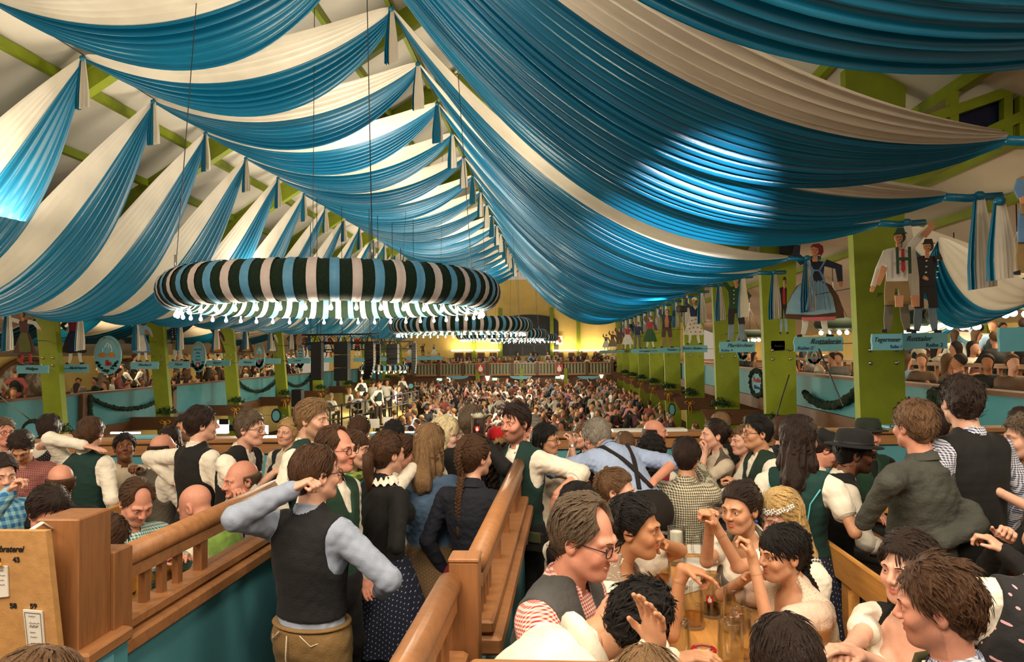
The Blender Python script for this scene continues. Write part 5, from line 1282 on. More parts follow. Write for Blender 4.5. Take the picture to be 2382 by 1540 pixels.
    if legs:
        zk = hz*.52
        lo = np.array([x for k in (-1, 1) for x in LG[k]]).min(0)-.14; hi = np.array([x for k in (-1, 1) for x in LG[k]]+[hip+np.array([0, 0, .12*s])]).max(0)+np.array([.18, .18, .06])
        def trf(p): 
            d = smin(legf(p, .012), torso(p, .024*s, neck=False), .03); q = qlocal(p); d = smax(d, (q[:, 2]-.045)*s, .006)
            return d-wrinkle(p, .005)
        V, F = snet(trf, lo, hi, max(.013, vox*1.6)); link('trousers', mesh_np('trousers', V, F, C(legs)), root_o)
        m = MB()
        for k in (-1, 1): an = LG[k][2]; m.blob((an[0], an[1]-.06, .045), (.05, .13, .045), 8)
        m.build('shoes', C('dleather'), root_o)
    elif skirt:
        m = MB()
        for k in (-1, 1): an = LG[k][2]; m.blob((an[0], an[1]-.06, .04), (.042, .115, .04), 8)
        m.build('shoes', C('dleather'), root_o)
    info = dict(root=root_o, T=T, hc=hc, Rh=Rh, s=s*hs, arms=arms, sh=sh, hip=hip, base=base, rootp=root, toL=toL, hp=lambda x, y, z: hc+Rh@np.array([x, y, z])*s*hs)
    for ex in extras:
        if callable(ex): ex(info)
    return info
# ------------------------------------------------------------------ the guests near the viewer
def watch(k, c='steel'):
    def f(i):
        el, wr = i['arms'][k]; d = _n(wr-el); m = MB(); a = wr-d*.012
        m.tube([a-d*.008, a+d*.008], [.033*i['s'], .032*i['s']], 14, cap=False); m.build('wristwatch' if c == 'steel' else 'wristband', M['steel'] if c == 'steel' else cloth('wristband_cloth', srgb(206, 206, 190)), i['root'])
    return f
def suspenders(col='dleather', cross=True):
    def f(i):
        m = MB(); T = i['T']
        for k in (-1, 1):
            pts = [(k*.10, -.135, .06), (k*.10, -.148, .30), (k*.115, -.09, .50), (k*.12, .02, .535), (k*.10, .10, .49), (k*.035 if cross else k*.08, .15, .30), (-k*.05 if cross else k*.07, .135, .06)]
            tt = np.linspace(0, len(pts)-1, 22); Q = [T([np.interp(t_, range(len(pts)), [p[j] for p in pts]) for j in range(3)]) for t_ in tt]
            m.tube(Q, .016, 6, sq=.9)
        m.build('suspenders', C(col), i['root'])
    return f
def earring(i):
    for k in (-1, 1): m = MB(); m.blob(i['hp'](k*.082, .008, -.052), .0095, 10); m.build('earring', M['blueink'], i['root'])
def flowers(i):
    m = MB(); g = np.random.default_rng(8)
    for k in range(26):
        a = -1.5+3.0*k/25; p = i['hp'](math.sin(a)*.094, .01-math.cos(a)*.108, .075-.012*math.cos(a)+g.normal()*.005)
        for q in range(5): m.blob(p+.009*np.array([math.cos(q*1.26), .2, math.sin(q*1.26)]), .0055, 6)
    m.build('flower_crown', M['white'], i['root'])
def topglasses(i):
    m = MB()
    for k in (-1, 1): m.tube([i['hp'](k*x, y, z) for x, y, z in ((.010, -.085, .118), (.05, -.075, .112), (.078, -.03, .095), (.090, .04, .06), (.088, .09, .02))], .0042, 6)
    m.build('glasses_on_head', M['frame'], i['root'])
def ruffle(i):
    m = MB(); T = i['T']; a = np.linspace(0, 2*math.pi, 60)
    m.sheet([[T((math.sin(x)*r, .008+math.cos(x)*r*.95, z+.010*math.sin(x*14)*(r > .07))) for x in a] for r, z in ((.062, .575), (.072, .565), (.095, .55+.0), (.105, .53))]); m.build('ruffle_collar', C('white'), i['root'])
def neckscarf(col):
    def f(i):
        m = MB(); T = i['T']; m.tube([T((math.sin(x)*.075, .005+math.cos(x)*.08, .555-.03*(1-math.cos(x))*.5)) for x in np.linspace(0, 2*math.pi, 25)[:-1]], .030, 10, closed=True); m.build('scarf', C(col), i['root'])
    return f
def bag(i):
    T = i['T']; c = T((.20, -.13, -.04)); m = MB(); m.box(c, (.21, .05, .13), .2, 0, .012); b = m.build('waiter_pouch', C('dleather'), i['root']); m = MB(); m.box(c+np.array([.0, -.028, .035]), (.20, .012, .07), .2, 0, .006); m.build('pouch_flap', C('khaki'), b); m = MB(); m.box(c+np.array([0, -.036, .0]), (.03, .008, .03), .2, 0, .003); m.build('buckle', M['steel'], b)
def badge(i):
    T = i['T']
    for p in ((.10, -.145, .40), (.12, -.15, .16)): m = MB(); c = T(p); [m.blob(c+.011*np.array([math.cos(a), -.2, math.sin(a)]), .0085, 6) for a in np.linspace(0, 6.28, 6)[:-1]]; m.blob(c+np.array([0, -.008, 0]), .008, 6); m.build('badge', M['white'], i['root'])
def pockets(i):
    m = MB(); z = i['hip'][2]; 
    m.tube([(0, .165, z+.04), (0.004, .168, z-.06), (0, .155, z-.14)], .003, 5)
    for k in (-1, 1): m.tube([(k*.06, .150, z+.045), (k*.11, .135, z+.0), (k*.165, .07, z+.02)], .003, 5); m.tube([(k*.178, .02, z+.02), (k*.19, .0, z-.15), (k*.185, 0, z-.3)], .003, 5)
    m.build('seam', C('beige'), i['root'])
    m = MB(); m.tube([(math.sin(a)*.180, math.cos(a)*.134, z+.055) for a in np.linspace(0, 6.28, 33)[:-1]], .019, 6, closed=True, sq=.4); m.build('belt', C('leather'), i['root'])
def waistband(col, z=.02):
    def f(i): m = MB(); T = i['T']; m.tube([T((math.sin(a)*.178, math.cos(a)*.138, z)) for a in np.linspace(0, 6.28, 33)[:-1]], .016, 6, closed=True, sq=.5); m.build('waistband', C(col), i['root'])
    return f
def piping(i):
    m = MB(); T = i['T']
    for k in (-1, 1): m.tube([T((k*x, y, z)) for x, y, z in ((.145, .105, .44), (.10, .145, .36), (.075, .14, .22), (.07, .128, .06))], .004, 5)
    m.build('bodice_piping', C('turq'), i['root'])
S_ = dict(pose='sit')
# --- left of the aisle
person('man in glasses and pale checked shirt at the left edge behind the red checks', 8, 1006, 5.9, 60, .95, 'sit', skin='pink', hair=('short', 'greybrown'), top='gpale', glasses=1)
person('man in red checked shirt looking down at the far left table', 50, 1040, 5.5, 25, 1.0, 'sit', skin='tan', hair=('short', 'dark'), top='gredd', nod=38, lean=18, vol=.006)
person('short haired woman in dotted bodice with white puff sleeves, back turned, far left', 116, 1000, 5.95, 165, .95, 'stand', True, 'fair', ('short', 'dark'), 'white', 'blackdots', puff=True, legs=None, skirt='navydots', lh=(150, 1010, 5.7), le=(1, .2, .2), turn=35, vol=.012, scoop=True)
person('man in green vest scratching his neck with a raised elbow', 212, 1008, 5.4, 172, .97, 'stand', False, 'fair', ('short', 'brown'), 'white', 'green', lh=(192, 1036, 5.25), le=(1, .3, .25), turn=18, extras=(watch(1), waistband('turq', .0)), lhp='flat')
person('dark haired man in beige shirt looking up past a beer mug, left side', 290, 1042, 5.9, 35, .95, 'sit', False, 'brown', ('short', 'black'), 'beige', None, nod=-12, lh=(322, 1092, 5.6), lhp='grip')
person('dark haired woman peering over the bald man in the grey vest', 392, 1022, 6.5, -15, .92, 'sit', True, 'fair', ('long', 'dark'), 'offwhite', None)
person('bearded man facing the viewer at the parapet behind the white sleeve', 428, 996, 6.8, 15, .98, 'stand', False, 'tan', ('short', 'dark'), 'white', None, beard=(.6, 'dark'))
person('bald man with glasses in grey tweed vest, back turned', 381, 1044, 5.7, 140, .97, 'sit', False, 'pink', ('bald', 'dark'), 'white', 'greyvest', glasses=1)
person('standing man in black vest with hand on hip, left group', 471, 988, 5.3, 150, 1.02, 'stand', False, 'fair', ('short', 'dark'), 'white', 'black', rh=(497, 1090, 5.3), re=(-1, .5, -.1), lh=(404, 1118, 5.4), le=(1, .4, -.2), vol=.012, turn=-25)
person('man in glasses and black vest with white puffed sleeve, left group', 584, 998, 5.2, 80, 1.02, 'stand', False, 'fair', ('short', 'greybrown'), 'white', 'black', sleeve=.72, glasses=1, lean=10, rh=(632, 1105, 5.1), re=(-.5, .5, -.6), vol=.008)
person('young woman with long blond hair and sheer white sleeves by the parapet', 668, 1006, 6.1, -12, .93, 'stand', True, 'fair', ('long', 'blond'), 'offwhite', 'navy', hlen=.42, tilt=8, legs=None, skirt='navy')
person('tall blond bearded man in green vest standing left of the aisle', 727, 976, 4.65, 82, 1.0, 'stand', False, 'fair', ('quiff', 'darkblond'), 'white', 'green', beard=(.75, 'darkblond'), nod=5, vol=.008)
person('bald man with brown fringe in black jacket, back turned, left table', 140, 1122, 4.6, -135, 1.0, 'sit', False, 'pink', ('bald', 'brown'), 'black', None, glasses=1, collar=True)
person('man in blue checked shirt with hand at mouth at the left edge', 0, 1106, 4.3, 60, 1.0, 'sit', False, 'fair', ('short', 'dark'), 'gbt', None, rh=(22, 1146, 4.05), rhp='fist', re=(-.4, -.2, -1), nod=8)
person('man with dark spiky hair half hidden behind the chipboard', 112, 1192, 3.65, 65, .97, 'sit', False, 'pink', ('short', 'dark'), 'gnavy', None, nod=28, vol=.014)
person('man in turquoise gingham shirt looking down behind the railing', 318, 1168, 4.2, 55, 1.06, 'sit', False, 'pink', ('thin', 'brown'), 'gturq', None, nod=28, lean=12, fat=.25, lh=(425, 1300, 4.1), rh=(372, 1310, 4.0), extras=(), vol=.004)
person('brown haired head seen from behind below the turquoise gingham', 240, 1268, 3.6, 165, 1.12, 'sit', False, 'fair', ('short', 'brown'), 'black', None, nod=25, lean=20, vol=.009)
person('bald man in lime green vest leaning over the table in profile', 455, 1178, 4.5, -98, 1.12, 'sit', False, 'pink', ('none', 'brown'), 'offwhite', 'lime', lean=16, nod=22, fat=.35, lh=(405, 1330, 4.3), rh=(400, 1300, 4.5))
person('balding man with grey fringe in black vest looking towards the viewer', 560, 1118, 5.0, -42, 1.16, 'sit', False, 'pink', ('bald', 'greybrown'), 'gnavy', 'black', nod=6, fat=.3, rh=(545, 1162, 4.7), rhp='fist', re=(-.5, -.3, -1))
person('man in black brocade vest and tan lederhosen leaning on the left railing', 737, 1104, 3.3, 158, 1.03, 'stand', False, 'fair', ('short', 'brown'), 'sblue', 'blackvest', legs='leather', glasses=1, lh=(676, 1140, 3.12), le=(1.0, .1, -.8), lhp='fist', rh=(888, 1372, 3.38), re=(-1, .35, -.1), rhp='none', turn=-22, extras=(watch(1), pockets), side=0, vol=.007, vhem=.085)
person('man with dark glasses and thinning hair in profile behind the black brocade vest', 784, 1048, 3.9, 72, 1.02, 'stand', False, 'pink', ('thin', 'brown'), 'white', 'dgreenj', glasses=1, legs='dtrousers')
person('woman with brown bob and green yellow scarf looking right', 826, 1047, 4.6, 80, .95, 'stand', True, 'fair', ('bob', 'brown'), 'turq', None, extras=(neckscarf('scarf'),))
person('pale young woman peeking between the scarf and the black cardigan', 851, 1066, 4.95, 50, .9, 'stand', True, 'pale', ('updo', 'dark'), 'white', None)
person('woman in red dotted top with short brown hair, back turned at the parapet', 836, 1003, 6.2, 172, .96, 'stand', True, 'fair', ('short', 'brown'), 'red', None, vol=.014, sleeve=.55)
person('dark haired woman with hairband seen from behind at the parapet', 917, 1014, 5.6, 172, .93, 'stand', True, 'fair', ('updo', 'black'), 'black', None, extras=(topglasses,))
person('woman in black cardigan with white ruffle collar and dotted blue skirt', 903, 1056, 4.4, 140, 1.0, 'stand', True, 'fair', ('pony', 'brown'), 'black', None, legs=None, skirt='navydots', extras=(ruffle,), hlen=.4, lh=None, rh=(925, 1185, 4.3), vol=.010)
person('man in profile bending to his mug between cardigan and denim jacket', 946, 1056, 4.8, 85, .95, 'stand', False, 'pink', ('short', 'brown'), 'white', None, nod=10, rh=(960, 1090, 4.6), rhp='grip')
person('woman with long blond hair in denim jacket and bronze skirt, back turned', 1000, 1036, 4.75, 172, 1.03, 'stand', True, 'fair', ('long', 'darkblond'), 'denim', None, legs=None, skirt='gold', hlen=.16, lh=(962, 1230, 4.7), rh=(1062, 1215, 4.7), vol=.012)
person('woman with platinum blond bob and glasses looking right', 1040, 1012, 5.2, 78, .96, 'stand', True, 'pale', ('bob', 'platinum'), 'offwhite', None, glasses=1, vol=.016)
person('man in black jersey seen from behind raising a dark beer', 1097, 985, 5.2, 176, 1.0, 'stand', False, 'fair', ('short', 'greybrown'), 'black', None, rh=(1128, 1030, 5.0), re=(-.8, .1, -1), rhp='grip', vol=.007)
person('person in a red cap beside the bearded waiter', 1160, 1034, 5.3, -150, .95, 'stand', False, 'fair', ('short', 'blond'), 'black', None, hat=('beanie', 'red'))
person('woman with thick brown braid in dark navy sweater, back turned', 1106, 1064, 4.5, 160, 1.04, 'stand', True, 'fair', ('braid', 'brown'), 'navy', None, legs=None, skirt='redshawl', hlen=.22, turn=-20, shw=1.06, vol=.010)
person('woman with big dark curls seen from behind the handrail', 1174, 1080, 5.1, 175, 1.0, 'stand', True, 'tan', ('afro', 'dark'), 'black', None)
person('bearded waiter in dark green vest turning left with his hand lowered', 1198, 984, 4.95, -38, 1.03, 'stand', False, 'pink', ('quiff', 'dark'), 'white', 'green', sleeve=.62, beard=(.85, 'brown'), lh=(1296, 1150, 4.65), le=(.9, .2, -.4), lhp='drop', extras=(bag, badge), nod=4, vol=.006)
person('older fair haired man half hidden behind the bearded waiter', 1236, 1000, 6.3, -25, .95, 'stand', False, 'pink', ('short', 'grey'), 'gpale', None, nod=12)
person('woman with long black hair and glasses in white blouse behind the waiter', 1271, 1024, 5.5, 75, .95, 'stand', True, 'tan', ('long', 'black'), 'offwhite', None, glasses=1, hlen=.45, legs=None, skirt='offwhite', lh=(1340, 1120, 5.3))
# --- right of the aisle, far row
person('woman in glasses with raised hands and navy top at the parapet', 1357, 1014, 6.4, -68, .95, 'sit', True, 'fair', ('bob', 'lightbrown'), 'navy', None, sleeve=.4, glasses=1, rh=(1332, 1036, 6.2), lh=(1330, 1034, 6.1), rhp='fist', lhp='fist', le=(.4, -.3, -1), re=(-.4, -.3, -1), extras=(watch(1),))
person('grey haired man in light blue shirt and dark suspenders bending over the table', 1388, 1020, 5.55, -152, 1.06, 'stand', False, 'pink', ('short', 'grey'), 'lblue', None, sleeve=.42, lean=52, rh=(1520, 1120, 5.1), re=(-1, .3, .2), lh=(1340, 1110, 5.4), le=(1, .3, .3), extras=(suspenders('dleather'),), legs='dleather', vol=.012, fat=.2)
person('light brown haired woman mostly hidden behind the light blue shirt', 1454, 1036, 6.4, 170, .92, 'sit', True, 'fair', ('long', 'lightbrown'), 'offwhite', None)
person('balding bearded man in profile standing at the parapet', 1525, 1006, 6.55, 82, .95, 'stand', False, 'pink', ('bald', 'dark'), 'offwhite', None, beard=(.8, 'brown'))
person('woman with big black curls and dark red shawl, back turned', 1514, 1046, 6.1, 175, .93, 'sit', True, 'tan', ('afro', 'black'), 'white', 'redshawl')
person('dark haired man in olive gingham shirt, back turned, at the middle table', 1597, 1063, 5.3, 160, 1.05, 'sit', False, 'tan', ('short', 'dark'), 'ggreen', None, rh=(1628, 1088, 5.75), re=(-1, .1, -1), fat=.1, vol=.008)
person('woman with dark bun and lace blouse clasping her hands, in profile', 1660, 1012, 6.05, -82, .97, 'sit', True, 'fair', ('bun', 'dark'), 'lace', 'greyvest', sleeve=.42, lh=(1640, 1056, 5.9), rh=(1640, 1058, 6.05), lhp='fist', rhp='fist', le=(.3, -.2, -1), re=(-.3, -.2, -1))
person('fair haired man seen from behind at the parapet above the dark bun', 1676, 990, 6.9, 175, .95, 'stand', False, 'fair', ('short', 'darkblond'), 'black', None)
person('woman with wavy brown hair and low white neckline facing left', 1727, 1027, 5.95, -70, .93, 'sit', True, 'fair', ('long', 'lightbrown'), 'white', 'black', scoop=True, puff=True, hlen=.4)
person('dark haired man with glasses and green vest in profile facing left', 1760, 1007, 5.5, -80, 1.0, 'sit', False, 'tan', ('quiff', 'black'), 'white', 'fgreen', glasses=1, lh=(1718, 1128, 5.3), lhp='fist', extras=(watch(1),), sleeve=.85)
person('dark haired man in leather jacket hidden behind the green dirndl', 1828, 1003, 6.4, 100, 1.0, 'sit', False, 'pink', ('short', 'brown'), 'leatherj', None)
person('man in black peaked cap with badges bending to the right', 1925, 1046, 5.6, 75, .98, 'sit', False, 'pink', ('short', 'dark'), 'offwhite', None, nod=28, glasses=1, hat=('cap', 'black'), lean=15)
person('old man with white beard and dark green hat facing the viewer', 2022, 1016, 6.2, 5, 1.0, 'sit', False, 'pink', ('short', 'grey'), 'black', 'dgreenj', beard=(.6, 'grey'), hat=('brim', 'green'), nod=-2)
person('woman with long dark hair and green dirndl bodice, back turned', 1862, 1022, 4.35, 145, 1.0, 'stand', True, 'tan', ('long', 'dark'), 'white', 'dirndlgreen', puff=True, legs=None, skirt='navydots', hlen=.30, rh=(1955, 1150, 4.25), re=(-.6, .3, -1), rhp='fist', extras=(watch(-1, 'cloth'), piping), turn=-20, scoop=True, vol=.012)
person('man in black felt hat and black vest sitting in profile', 1990, 1056, 4.75, 82, 1.02, 'sit', False, 'brown', ('short', 'black'), 'white', 'black', hat=('brim', 'black'), beard=(.8, 'black'), glasses=1, legs='dleather', lean=12, sleeve=.6, tilt=0)
person('man in grey green fleece jacket standing with back turned', 2126, 992, 3.95, -155, 1.03, 'stand', False, 'pink', ('wavy', 'lightbrown'), 'fleece', None, glasses=1, lh=(2010, 1215, 3.7), le=(1, .5, -.2), rh=(2190, 1260, 3.75), fat=.25, shw=1.1, vol=.008, turn=-8, rhp='none', lhp='none')
person('dark haired person behind the grey fleece jacket', 2176, 992, 5.6, 170, .95, 'stand', True, 'fair', ('short', 'dark'), 'grey', None, vol=.014)
person('tall man in black vest over blue gingham shirt, back turned', 2234, 936, 4.05, -160, 1.06, 'stand', False, 'fair', ('wavy', 'dark'), 'gnavy', 'black', legs='dtrousers', turn=-25, vol=.010, shw=1.1, fat=.15, rhp='none', lhp='none')
person('woman with curly hair and black dotted dress at the right edge', 2382, 1022, 4.2, -95, .97, 'stand', True, 'fair', ('curly', 'greybrown'), 'bdots2', None, legs=None, skirt='bdots2', sleeve=.45, vol=.012, rh=(2290, 1130, 4.0), lh=(2305, 1135, 3.9), lhp='fist')
person('woman behind the right shoulder of the tall man in the black vest', 2376, 986, 5.6, -70, .95, 'stand', True, 'fair', ('bob', 'dark'), 'black', None)
# --- front table
person('woman with long black hair hidden behind the laughing man', 1350, 1182, 3.75, 130, .95, 'sit', True, 'tan', ('long', 'black'), 'white', None, hlen=.5, vol=.012, scoop=True, puff=True)
person('woman with light brown french braid and bare shoulder looking right', 1437, 1142, 4.3, 72, .97, 'sit', True, 'fair', ('braid', 'lightbrown'), 'white', 'fgreen', scoop=True, puff=True, hlen=.1, nod=6, extras=(neckscarf('fgreen'),))
person('laughing man with receding hair, glasses and grey knitted vest', 1362, 1254, 2.42, 62, 1.04, 'sit', False, 'pink', ('thin', 'greybrown'), 'gred', 'grey', glasses=1, smile=1, nod=10, fat=.35, lean=10, rh=(1395, 1470, 2.2), vol=.010, hs=1.0)
person('woman with black crown braid reaching over the table', 1478, 1230, 3.0, 72, 1.0, 'sit', True, 'olive', ('crownbraid', 'black'), 'white', 'brownlace', scoop=True, puff=True, rh=(1586, 1322, 2.85), re=(.1, -.6, -1), rhp=('point', (0, -.2, -1), (.1, -1, -.15)), lh=(1535, 1262, 3.1), lhp='fist', lean=10, vol=.008)
person('young woman with blue earrings and white puff sleeves clasping her hands', 1722, 1184, 3.65, -48, .98, 'sit', True, 'tan', ('braid', 'dark'), 'white', 'greyvest', scoop=True, puff=True, lh=(1664, 1222, 3.40), rh=(1652, 1218, 3.48), lhp='fist', rhp='fist', le=(-.1, -.2, -1), re=(-.2, -.2, -1), extras=(earring, 'rednails'), hlen=.15, lean=14)
person('blonde woman with white flower crown and puff sleeves facing left', 1816, 1202, 3.75, -62, 1.02, 'sit', True, 'fair', ('long', 'strawblond'), 'white', 'apron', puff=True, scoop=True, hlen=.46, nod=16, extras=(flowers,), vol=.010)
person('woman in cream lace dirndl with black braid and fringe, hand at chin', 1818, 1290, 3.15, -72, .93, 'sit', True, 'tan', ('braidfringe', 'black'), 'pinklace', 'lace', scoop=True, puff=True, lh=(1752, 1305, 3.0), lhp='fist', le=(.3, -.4, -1), rh=(1735, 1345, 3.3), hlen=.45, lean=10)
person('man with black curls bent forward scratching his head in white shirt', 1468, 1440, 2.2, 112, 1.0, 'sit', False, 'tan', ('curly', 'black'), 'white', None, hs=.95, turn=58, lean=54, nod=26, rh=(1522, 1512, 2.02), re=(.2, -.9, -.8), rhp=('spread', (-.3, .6, .5)), lh=(1560, 1540, 2.4), vol=.009, extras=(neckscarf('white'),))
person('blond head at the very bottom of the photo below the black curls', 1506, 1632, 1.75, 175, .95, 'sit', True, 'fair', ('bob', 'darkblond'), 'black', None)
person('woman with long dark brown hair and glasses pushed up, back turned, bottom right', 1828, 1545, 1.98, 175, .9, 'sit', True, 'fair', ('long', 'dark'), 'black', None, hlen=.4, vol=.014, extras=(topglasses,))
# --- right table
person('woman with long brown hair and white blouse smiling to the left', 2112, 1326, 2.75, -58, 1.0, 'sit', True, 'fair', ('long', 'dark'), 'white', 'black', scoop=True, puff=True, hlen=.40, smile=0, vol=.012, rh=(1965, 1520, 2.4), lh=(2010, 1530, 2.4))
person('man with thick brown waves in blue gingham shirt and olive suspenders, back turned', 2178, 1412, 2.2, -118, .99, 'sit', False, 'pink', ('wavy', 'brown'), 'gblue', None, beard=(.35, 'brown'), extras=(suspenders('khaki', False),), vol=.013, nod=8)
person('person in black pink dotted bodice with white puff sleeve at the lower right corner', 2450, 1250, 2.55, 172, 1.0, 'sit', True, 'fair', ('updo', 'dark'), 'white', 'bdots', puff=True, lean=8, side=-16)
person('person in dark jacket folding the hands before a mug at the right edge', 2450, 1160, 3.55, -75, 1.0, 'sit', False, 'fair', ('short', 'dark'), 'black', None, lh=(2338, 1286, 3.45), rh=(2330, 1262, 3.6), lhp='grip', rhp='fist')
# raised dark beer
mug(P(1113, 1027, Y=4.98), 'dark', .86, 'raised glass mug of dark beer with red shield above the crowd', 1.6, -1.62, True, 1.0)
person('top of a brown haired head under the chipboard at the lower left corner', 92, 1652, 1.5, 175, .95, 'sit', False, 'fair', ('short', 'lightbrown'), 'black', None, vol=.01)
def rod(t, c, r=.007):
    """a thin steel rod that fixes a board or figure to the nearest pillar"""
    c = np.array(c, float); w = np.array(t.location)+c; side = 1 if w[0] > -4 else -1
    ds = [11.3+5*i for i in range(10)] if side > 0 else [18.1+5.2*i for i in range(9)]
    d = min(ds, key=lambda q: abs(q-w[1])); e = np.array([XR+.35 if side > 0 else XL-.25, d-.002 if w[1] < d+.1 else d+.202, w[2]]); a_ = _n(e-w)
    MB().tube([c, c+(e-w)], r, 5).build('steel_rod', M['dark'], t)
# ------------------------------------------------------------------ painted cut-out figures, name boards, oval signs
_pc = {}
def paint(n):
    D = dict(skin=(206, 142, 104), white=(226, 222, 212), black=(32, 30, 34), navy=(30, 38, 66), green=(44, 86, 40), dgreen=(30, 66, 36), red=(168, 36, 40), maroon=(120, 26, 44), brown=(88, 58, 40), grey=(112, 106, 88), lblue=(142, 178, 200), blue=(92, 132, 176), orange=(196, 122, 40), ochre=(168, 122, 44), pink=(214, 110, 120), hair=(64, 40, 28), blond=(170, 120, 60), socks=(120, 136, 150), tan=(150, 122, 76), olive=(92, 100, 44), plum=(84, 50, 48))
    if n not in _pc: _pc[n] = plain('figure_paint_'+n, srgb(*D[n]), .55, .16, 5)
    return _pc[n]
def strip(pts, ws):
    pts = np.array(pts, float); ws = np.full(len(pts), ws) if np.isscalar(ws) else np.array(ws)
    T = np.gradient(pts, axis=0); T /= np.linalg.norm(T, axis=1, keepdims=True); N = np.stack([-T[:, 1], T[:, 0]], 1)
    return np.concatenate([pts+N*ws[:, None]/2, (pts-N*ws[:, None]/2)[::-1]]).tolist()
def ell(cx, cy, rx, ry, n=18): return [(cx+rx*math.cos(a), cy+ry*math.sin(a)) for a in np.linspace(0, 2*math.pi, n+1)[:-1]]
def figure(px, pyf, pyh, Y, kind, cols, la, ra_, label, hat=None, xs=1.0, yaw=0, detail=None, flip=1):
    dome = detail is d_rott
    """cols: top, sleeve, skirt/trousers, apron/vest, socks, hair. Feet at px,pyf; crown at pyh"""
    f = P(px, pyf, Y=Y); hgt = P(px, pyh, Y=Y)[2]-f[2]; t = thing('painted_figure', label, 'painted figure', tuple(f), yaw, 'painted costume figures above the name boards')
    top, slv, low, apr, sock, hr = cols; L = [0]
    def part(nm, poly, m, th=.02):
        L[0] += 1; return MB().prism([(p[0]*hgt*xs*flip, p[1]*hgt) for p in poly], (0, -.012*L[0], 0), (1, 0, 0), (0, 0, 1), th).build(nm, paint(m), t)
    if kind == 'f':
        for x, d in ((-.07, -.03), (.08, .03)): part('leg', strip([(x, .30), (x+d*.3, .12), (x+d, .02)], [.06, .05, .035]), sock); part('shoe', strip([(x+d-.01, .015), (x+d*1.2+(.05 if d > 0 else -.05), .012)], [.035, .02]), 'black')
        if dome: part('skirt', [(-.075, .60), (.075, .60), (.15, .55), (.21, .44), (.25, .30), (.26, .20), (.1, .185), (-.1, .185), (-.26, .20), (-.25, .30), (-.21, .44), (-.15, .55)], low); part('apron', [(-.07, .60), (.05, .60), (.11, .54), (.16, .42), (.185, .26), (.0, .235), (-.255, .25), (-.24, .34), (-.20, .45), (-.14, .55)], apr)
        else: part('skirt', [(-.075, .60), (.075, .60), (.16, .40), (.215, .21), (.16, .19), (.06, .205), (-.06, .19), (-.16, .205), (-.215, .215), (-.15, .42)], low)
        if apr and not dome: part('apron', [(-.06, .60), (.055, .60), (.11, .40), (.135, .235), (.03, .225), (-.09, .235), (-.11, .42)], apr)
        part('bodice', [(-.07, .59), (.07, .59), (.085, .70), (.095, .80), (.03, .815), (-.03, .815), (-.095, .80), (-.085, .70)], top)
    else:
        for x, d in ((-.055, -.03), (.06, .035)):
            part('stocking', strip([(x+d*.2, .30), (x+d*.6, .14), (x+d, .02)], [.075, .085, .05]), sock); part('shoe', strip([(x+d-.01, .02), (x+d*1.3+(.05 if d > 0 else -.05), .015)], [.04, .025]), 'black')
        part('breeches', [(-.10, .56), (.10, .56), (.12, .40), (.125, .27), (.035, .27), (.01, .43), (-.02, .43), (-.035, .27), (-.12, .27), (-.12, .40)], low)
        part('jacket', [(-.10, .50), (.10, .50), (.10, .62), (.115, .78), (.10, .815), (.03, .83), (-.03, .83), (-.10, .815), (-.115, .78), (-.10, .62)], top)
        if apr: part('waistcoat', [(-.04, .52), (.045, .52), (.05, .68), (.03, .80), (-.03, .80), (-.045, .68)], apr)
    for nm, arm in (('arm', la), ('arm', ra_)):
        if arm is None: continue
        a = np.array(arm, float); part(nm, strip(a, [.075, .07, .045][:len(a)]), slv); d = _n(np.append(a[-1]-a[-2], 0))[:2]; part('hand', strip([a[-1]-d*.005, a[-1]+d*.03, a[-1]+d*.055], [.035, .04, .02]), 'skin')
    part('neck', [(-.02, .80), (.02, .80), (.02, .87), (-.02, .87)], 'skin'); part('hair', ell(.012, .925, .052, .058), hr); part('face', ell(-.006, .915, .036, .048), 'skin')
    if hat == 'hat': part('hat', [(-.075, .945), (.08, .95), (.05, .96), (.04, 1.0), (-.03, 1.0), (-.045, .958)], 'black')
    if hat == 'ghat': part('hat', [(-.06, .945), (.075, .955), (.05, .97), (.04, 1.01), (-.02, 1.01), (-.04, .965)], 'dgreen')
    if hat == 'scarf': part('head_scarf', [(-.045, .955), (-.02, .985), (.03, .99), (.065, .96), (.07, .90), (.05, .86), (.03, .88), (.025, .94), (-.02, .958)], 'maroon')
    if hat == 'bonnet': part('bonnet', [(-.05, .94), (-.04, .98), (.0, 1.0), (.05, .985), (.065, .94), (.04, .93), (.0, .955)], 'white')
    for x in (-.016, .008): part('eye', ell(x-.004, .922, .005, .004, 8), 'black')
    part('mouth', ell(-.008, .893, .010, .004, 8), 'red')
    if detail: detail(part)
    if f[1] > 8: rod(t, (0, .015, hgt*.45))
    return t
def d_tegern(p):
    p('forearm', strip([(-.165, .635), (-.2, .54), (-.232, .46)], [.062, .055, .042]), 'skin'); p('forearm', strip([(.20, .92), (.25, .975), (.295, 1.025)], [.062, .055, .042]), 'skin')
    p('tie', [(-.012, .80), (.012, .80), (.018, .60), (.0, .57), (-.018, .60)], 'red')
    for x in (-.055, .055): p('brace', strip([(x, .56), (x, .815)], .022), 'dgreen')
    p('brace_bar', strip([(-.055, .70), (.055, .70)], .03), 'dgreen')
    for x in (-.055, .075): p('knee', strip([(x*1.1, .35), (x*1.15, .24)], [.078, .066]), 'skin')
def d_rott(p):
    for pts in (([(-.06, .60), (-.03, .70), (-.08, .79)]), ([(.06, .60), (.02, .70), (.07, .80)]), ([(-.03, .70), (.02, .70)])): p('ribbon', strip(pts, .015), 'blue')
    p('hem', [(-.15, .205), (.15, .21), (.14, .175), (0, .165), (-.14, .172)], 'pink')
    for x in (-.11, -.06, 0, .05, .09): p('pleat', strip([(x*.5, .59), (x, .28)], .012), 'blue')
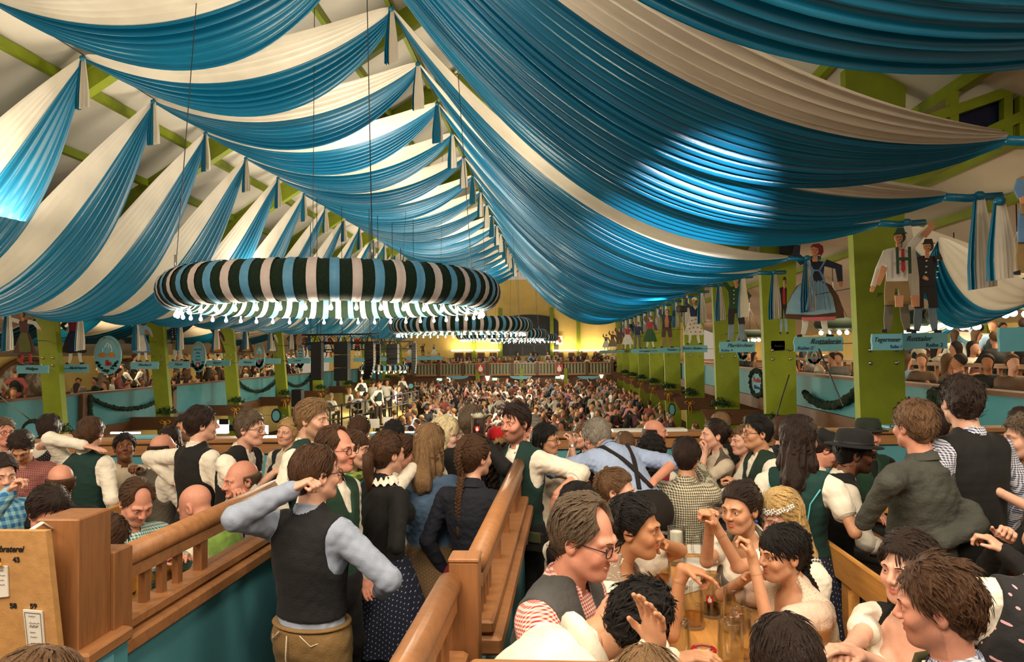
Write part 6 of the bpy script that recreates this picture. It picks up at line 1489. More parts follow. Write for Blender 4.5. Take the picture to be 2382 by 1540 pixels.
def d_buttons(p):
    for x in (-.05, .05):
        for z in (.58, .64, .70, .76): p('button', ell(x, z, .008, .008, 8), 'white')
def d_flowers(p):
    for x, z in ((-.06, .5), (.02, .52), (-.1, .42), (-.02, .44), (.06, .43), (-.12, .33), (-.04, .35), (.05, .35), (.12, .33), (-.1, .26), (0, .26), (.09, .26)): p('flower', ell(x, z, .014, .014, 8), 'red')
    p('kerchief', [(-.05, .80), (.05, .80), (.0, .72)], 'white')
UP = lambda s_: [(s_*.09, .79), (s_*.16, .88), (s_*.14, .99)]
UPW = lambda s_: [(s_*.09, .79), (s_*.20, .84), (s_*.30, .90)]
DN = lambda s_: [(s_*.09, .79), (s_*.16, .66), (s_*.20, .53)]
HIP = lambda s_: [(s_*.09, .79), (s_*.19, .68), (s_*.11, .60)]
FG = [ # px, feet y, crown y, Y, kind, colours, arms, label, hat, xs, detail
 (2083, 774, 538, 9.6, 'm', ('white', 'white', 'tan', None, 'grey', 'hair'), [(-.09, .79), (-.17, .62), (-.235, .45)], [(.09, .79), (.21, .93), (.30, 1.03)], 'painted man in white shirt, red tie and short leather breeches on the nearest right pillar', 'ghat', 1.0, d_tegern),
 (2150, 775, 560, 11.0, 'm', ('black', 'black', 'black', None, 'socks', 'hair'), [(-.09, .79), (-.12, .66), (-.03, .60)], [(.09, .79), (.22, .84), (.17, .95)], 'painted man in black suit and grey stockings behind the white shirted figure', 'hat', 1.0, d_buttons),
 (1893, 784, 568, 13.6, 'f', ('navy', 'navy', 'brown', 'lblue', 'white', 'maroon'), UP(-1), [(.09, .79), (.21, .74), (.22, .58)], 'painted woman with red head scarf and wide light blue apron, right side', 'scarf', 1.18, d_rott),
 (1822, 777, 646, 16.0, 'm', ('black', 'black', 'black', 'red', 'lblue', 'hair'), [(-.09, .79), (-.35, .62), (-.40, .5)], None, 'thin looking painted man with red waistcoat and black hat on the second right pillar', 'hat', .5, None),
 (1712, 797, 640, 19.0, 'm', ('dgreen', 'dgreen', 'black', None, 'socks', 'hair'), UP(-1), HIP(1), 'painted man in green buttoned jacket and black breeches, right side', 'ghat', 1.0, d_buttons),
 (1614, 801, 692, 23.5, 'f', ('navy', 'navy', 'white', None, 'white', 'hair'), UP(-1), DN(1), 'painted woman in white flowered skirt and navy blouse, right side', 'bonnet', 1.0, d_flowers),
 (1551, 809, 718, 28.0, 'm', ('navy', 'navy', 'brown', 'orange', 'tan', 'hair'), UP(-1), DN(1), 'painted man in long navy coat with orange waistcoat, right side', None, 1.1, None),
 (1512, 810, 734, 32.5, 'f', ('red', 'brown', 'green', None, 'white', 'hair'), UP(-1), DN(1), 'painted woman in long green skirt and red bodice, right side', 'scarf', 1.0, None),
 (1483, 811, 748, 37.0, 'm', ('navy', 'navy', 'grey', None, 'grey', 'hair'), UP(-1), DN(1), 'painted man in navy jacket and grey trousers, right side', None, 1.0, None),
 (1460, 813, 754, 41.5, 'f', ('red', 'grey', 'white', None, 'white', 'hair'), UP(-1), DN(1), 'painted woman in white skirt with red bodice far along the right side', None, 1.1, None),
 (1441, 814, 762, 46.0, 'm', ('plum', 'plum', 'brown', None, 'tan', 'hair'), UP(-1), DN(1), 'painted man in plum coat far along the right side', None, 1.1, None),
 (1425, 815, 770, 50.0, 'f', ('brown', 'brown', 'grey', None, 'white', 'hair'), UP(-1), DN(1), 'painted woman in grey skirt far along the right side', None, 1.1, None),
 (1410, 816, 777, 54.0, 'f', ('grey', 'grey', 'white', None, 'white', 'hair'), UP(-1), DN(1), 'painted woman in pale skirt at the far end of the right side', None, 1.1, None),
 (62, 848, 722, 17.0, 'f', ('plum', 'white', 'plum', 'olive', 'red', 'hair'), [(-.09, .79), (-.26, .84), (-.42, .86)], [(.09, .79), (.22, .76), (.32, .64)], 'painted woman with green apron, white blouse and red stockings on the nearest left pillar', None, 1.0, None),
 (176, 847, 716, 18.6, 'f', ('maroon', 'black', 'black', 'navy', 'white', 'hair'), HIP(-1), UP(1), 'painted woman in navy skirt with maroon shawl on the nearest left pillar', None, 1.1, None),
 (332, 841, 738, 21.6, 'f', ('lblue', 'lblue', 'blue', 'white', 'white', 'hair'), UPW(-1), [(.09, .79), (.2, .72), (.26, .60)], 'painted woman with white apron, blue dress and bonnet on the second left pillar', 'bonnet', 1.0, None),
 (414, 839, 744, 23.9, 'm', ('navy', 'navy', 'tan', None, 'white', 'hair'), HIP(-1), UP(1), 'painted man in navy waistcoat and brown breeches on the second left pillar', None, 1.0, d_buttons),
 (508, 837, 756, 26.4, 'f', ('red', 'brown', 'brown', 'orange', 'white', 'hair'), UP(-1), DN(1), 'painted woman in orange skirt with red bodice on the third left pillar', None, 1.1, None),
 (574, 835, 757, 28.8, 'f', ('plum', 'white', 'plum', 'ochre', 'grey', 'hair'), HIP(-1), UP(1), 'painted woman in ochre skirt with brown shawl on the third left pillar', None, 1.1, None),
 (635, 832, 765, 31.4, 'f', ('black', 'white', 'grey', 'white', 'grey', 'hair'), UP(-1), DN(1), 'painted woman in white apron with black bodice on the fourth left pillar', 'bonnet', 1.0, None),
 (683, 832, 768, 33.9, 'm', ('brown', 'brown', 'black', None, 'tan', 'hair'), HIP(-1), UP(1), 'painted man in brown jacket and black breeches on the fourth left pillar', None, 1.1, None),
 (716, 831, 774, 36.2, 'm', ('plum', 'plum', 'plum', None, 'tan', 'hair'), HIP(-1), UP(1), 'painted man in plum suit on the fifth left pillar', None, 1.0, None),
 (765, 831, 776, 38.5, 'f', ('maroon', 'black', 'black', 'white', 'red', 'hair'), UP(-1), DN(1), 'painted woman in black with white apron on the fifth left pillar', None, 1.1, None),
 (832, 830, 780, 43.0, 'm', ('red', 'red', 'black', None, 'white', 'hair'), HIP(-1), UP(1), 'painted man in red jacket on the sixth left pillar', None, 1.0, None),
 (893, 829, 786, 47.0, 'f', ('olive', 'grey', 'olive', None, 'white', 'hair'), UP(-1), DN(1), 'painted woman in olive skirt far along the left side', None, 1.1, None),
 (955, 829, 796, 51.0, 'f', ('black', 'white', 'white', None, 'white', 'hair'), HIP(-1), UP(1), 'painted woman in white dress far along the left side', None, 1.1, None),
 (984, 829, 799, 54.0, 'm', ('brown', 'brown', 'black', None, 'tan', 'hair'), HIP(-1), UP(1), 'painted man in brown near the far end of the left side', None, 1.0, None),
 (1010, 829, 801, 56.0, 'f', ('grey', 'white', 'white', None, 'white', 'hair'), UP(-1), DN(1), 'painted woman in white skirt near the far end of the left side', None, 1.1, None),
]
for q in FG: figure(q[0], q[1], q[2], q[3], q[4], q[5], q[6], q[7], q[8], q[9], q[10], 0, q[11])
# figures at the right frame edge, partly out of the picture
figure(2395, 640, 365, 7.3, 'm', ('tan', 'blue', 'blue', None, 'tan', 'hair'), [(-.09, .79), (-.12, .70), (-.10, .64)], None, 'painted figure with tan hat cut off by the right edge of the photo', 'ghat', 1.0)
def board(px0, px1, py0, py1, Y, lines, label, Ydir=0.0, mt='sign'):
    a = P(px0, py1, Y=Y); b = P(px1, py1, Y=Y+Ydir); h = P(px0, py0, Y=Y)[2]-a[2]; L = math.hypot(b[0]-a[0], b[1]-a[1]); u = np.array([(b[0]-a[0])/L, (b[1]-a[1])/L, 0])
    t = thing('name_board', label, 'sign', tuple(a), 0, 'pale blue name boards along the nave')
    MB().prism([(0, 0), (L, 0), (L*.99, h*.3), (L*1.01, h*.6), (L*.985, h), (L*.02, h), (-L*.012, h*.62), (L*.012, h*.3)], (0, 0, 0), u, (0, 0, 1), -.04 if True else .04).build('panel', M[mt], t)
    n_ = np.cross(u, (0, 0, 1))
    for s_, x, z, sz, m, sh in lines: text('lettering', s_, sz*h, M[m], t, u*x*L+np.array([0, 0, z*h])+n_*.008, u, (0, 0, 1), .004, sh, maxw=(.95-x)*L)
    if Y > 8: rod(t, u*L*.5+np.array([0, .03, h*.5]))
    return t
board(1848, 1962, 784, 818, 13.4, [('Rottalerin', .32, .52, .50, 'ink', .35), ('Reihe 2', .06, .12, .34, 'blueink', .1)], 'pale blue board reading Rottalerin Reihe 2 under the red scarf figure')
board(2029, 2100, 777, 815, 9.5, [('Tegernseer', .05, .52, .40, 'ink', .35), ('Reihe 1', .58, .12, .30, 'blueink', .1)], 'pale blue board reading Tegernseer Reihe 1 in front of the nearest right pillar')
board(2097, 2205, 775, 812, 10.9, [('Rottaler', .10, .50, .46, 'ink', .35), ('Reihe 2', .52, .12, .34, 'ink', .1)], 'shaded blue board reading Rottaler Reihe 2 behind the Tegernseer board')
board(1674, 1757, 795, 820, 18.8, [('Pfarrkirchner', .22, .48, .50, 'ink', .35), ('Reihe 4', .04, .08, .34, 'blueink', .1)], 'pale blue board reading Pfarrkirchner Reihe 4, right side')
board(1794, 1826, 793, 816, 16.3, [('Reihe', .2, .35, .40, 'ink', .2)], 'short blue board on the second right pillar under the thin figure')
board(1585, 1646, 804, 820, 23.4, [('Baden-Baden', .05, .45, .52, 'ink', .3)], 'blue board reading Baden-Baden under the flowered skirt')
board(1531, 1581, 808, 821, 28, [('Franke', .4, .35, .6, 'ink', .3)], 'blue board under the navy coat figure, right side')
board(1468, 1530, 812, 822, 33, [('Schwaben', .3, .3, .6, 'ink', .3)], 'blue board under the green skirt figure, right side')
board(1396, 1467, 815, 823, 42, [], 'long blue board far along the right side', 12)
for k, (x0, x1, y0, y1, Y, s_) in enumerate(((38, 112, 850, 869, 17.0, 'Wallgau'), (145, 205, 848, 867, 18.5, 'Niederbayern'), (303, 368, 842, 859, 21.4, 'Miesbach'), (392, 441, 841, 857, 23.3, 'Mainz'), (480, 535, 838, 852, 26.2, 'Bayern'), (555, 594, 837, 851, 28, 'Hessen'), (598, 652, 834, 847, 31.2, ''), (669, 722, 833, 846, 33.5, 'Lauter'), (752, 800, 832, 843, 38, ''), (822, 850, 832, 842, 43, ''), (880, 905, 831, 840, 47, ''), (945, 1030, 830, 838, 52, ''))):
    board(x0, x1, y0, y1, Y, [(s_, .28, .42, .5, 'ink', .35)] if s_ else [], 'blue name board under the left figures, %s from the viewer' % ORD[k])
board(2326, 2395, 762, 818, 7.6, [], 'dark teal board cut off by the right edge of the photo', 0, 'teal')
# oval hanging signs on the left
def oval(px, py, rx, ry, Y, label, kind):
    c = P(px, py, Y=Y); sx = rx*Y/FPX; sy = ry*Y/FPX; t = thing('oval_sign', label, 'sign', tuple(c), 0, 'oval painted signs along the left of the nave')
    MB().prism(ell(0, 0, sx, sy, 40), (0, 0, 0), (1, 0, 0), (0, 0, 1), -.05).build('panel', M['sign'], t)
    m = MB(); n = 40
    for k in range(n):
        a = k/n*2*math.pi
        if -.2 < math.sin(a) < 1: m.prism(ell(math.cos(a)*sx*.86, math.sin(a)*sy*.86, .018*Y/18, .018*Y/18, 6), (0, -.012, 0), (1, 0, 0), (0, 0, 1), .01)
    m.build('dotted_border', paint('orange'), t); m = MB(); g = np.random.default_rng(int(px))
    for k in range(26):
        a = g.uniform(math.pi*1.12, math.pi*1.88); r = g.uniform(.72, .88); m.prism(ell(math.cos(a)*sx*r, math.sin(a)*sy*r, .035*Y/18, .028*Y/18, 6), (0, -.013, 0), (1, 0, 0), (0, 0, 1), .012)
    m.build('leaf_border', paint('dgreen'), t)
    if kind == 'ox':
        for x in (-.35, .32): m = MB(); m.prism(ell(x*sx, .0, sx*.26, sy*.13, 16), (0, -.014, 0), (1, 0, 0), (0, 0, 1), .014); m.build('roast', paint('orange'), t); m = MB(); m.prism(strip([(x*sx, sy*.16), ((x+.05)*sx, sy*.26), (x*sx, sy*.36)], .02), (0, -.014, 0), (1, 0, 0), (0, 0, 1), .01); m.build('steam', paint('white'), t)
        m = MB(); m.prism(strip([(-.2*sx, sy*.4), (0, sy*.62), (.25*sx, sy*.5), (.3*sx, sy*.36)], .03), (0, -.014, 0), (1, 0, 0), (0, 0, 1), .01); m.prism(strip([(-.1*sx, sy*.45), (.1*sx, sy*.5), (.1*sx, sy*.36)], .025), (0, -.014, 0), (1, 0, 0), (0, 0, 1), .01); m.build('ox_outline', paint('white'), t)
        m = MB(); m.prism([(-.12*sx, -.55*sy), (.12*sx, -.55*sy), (.1*sx, -.25*sy), (-.1*sx, -.25*sy)], (0, -.014, 0), (1, 0, 0), (0, 0, 1), .01); m.prism(ell(.2*sx, -.45*sy, .14*sx, .1*sy), (0, -.014, 0), (1, 0, 0), (0, 0, 1), .01); m.build('figures', paint('red'), t)
    else:
        for k, s_ in enumerate(('Auf der', 'Alm', 'und', 'Sport')): text('lettering', s_, sy*.17, M['blueink'], t, (0, -.012, sy*(.42-.22*k)), (1, 0, 0), (0, 0, 1), .004, align='CENTER')
        m = MB(); m.prism([(p[0]*sx*.5, p[1]*sx*.6-sy*.55) for p in ((-.5, .6), (.5, .6), (.5, -.1), (0, -.65), (-.5, -.1))], (0, -.014, 0), (1, 0, 0), (0, 0, 1), .01); m.build('shield_emblem', paint('red'), t)
        m = MB(); m.prism(ell(0, -sy*.54, sx*.12, sx*.2), (0, -.02, 0), (1, 0, 0), (0, 0, 1), .01); m.build('spade_emblem', paint('white'), t)
    rod(t, (0, .03, sy*.9))
oval(250, 826, 34, 47, 18.9, 'large oval sign with two roasts and a red emblem, left of the nave', 'ox')
oval(461, 830, 18.5, 37, 23.8, 'oval sign with four lines of lettering and a shield, second on the left', 'txt')
oval(603, 828, 13, 31, 28.6, 'oval sign third on the left beside the ochre skirt figure', 'ox')
oval(699, 830, 8.5, 30, 33.6, 'narrow oval sign fourth on the left', 'txt')
oval(1893, 830, 15, 17, 13.9, 'lower tip of an oval sign under the Rottalerin board', 'ox')
oval(1727, 805, 14, 34, 19.6, 'oval sign behind the green jacketed figure on the right', 'txt')
# round wreath signs on the pillar feet
for px, py, rx, ry, Y, lab in ((643, 967, 12, 17, 27.6, 'round dark green wreath sign below the third left pillar beam'), (1563, 953, 8, 16, 25.9, 'round dark green wreath sign on the fourth right pillar'), (956, 898, 8, 8, 44, 'round wreath sign beside the stage on the left'), (80, 1002, 30, 26, 13.6, 'dark wreath sign behind the far left guests')):
    c = P(px, py, Y=Y); k = Y/FPX; t = thing('wreath_sign', lab, 'sign', tuple(c)); m = MB()
    for a in np.linspace(0, 2*math.pi, 25)[:-1]: m.blob((math.cos(a)*rx*k*.85, 0, math.sin(a)*ry*k*.85), rx*k*.26, 6)
    m.build('wreath', M['garland'], t); MB().prism(ell(0, 0, rx*k*.72, ry*k*.72, 20), (0, -.03, 0), (1, 0, 0), (0, 0, 1), .03).build('panel', M['sign'], t)
    MB().box((rx*k*1.1, .03, 0), (rx*k*.8, .04, .05)).build('bracket', M['teal'], t)
    if Y > 20: rod(t, (0, .04, 0))
# ------------------------------------------------------------------ hung sound rig and stage
def truss(px0, px1, py, Y, label, h=.32):
    a = P(px0, py, Y=Y); b = P(px1, py, Y=Y); L = b[0]-a[0]; t = thing('lighting_truss', label, 'truss', tuple(a))
    m = MB()
    for dy in (0, h):
        for dz in (0, -h): m.tube([(0, dy, dz), (L, dy, dz)], .03, 6)
    m.build('chord', M['black'], t); n = int(L/h)
    for y_ in (0, h): MB().tube([(L*k/n, y_, 0 if k % 2 else -h) for k in range(n+1)], .015, 5).build('lacing', M['black'], t)
    m = MB(); [m.tube([(x, h/2, 0), (x, h/2, 4)], .012, 4) for x in (L*.1, L*.9)]; m.build('hanging_wire', M['wire'], t)
    return t
truss(702, 878, 779, 24.5, 'black lighting truss hanging over the stage side of the nave')
truss(720, 955, 797, 29.8, 'second black truss just behind and below the first')
def linearray(px, py0, py1, wpx, Y, n, bend, label, face=0.0):
    a = P(px, py0, Y=Y); H = a[2]-P(px, py1, Y=Y)[2]; wd = wpx*Y/FPX; t = thing('line_array', label, 'loudspeaker', tuple(a), face, 'hung black loudspeaker columns'); x = z = 0.0; h = H/n
    for k in range(n):
        an = bend*max(0, k-n*.45)/n; m = MB(); m.box((0, 0, 0), (wd, wd*.8, h*.96), 0, 0, .01); m.box((0, -wd*.41, 0), (wd*.9, .01, h*.8))
        R = rotx(an)@roty(-an*.55); m.V = [v@R.T for v in m.V]; m.build('cabinet', M['black'], t, (x, 0, z-h/2)); x -= math.sin(an*.55)*h; z -= math.cos(an)*h
    m = MB(); m.tube([(-wd*.3, 0, 0), (0, 0, .35), (wd*.3, 0, 0)], .02, 5); m.tube([(0, 0, .35), (0, 0, roofz(a[0])-a[2])], .01, 4); m.build('rigging', M['dark'], t); return t
linearray(738, 795, 886, 25, 23.5, 1, 0, 'flat black hung loudspeaker column, leftmost of the row')
linearray(796, 795, 886, 33, 24, 3, 0, 'wide black hung loudspeaker stack, second from the left')
linearray(860, 795, 880, 22, 24.5, 12, 1.5, 'curved black loudspeaker column hooking to the left, middle of the row')
linearray(880, 800, 848, 10, 25.5, 8, .3, 'slim black loudspeaker column just right of the hooked one')
linearray(914, 800, 846, 26, 26.5, 4, .2, 'black hung loudspeaker block over the small ring')
linearray(963, 799, 870, 11, 27, 12, .7, 'slender curved black loudspeaker column, rightmost of the row')
# stage
SZ = -.95
s4 = [P(680, 1005, Y=24.5), P(795, 1003, Y=26.5), P(972, 955, Y=36), P(958, 905, Y=46), P(700, 930, Y=36)]
s4 = [np.array([p[0], p[1], SZ]) for p in s4]
m = MB(); b_ = np.array(s4); n = len(b_); m.add(np.concatenate([b_+np.array([0, 0, -1.5]), b_]), [tuple(range(2*n-1, n-1, -1))[::-1], tuple(range(n))[::-1]]+[(i, (i+1) % n, n+(i+1) % n, n+i) for i in range(n)])
struct(m.build('floor_stage', M['cream']))
t = thing('stage_railing', 'dark metal railing around the band stage', 'railing', tuple(s4[0])); 
m = MB(); pl = [s4[0]-s4[0], s4[1]-s4[0], s4[2]-s4[0]]
for z in (.5, 1.0): m.tube([p+np.array([0, 0, z]) for p in pl], .03, 6)
m.build('bar', M['dark'], t); m = MB()
for a, b, k in ((pl[0], pl[1], 4), (pl[1], pl[2], 12)):
    for q in np.linspace(0, 1, k+1): p = a+(b-a)*q; m.tube([p, p+np.array([0, 0, 1.05])], .03, 6)
m.build('post', M['dark'], t)
m = MB(); d = _n(s4[2]-s4[1])
for k in range(5):
    a = s4[1]+(s4[2]-s4[1])*k/5; b = s4[1]+(s4[2]-s4[1])*(k+1)/5; pts = [a+(b-a)*q+np.array([.06, -.08, -.25-1.6*q*(1-q)]) for q in np.linspace(0, 1, 9)]; m.tube(pts, .10, 6)
tag(m.build('stage_garland', M['garland']), 'green garland swagged along the yellow side of the stage', 'garland')
for k, (px, py, Y) in enumerate(((868, 985, 28.0), (905, 980, 29.5))):
    c = P(px, py, Y=Y); t = thing('music_stand', 'lit sheet music on a stand at the front of the stage, %s one' % ('left' if k == 0 else 'right'), 'music stand', tuple(c))
    MB().box((0, 0, 0), (.5, .03, .36)).build('sheet_music', M['paper'], t); MB().tube([(0, .03, 0), (0, .03, -.9)], .015, 5).build('stem', M['black'], t)
c = P(693, 955, Y=25); t = thing('stand_loudspeaker', 'black loudspeaker on a pole at the left of the stage', 'loudspeaker', tuple(c)); MB().box((0, 0, .45), (.36, .34, .62), 0, 0, .02).build('cabinet', M['black'], t); MB().tube([(0, 0, .2), (0, 0, -1.2)], .025, 6).build('pole', M['black'], t)
# lit stall and screens under the left gallery
lit = emit('stall_light', (1, .96, .88, 1), 4)
for k, (a, b, y0, y1, Y) in enumerate(((485, 530, 978, 1008, 26.5), (600, 622, 990, 1010, 29))):
    p, q = P(a, y0, Y=Y), P(b, y1, Y=Y); tag(MB().box(((p[0]+q[0])/2, Y, (p[2]+q[2])/2), (q[0]-p[0], .2, p[2]-q[2])).build('lit_stall', lit), 'brightly lit white stall window under the left gallery, %s one' % ('nearer' if k == 0 else 'farther'), 'stall')
for k, (px, py, wpx, hpx, Y) in enumerate(((521, 981, 22, 13, 26), (543, 995, 20, 15, 26.4))):
    c = P(px, py, Y=Y); tag(MB().box(tuple(c), (wpx*Y/FPX, .08, hpx*Y/FPX), 0, 0, .01).build('screen', M['black'] if k == 0 else M['garland']), ('dark screen' if k == 0 else 'dark green notice board')+' hanging under the left gallery', 'screen')
c = P(292, 1007, Y=19.5); tag(MB().box(tuple(c), (.85, .08, .05)).build('tube_lamp', emit('tube_lamp_glow', (1, .95, .85, 1), 8)), 'lit white tube lamp under the left gallery', 'lamp')
# wall paintings in round frames behind the left gallery
for k, (px, py, rx, ry, Y) in enumerate(((60, 905, 78, 82, 31), (300, 880, 32, 50, 36), (552, 850, 24, 32, 48), (648, 845, 20, 30, 55))):
    c = P(px, py, Y=Y); c = c+ray(px, py)*((-23.3-c[0])/ray(px, py)[0]); kx = c[1]/FPX; t = thing('wall_painting', 'large round framed village painting on the yellow left wall, %s from the viewer' % ORD[k], 'painting', tuple(c), 0, 'round paintings on the left wall')
    rr = ry*kx*.9; pm = NT('village_painting'); v = pm.coord((1, 1, 1)); pm.base(pm.ramp(pm.noise(v, 1.2, 6, .7), [(.3, srgb(60, 50, 44)), (.5, srgb(120, 100, 84)), (.62, srgb(196, 186, 172)), (.75, srgb(80, 86, 60))]))
    MB().prism(ell(0, 0, rr*1.5, rr, 32), (.12, 0, 0), (0, 1, 0), (0, 0, 1), .05).build('canvas', pm.m, t); m = MB(); m.tube([(.14, math.cos(a)*rr*1.5, math.sin(a)*rr) for a in np.linspace(0, 2*math.pi, 33)[:-1]], .10, 6, closed=True); m.build('frame', M['brown'], t)
# right gallery: door, lit exit sign, hanging ring garlands, ledge board, drapes beyond
c = P(2250, 815, X=14.8); t = thing('door_1', 'green door with lit panes in the yellow wall of the right gallery', 'door', tuple(c), 0, None, 'structure')
MB().box((0, 0, -.4), (.1, 2.6, 2.6)).build('door_frame', M['green'], t); MB().box((-.06, 0, -.35), (.06, 1.9, 2.2)).build('panes', emit('lit_door_panes', (.55, .62, .9, 1), 1.2), t); m = MB(); [m.box((-.1, y, -.35), (.06, .09, 2.2)) for y in (-.95, 0, .95)]; m.box((-.1, 0, .1), (.06, 1.9, .09)); m.build('glazing_bar', M['green'], t)
c = P(2243, 783, X=14.7); t = thing('exit_sign', 'small green lit exit pictogram above the right gallery door', 'sign', tuple(c)); MB().box((0, 0, 0), (.06, .62, .34)).build('panel', M['white'], t); MB().box((-.04, .05, 0), (.02, .2, .2)).build('pictogram', M['leaf'], t)
glow = emit('gallery_lamp_glow', (1, .88, .6, 1), 22)
for k, (px, py, Y) in enumerate(((2150, 775, 17.5), (2225, 768, 16.5), (1940, 779, 24), (1745, 795, 34), (2372, 738, 14.0))):
    c = P(px, py, Y=Y); t = thing('garland_lamp', 'lamp ring with dark garland over the right gallery, %s' % ('beside the Rottaler board', 'above the door', 'behind the Rottalerin board', 'behind the Pfarrkirchner board', 'at the right edge of the photo')[k], 'lamp', tuple(c), 0, 'garland lamps in the right gallery')
    m = MB(); R_ = .42; m.tube([(math.cos(a)*R_, math.sin(a)*R_, .36) for a in np.linspace(0, 2*math.pi, 25)[:-1]], .20, 8, closed=True); m.build('garland_ring', M['garland'], t)
    [MB().blob((math.cos(a)*R_, math.sin(a)*R_, .07), .07, 8).build('bulb', glow, t) for a in np.linspace(0, 2*math.pi, 9)[:-1]]; m = MB(); m.tube([(0, 0, .5), (0, 0, 2.2)], .012, 4); [m.tube([(math.cos(a)*R_, math.sin(a)*R_, .6), (0, 0, 1.6)], .01, 4) for a in (0, 2.1, 4.2)]; m.build('hanging_wire', M['wire'], t)
for k, (a, b, s0, s1) in enumerate((((2182, 560, 10.8), (2420, 690, 10.2), .2, .7), ((2380, 610, 14), (2060, 770, 19), .3, 1.0), ((2300, 660, 18), (2070, 775, 24), .3, .9), ((2420, 740, 15), (2230, 775, 20), .2, .5), ((2080, 520, 13.5), (2400, 640, 13), .1, .8))):
    drape('aisle_drape', P(a[0], a[1], Y=a[2]), P(b[0], b[1], Y=b[2]), s0, s1, 1.6, .5, 'blue and cream drape over the right gallery, %s' % ('knotted at the black suited figure', 'below the knot behind the black suit', 'far behind the black suit', 'at the right edge above the lamps', 'uppermost behind the pillar')[k], 'drapes over the right gallery', 400+k, 26, 3, 5)
tail(P(2325, 468, Y=7.5), .80, .30, 'long striped drape tail hanging at the right edge of the photo', 'tails along the right pillars', 300, .2)
tail(P(2312, 688, Y=15), .42, .2, 'small striped drape tail over the right gallery', 'tails along the right pillars', 301, .5)
for k, (a, b) in enumerate((((2372, 560, 24), (0, 0, 0)),)): pass
for k in range(6):
    A_ = P(130+110*k, 705+9*k, Y=19+4*k); B_ = A_+np.array([-8, 2.5, -.5]); drape('aisle_drape', A_, B_, .35, .9, 2.4, .5, 'blue and cream drape over the left gallery, %s from the viewer' % ORD[k], 'drapes over the left gallery', 420+k, 20, 3, 5)
# glazed gable strip high on the right
t = thing('window_2', 'green framed glazed strip high on the right under the roof', 'window', (0, 0, 0), 0, None, 'structure')
A_ = P(2120, 330, Y=10.4); B_ = P(2400, 190, Y=10.4); m = MB(); m.bar(P(2040, 320, Y=10.4), P(2400, 195, Y=10.4), .14, .14); m.bar(P(2120, 390, Y=10.4), P(2420, 250, Y=10.4), .14, .14)
for px in (2215, 2340, 2376): m.bar(P(px, 215, Y=10.4), P(px, 345, Y=10.4), .12, .12)
m.build('frame', M['green'], t); MB().hexa([P(2130, 395, Y=10.5), P(2420, 255, Y=10.5), P(2420, 255, Y=10.55), P(2130, 395, Y=10.55), P(2130, 285, Y=10.5), P(2420, 185, Y=10.5), P(2420, 185, Y=10.55), P(2130, 285, Y=10.55)]).build('pane', plain('night_blue_pane', srgb(26, 32, 60), .2, .1, 1), t)
m = MB(); m.bar(P(1960, 470, Y=11.6), P(2420, 245, Y=10.6), .2, .5); tag(m.build('eaves_beam', M['green']), 'green eaves beam rising to the right edge behind the drape ends', 'beam')
tag(MB().tube([P(1836, 872, Y=12.2), P(1800, 985, Y=11.6)], .012, 5).build('guy_wire', M['wire']), 'steel guy wire in front of the second right pillar', 'wire')
tag(MB().tube([P(1905, 812, Y=13.2), P(1962, 945, Y=11.5)], .014, 5).build('guy_wire', M['wire']), 'slack rope between the first two right pillars', 'wire')
tag(MB().tube([P(0, 922, Y=15), P(100, 1000, Y=12.5)], .012, 5).build('guy_wire', M['wire']), 'steel guy wire at the far left in front of the gallery', 'wire')
# ------------------------------------------------------------------ guests far away
def objmat(name, mode):
    t = NT(name); oi = t.n('ShaderNodeObjectInfo')
    if mode == 'col': t.base(oi.outputs['Color'])
    else:
        r = t.math('FRACT', t.math('MULTIPLY', oi.outputs['Random'], {'skin': 1, 'hair': 7.3, 'vest': 13.7}[mode]))
        st = {'skin': [(0, srgb(222, 166, 138)), (.5, srgb(206, 146, 112)), (1, srgb(190, 128, 92))], 'hair': [(0, srgb(26, 20, 18)), (.4, srgb(64, 42, 28)), (.7, srgb(104, 74, 46)), (.88, srgb(180, 140, 86)), (1, srgb(140, 132, 120))], 'vest': [(0, srgb(26, 26, 28)), (.3, srgb(30, 50, 44)), (.55, srgb(92, 84, 76)), (.8, srgb(110, 40, 46)), (1, srgb(40, 48, 80))]}[mode]
        t.base(t.ramp(r, st))
    t.set(Roughness=.75); return t.m
CM = [objmat('crowd_skin', 'skin'), objmat('crowd_hair', 'hair'), objmat('crowd_shirt', 'col'), objmat('crowd_vest', 'vest'), plain('crowd_legs', srgb(60, 48, 38), .8)]
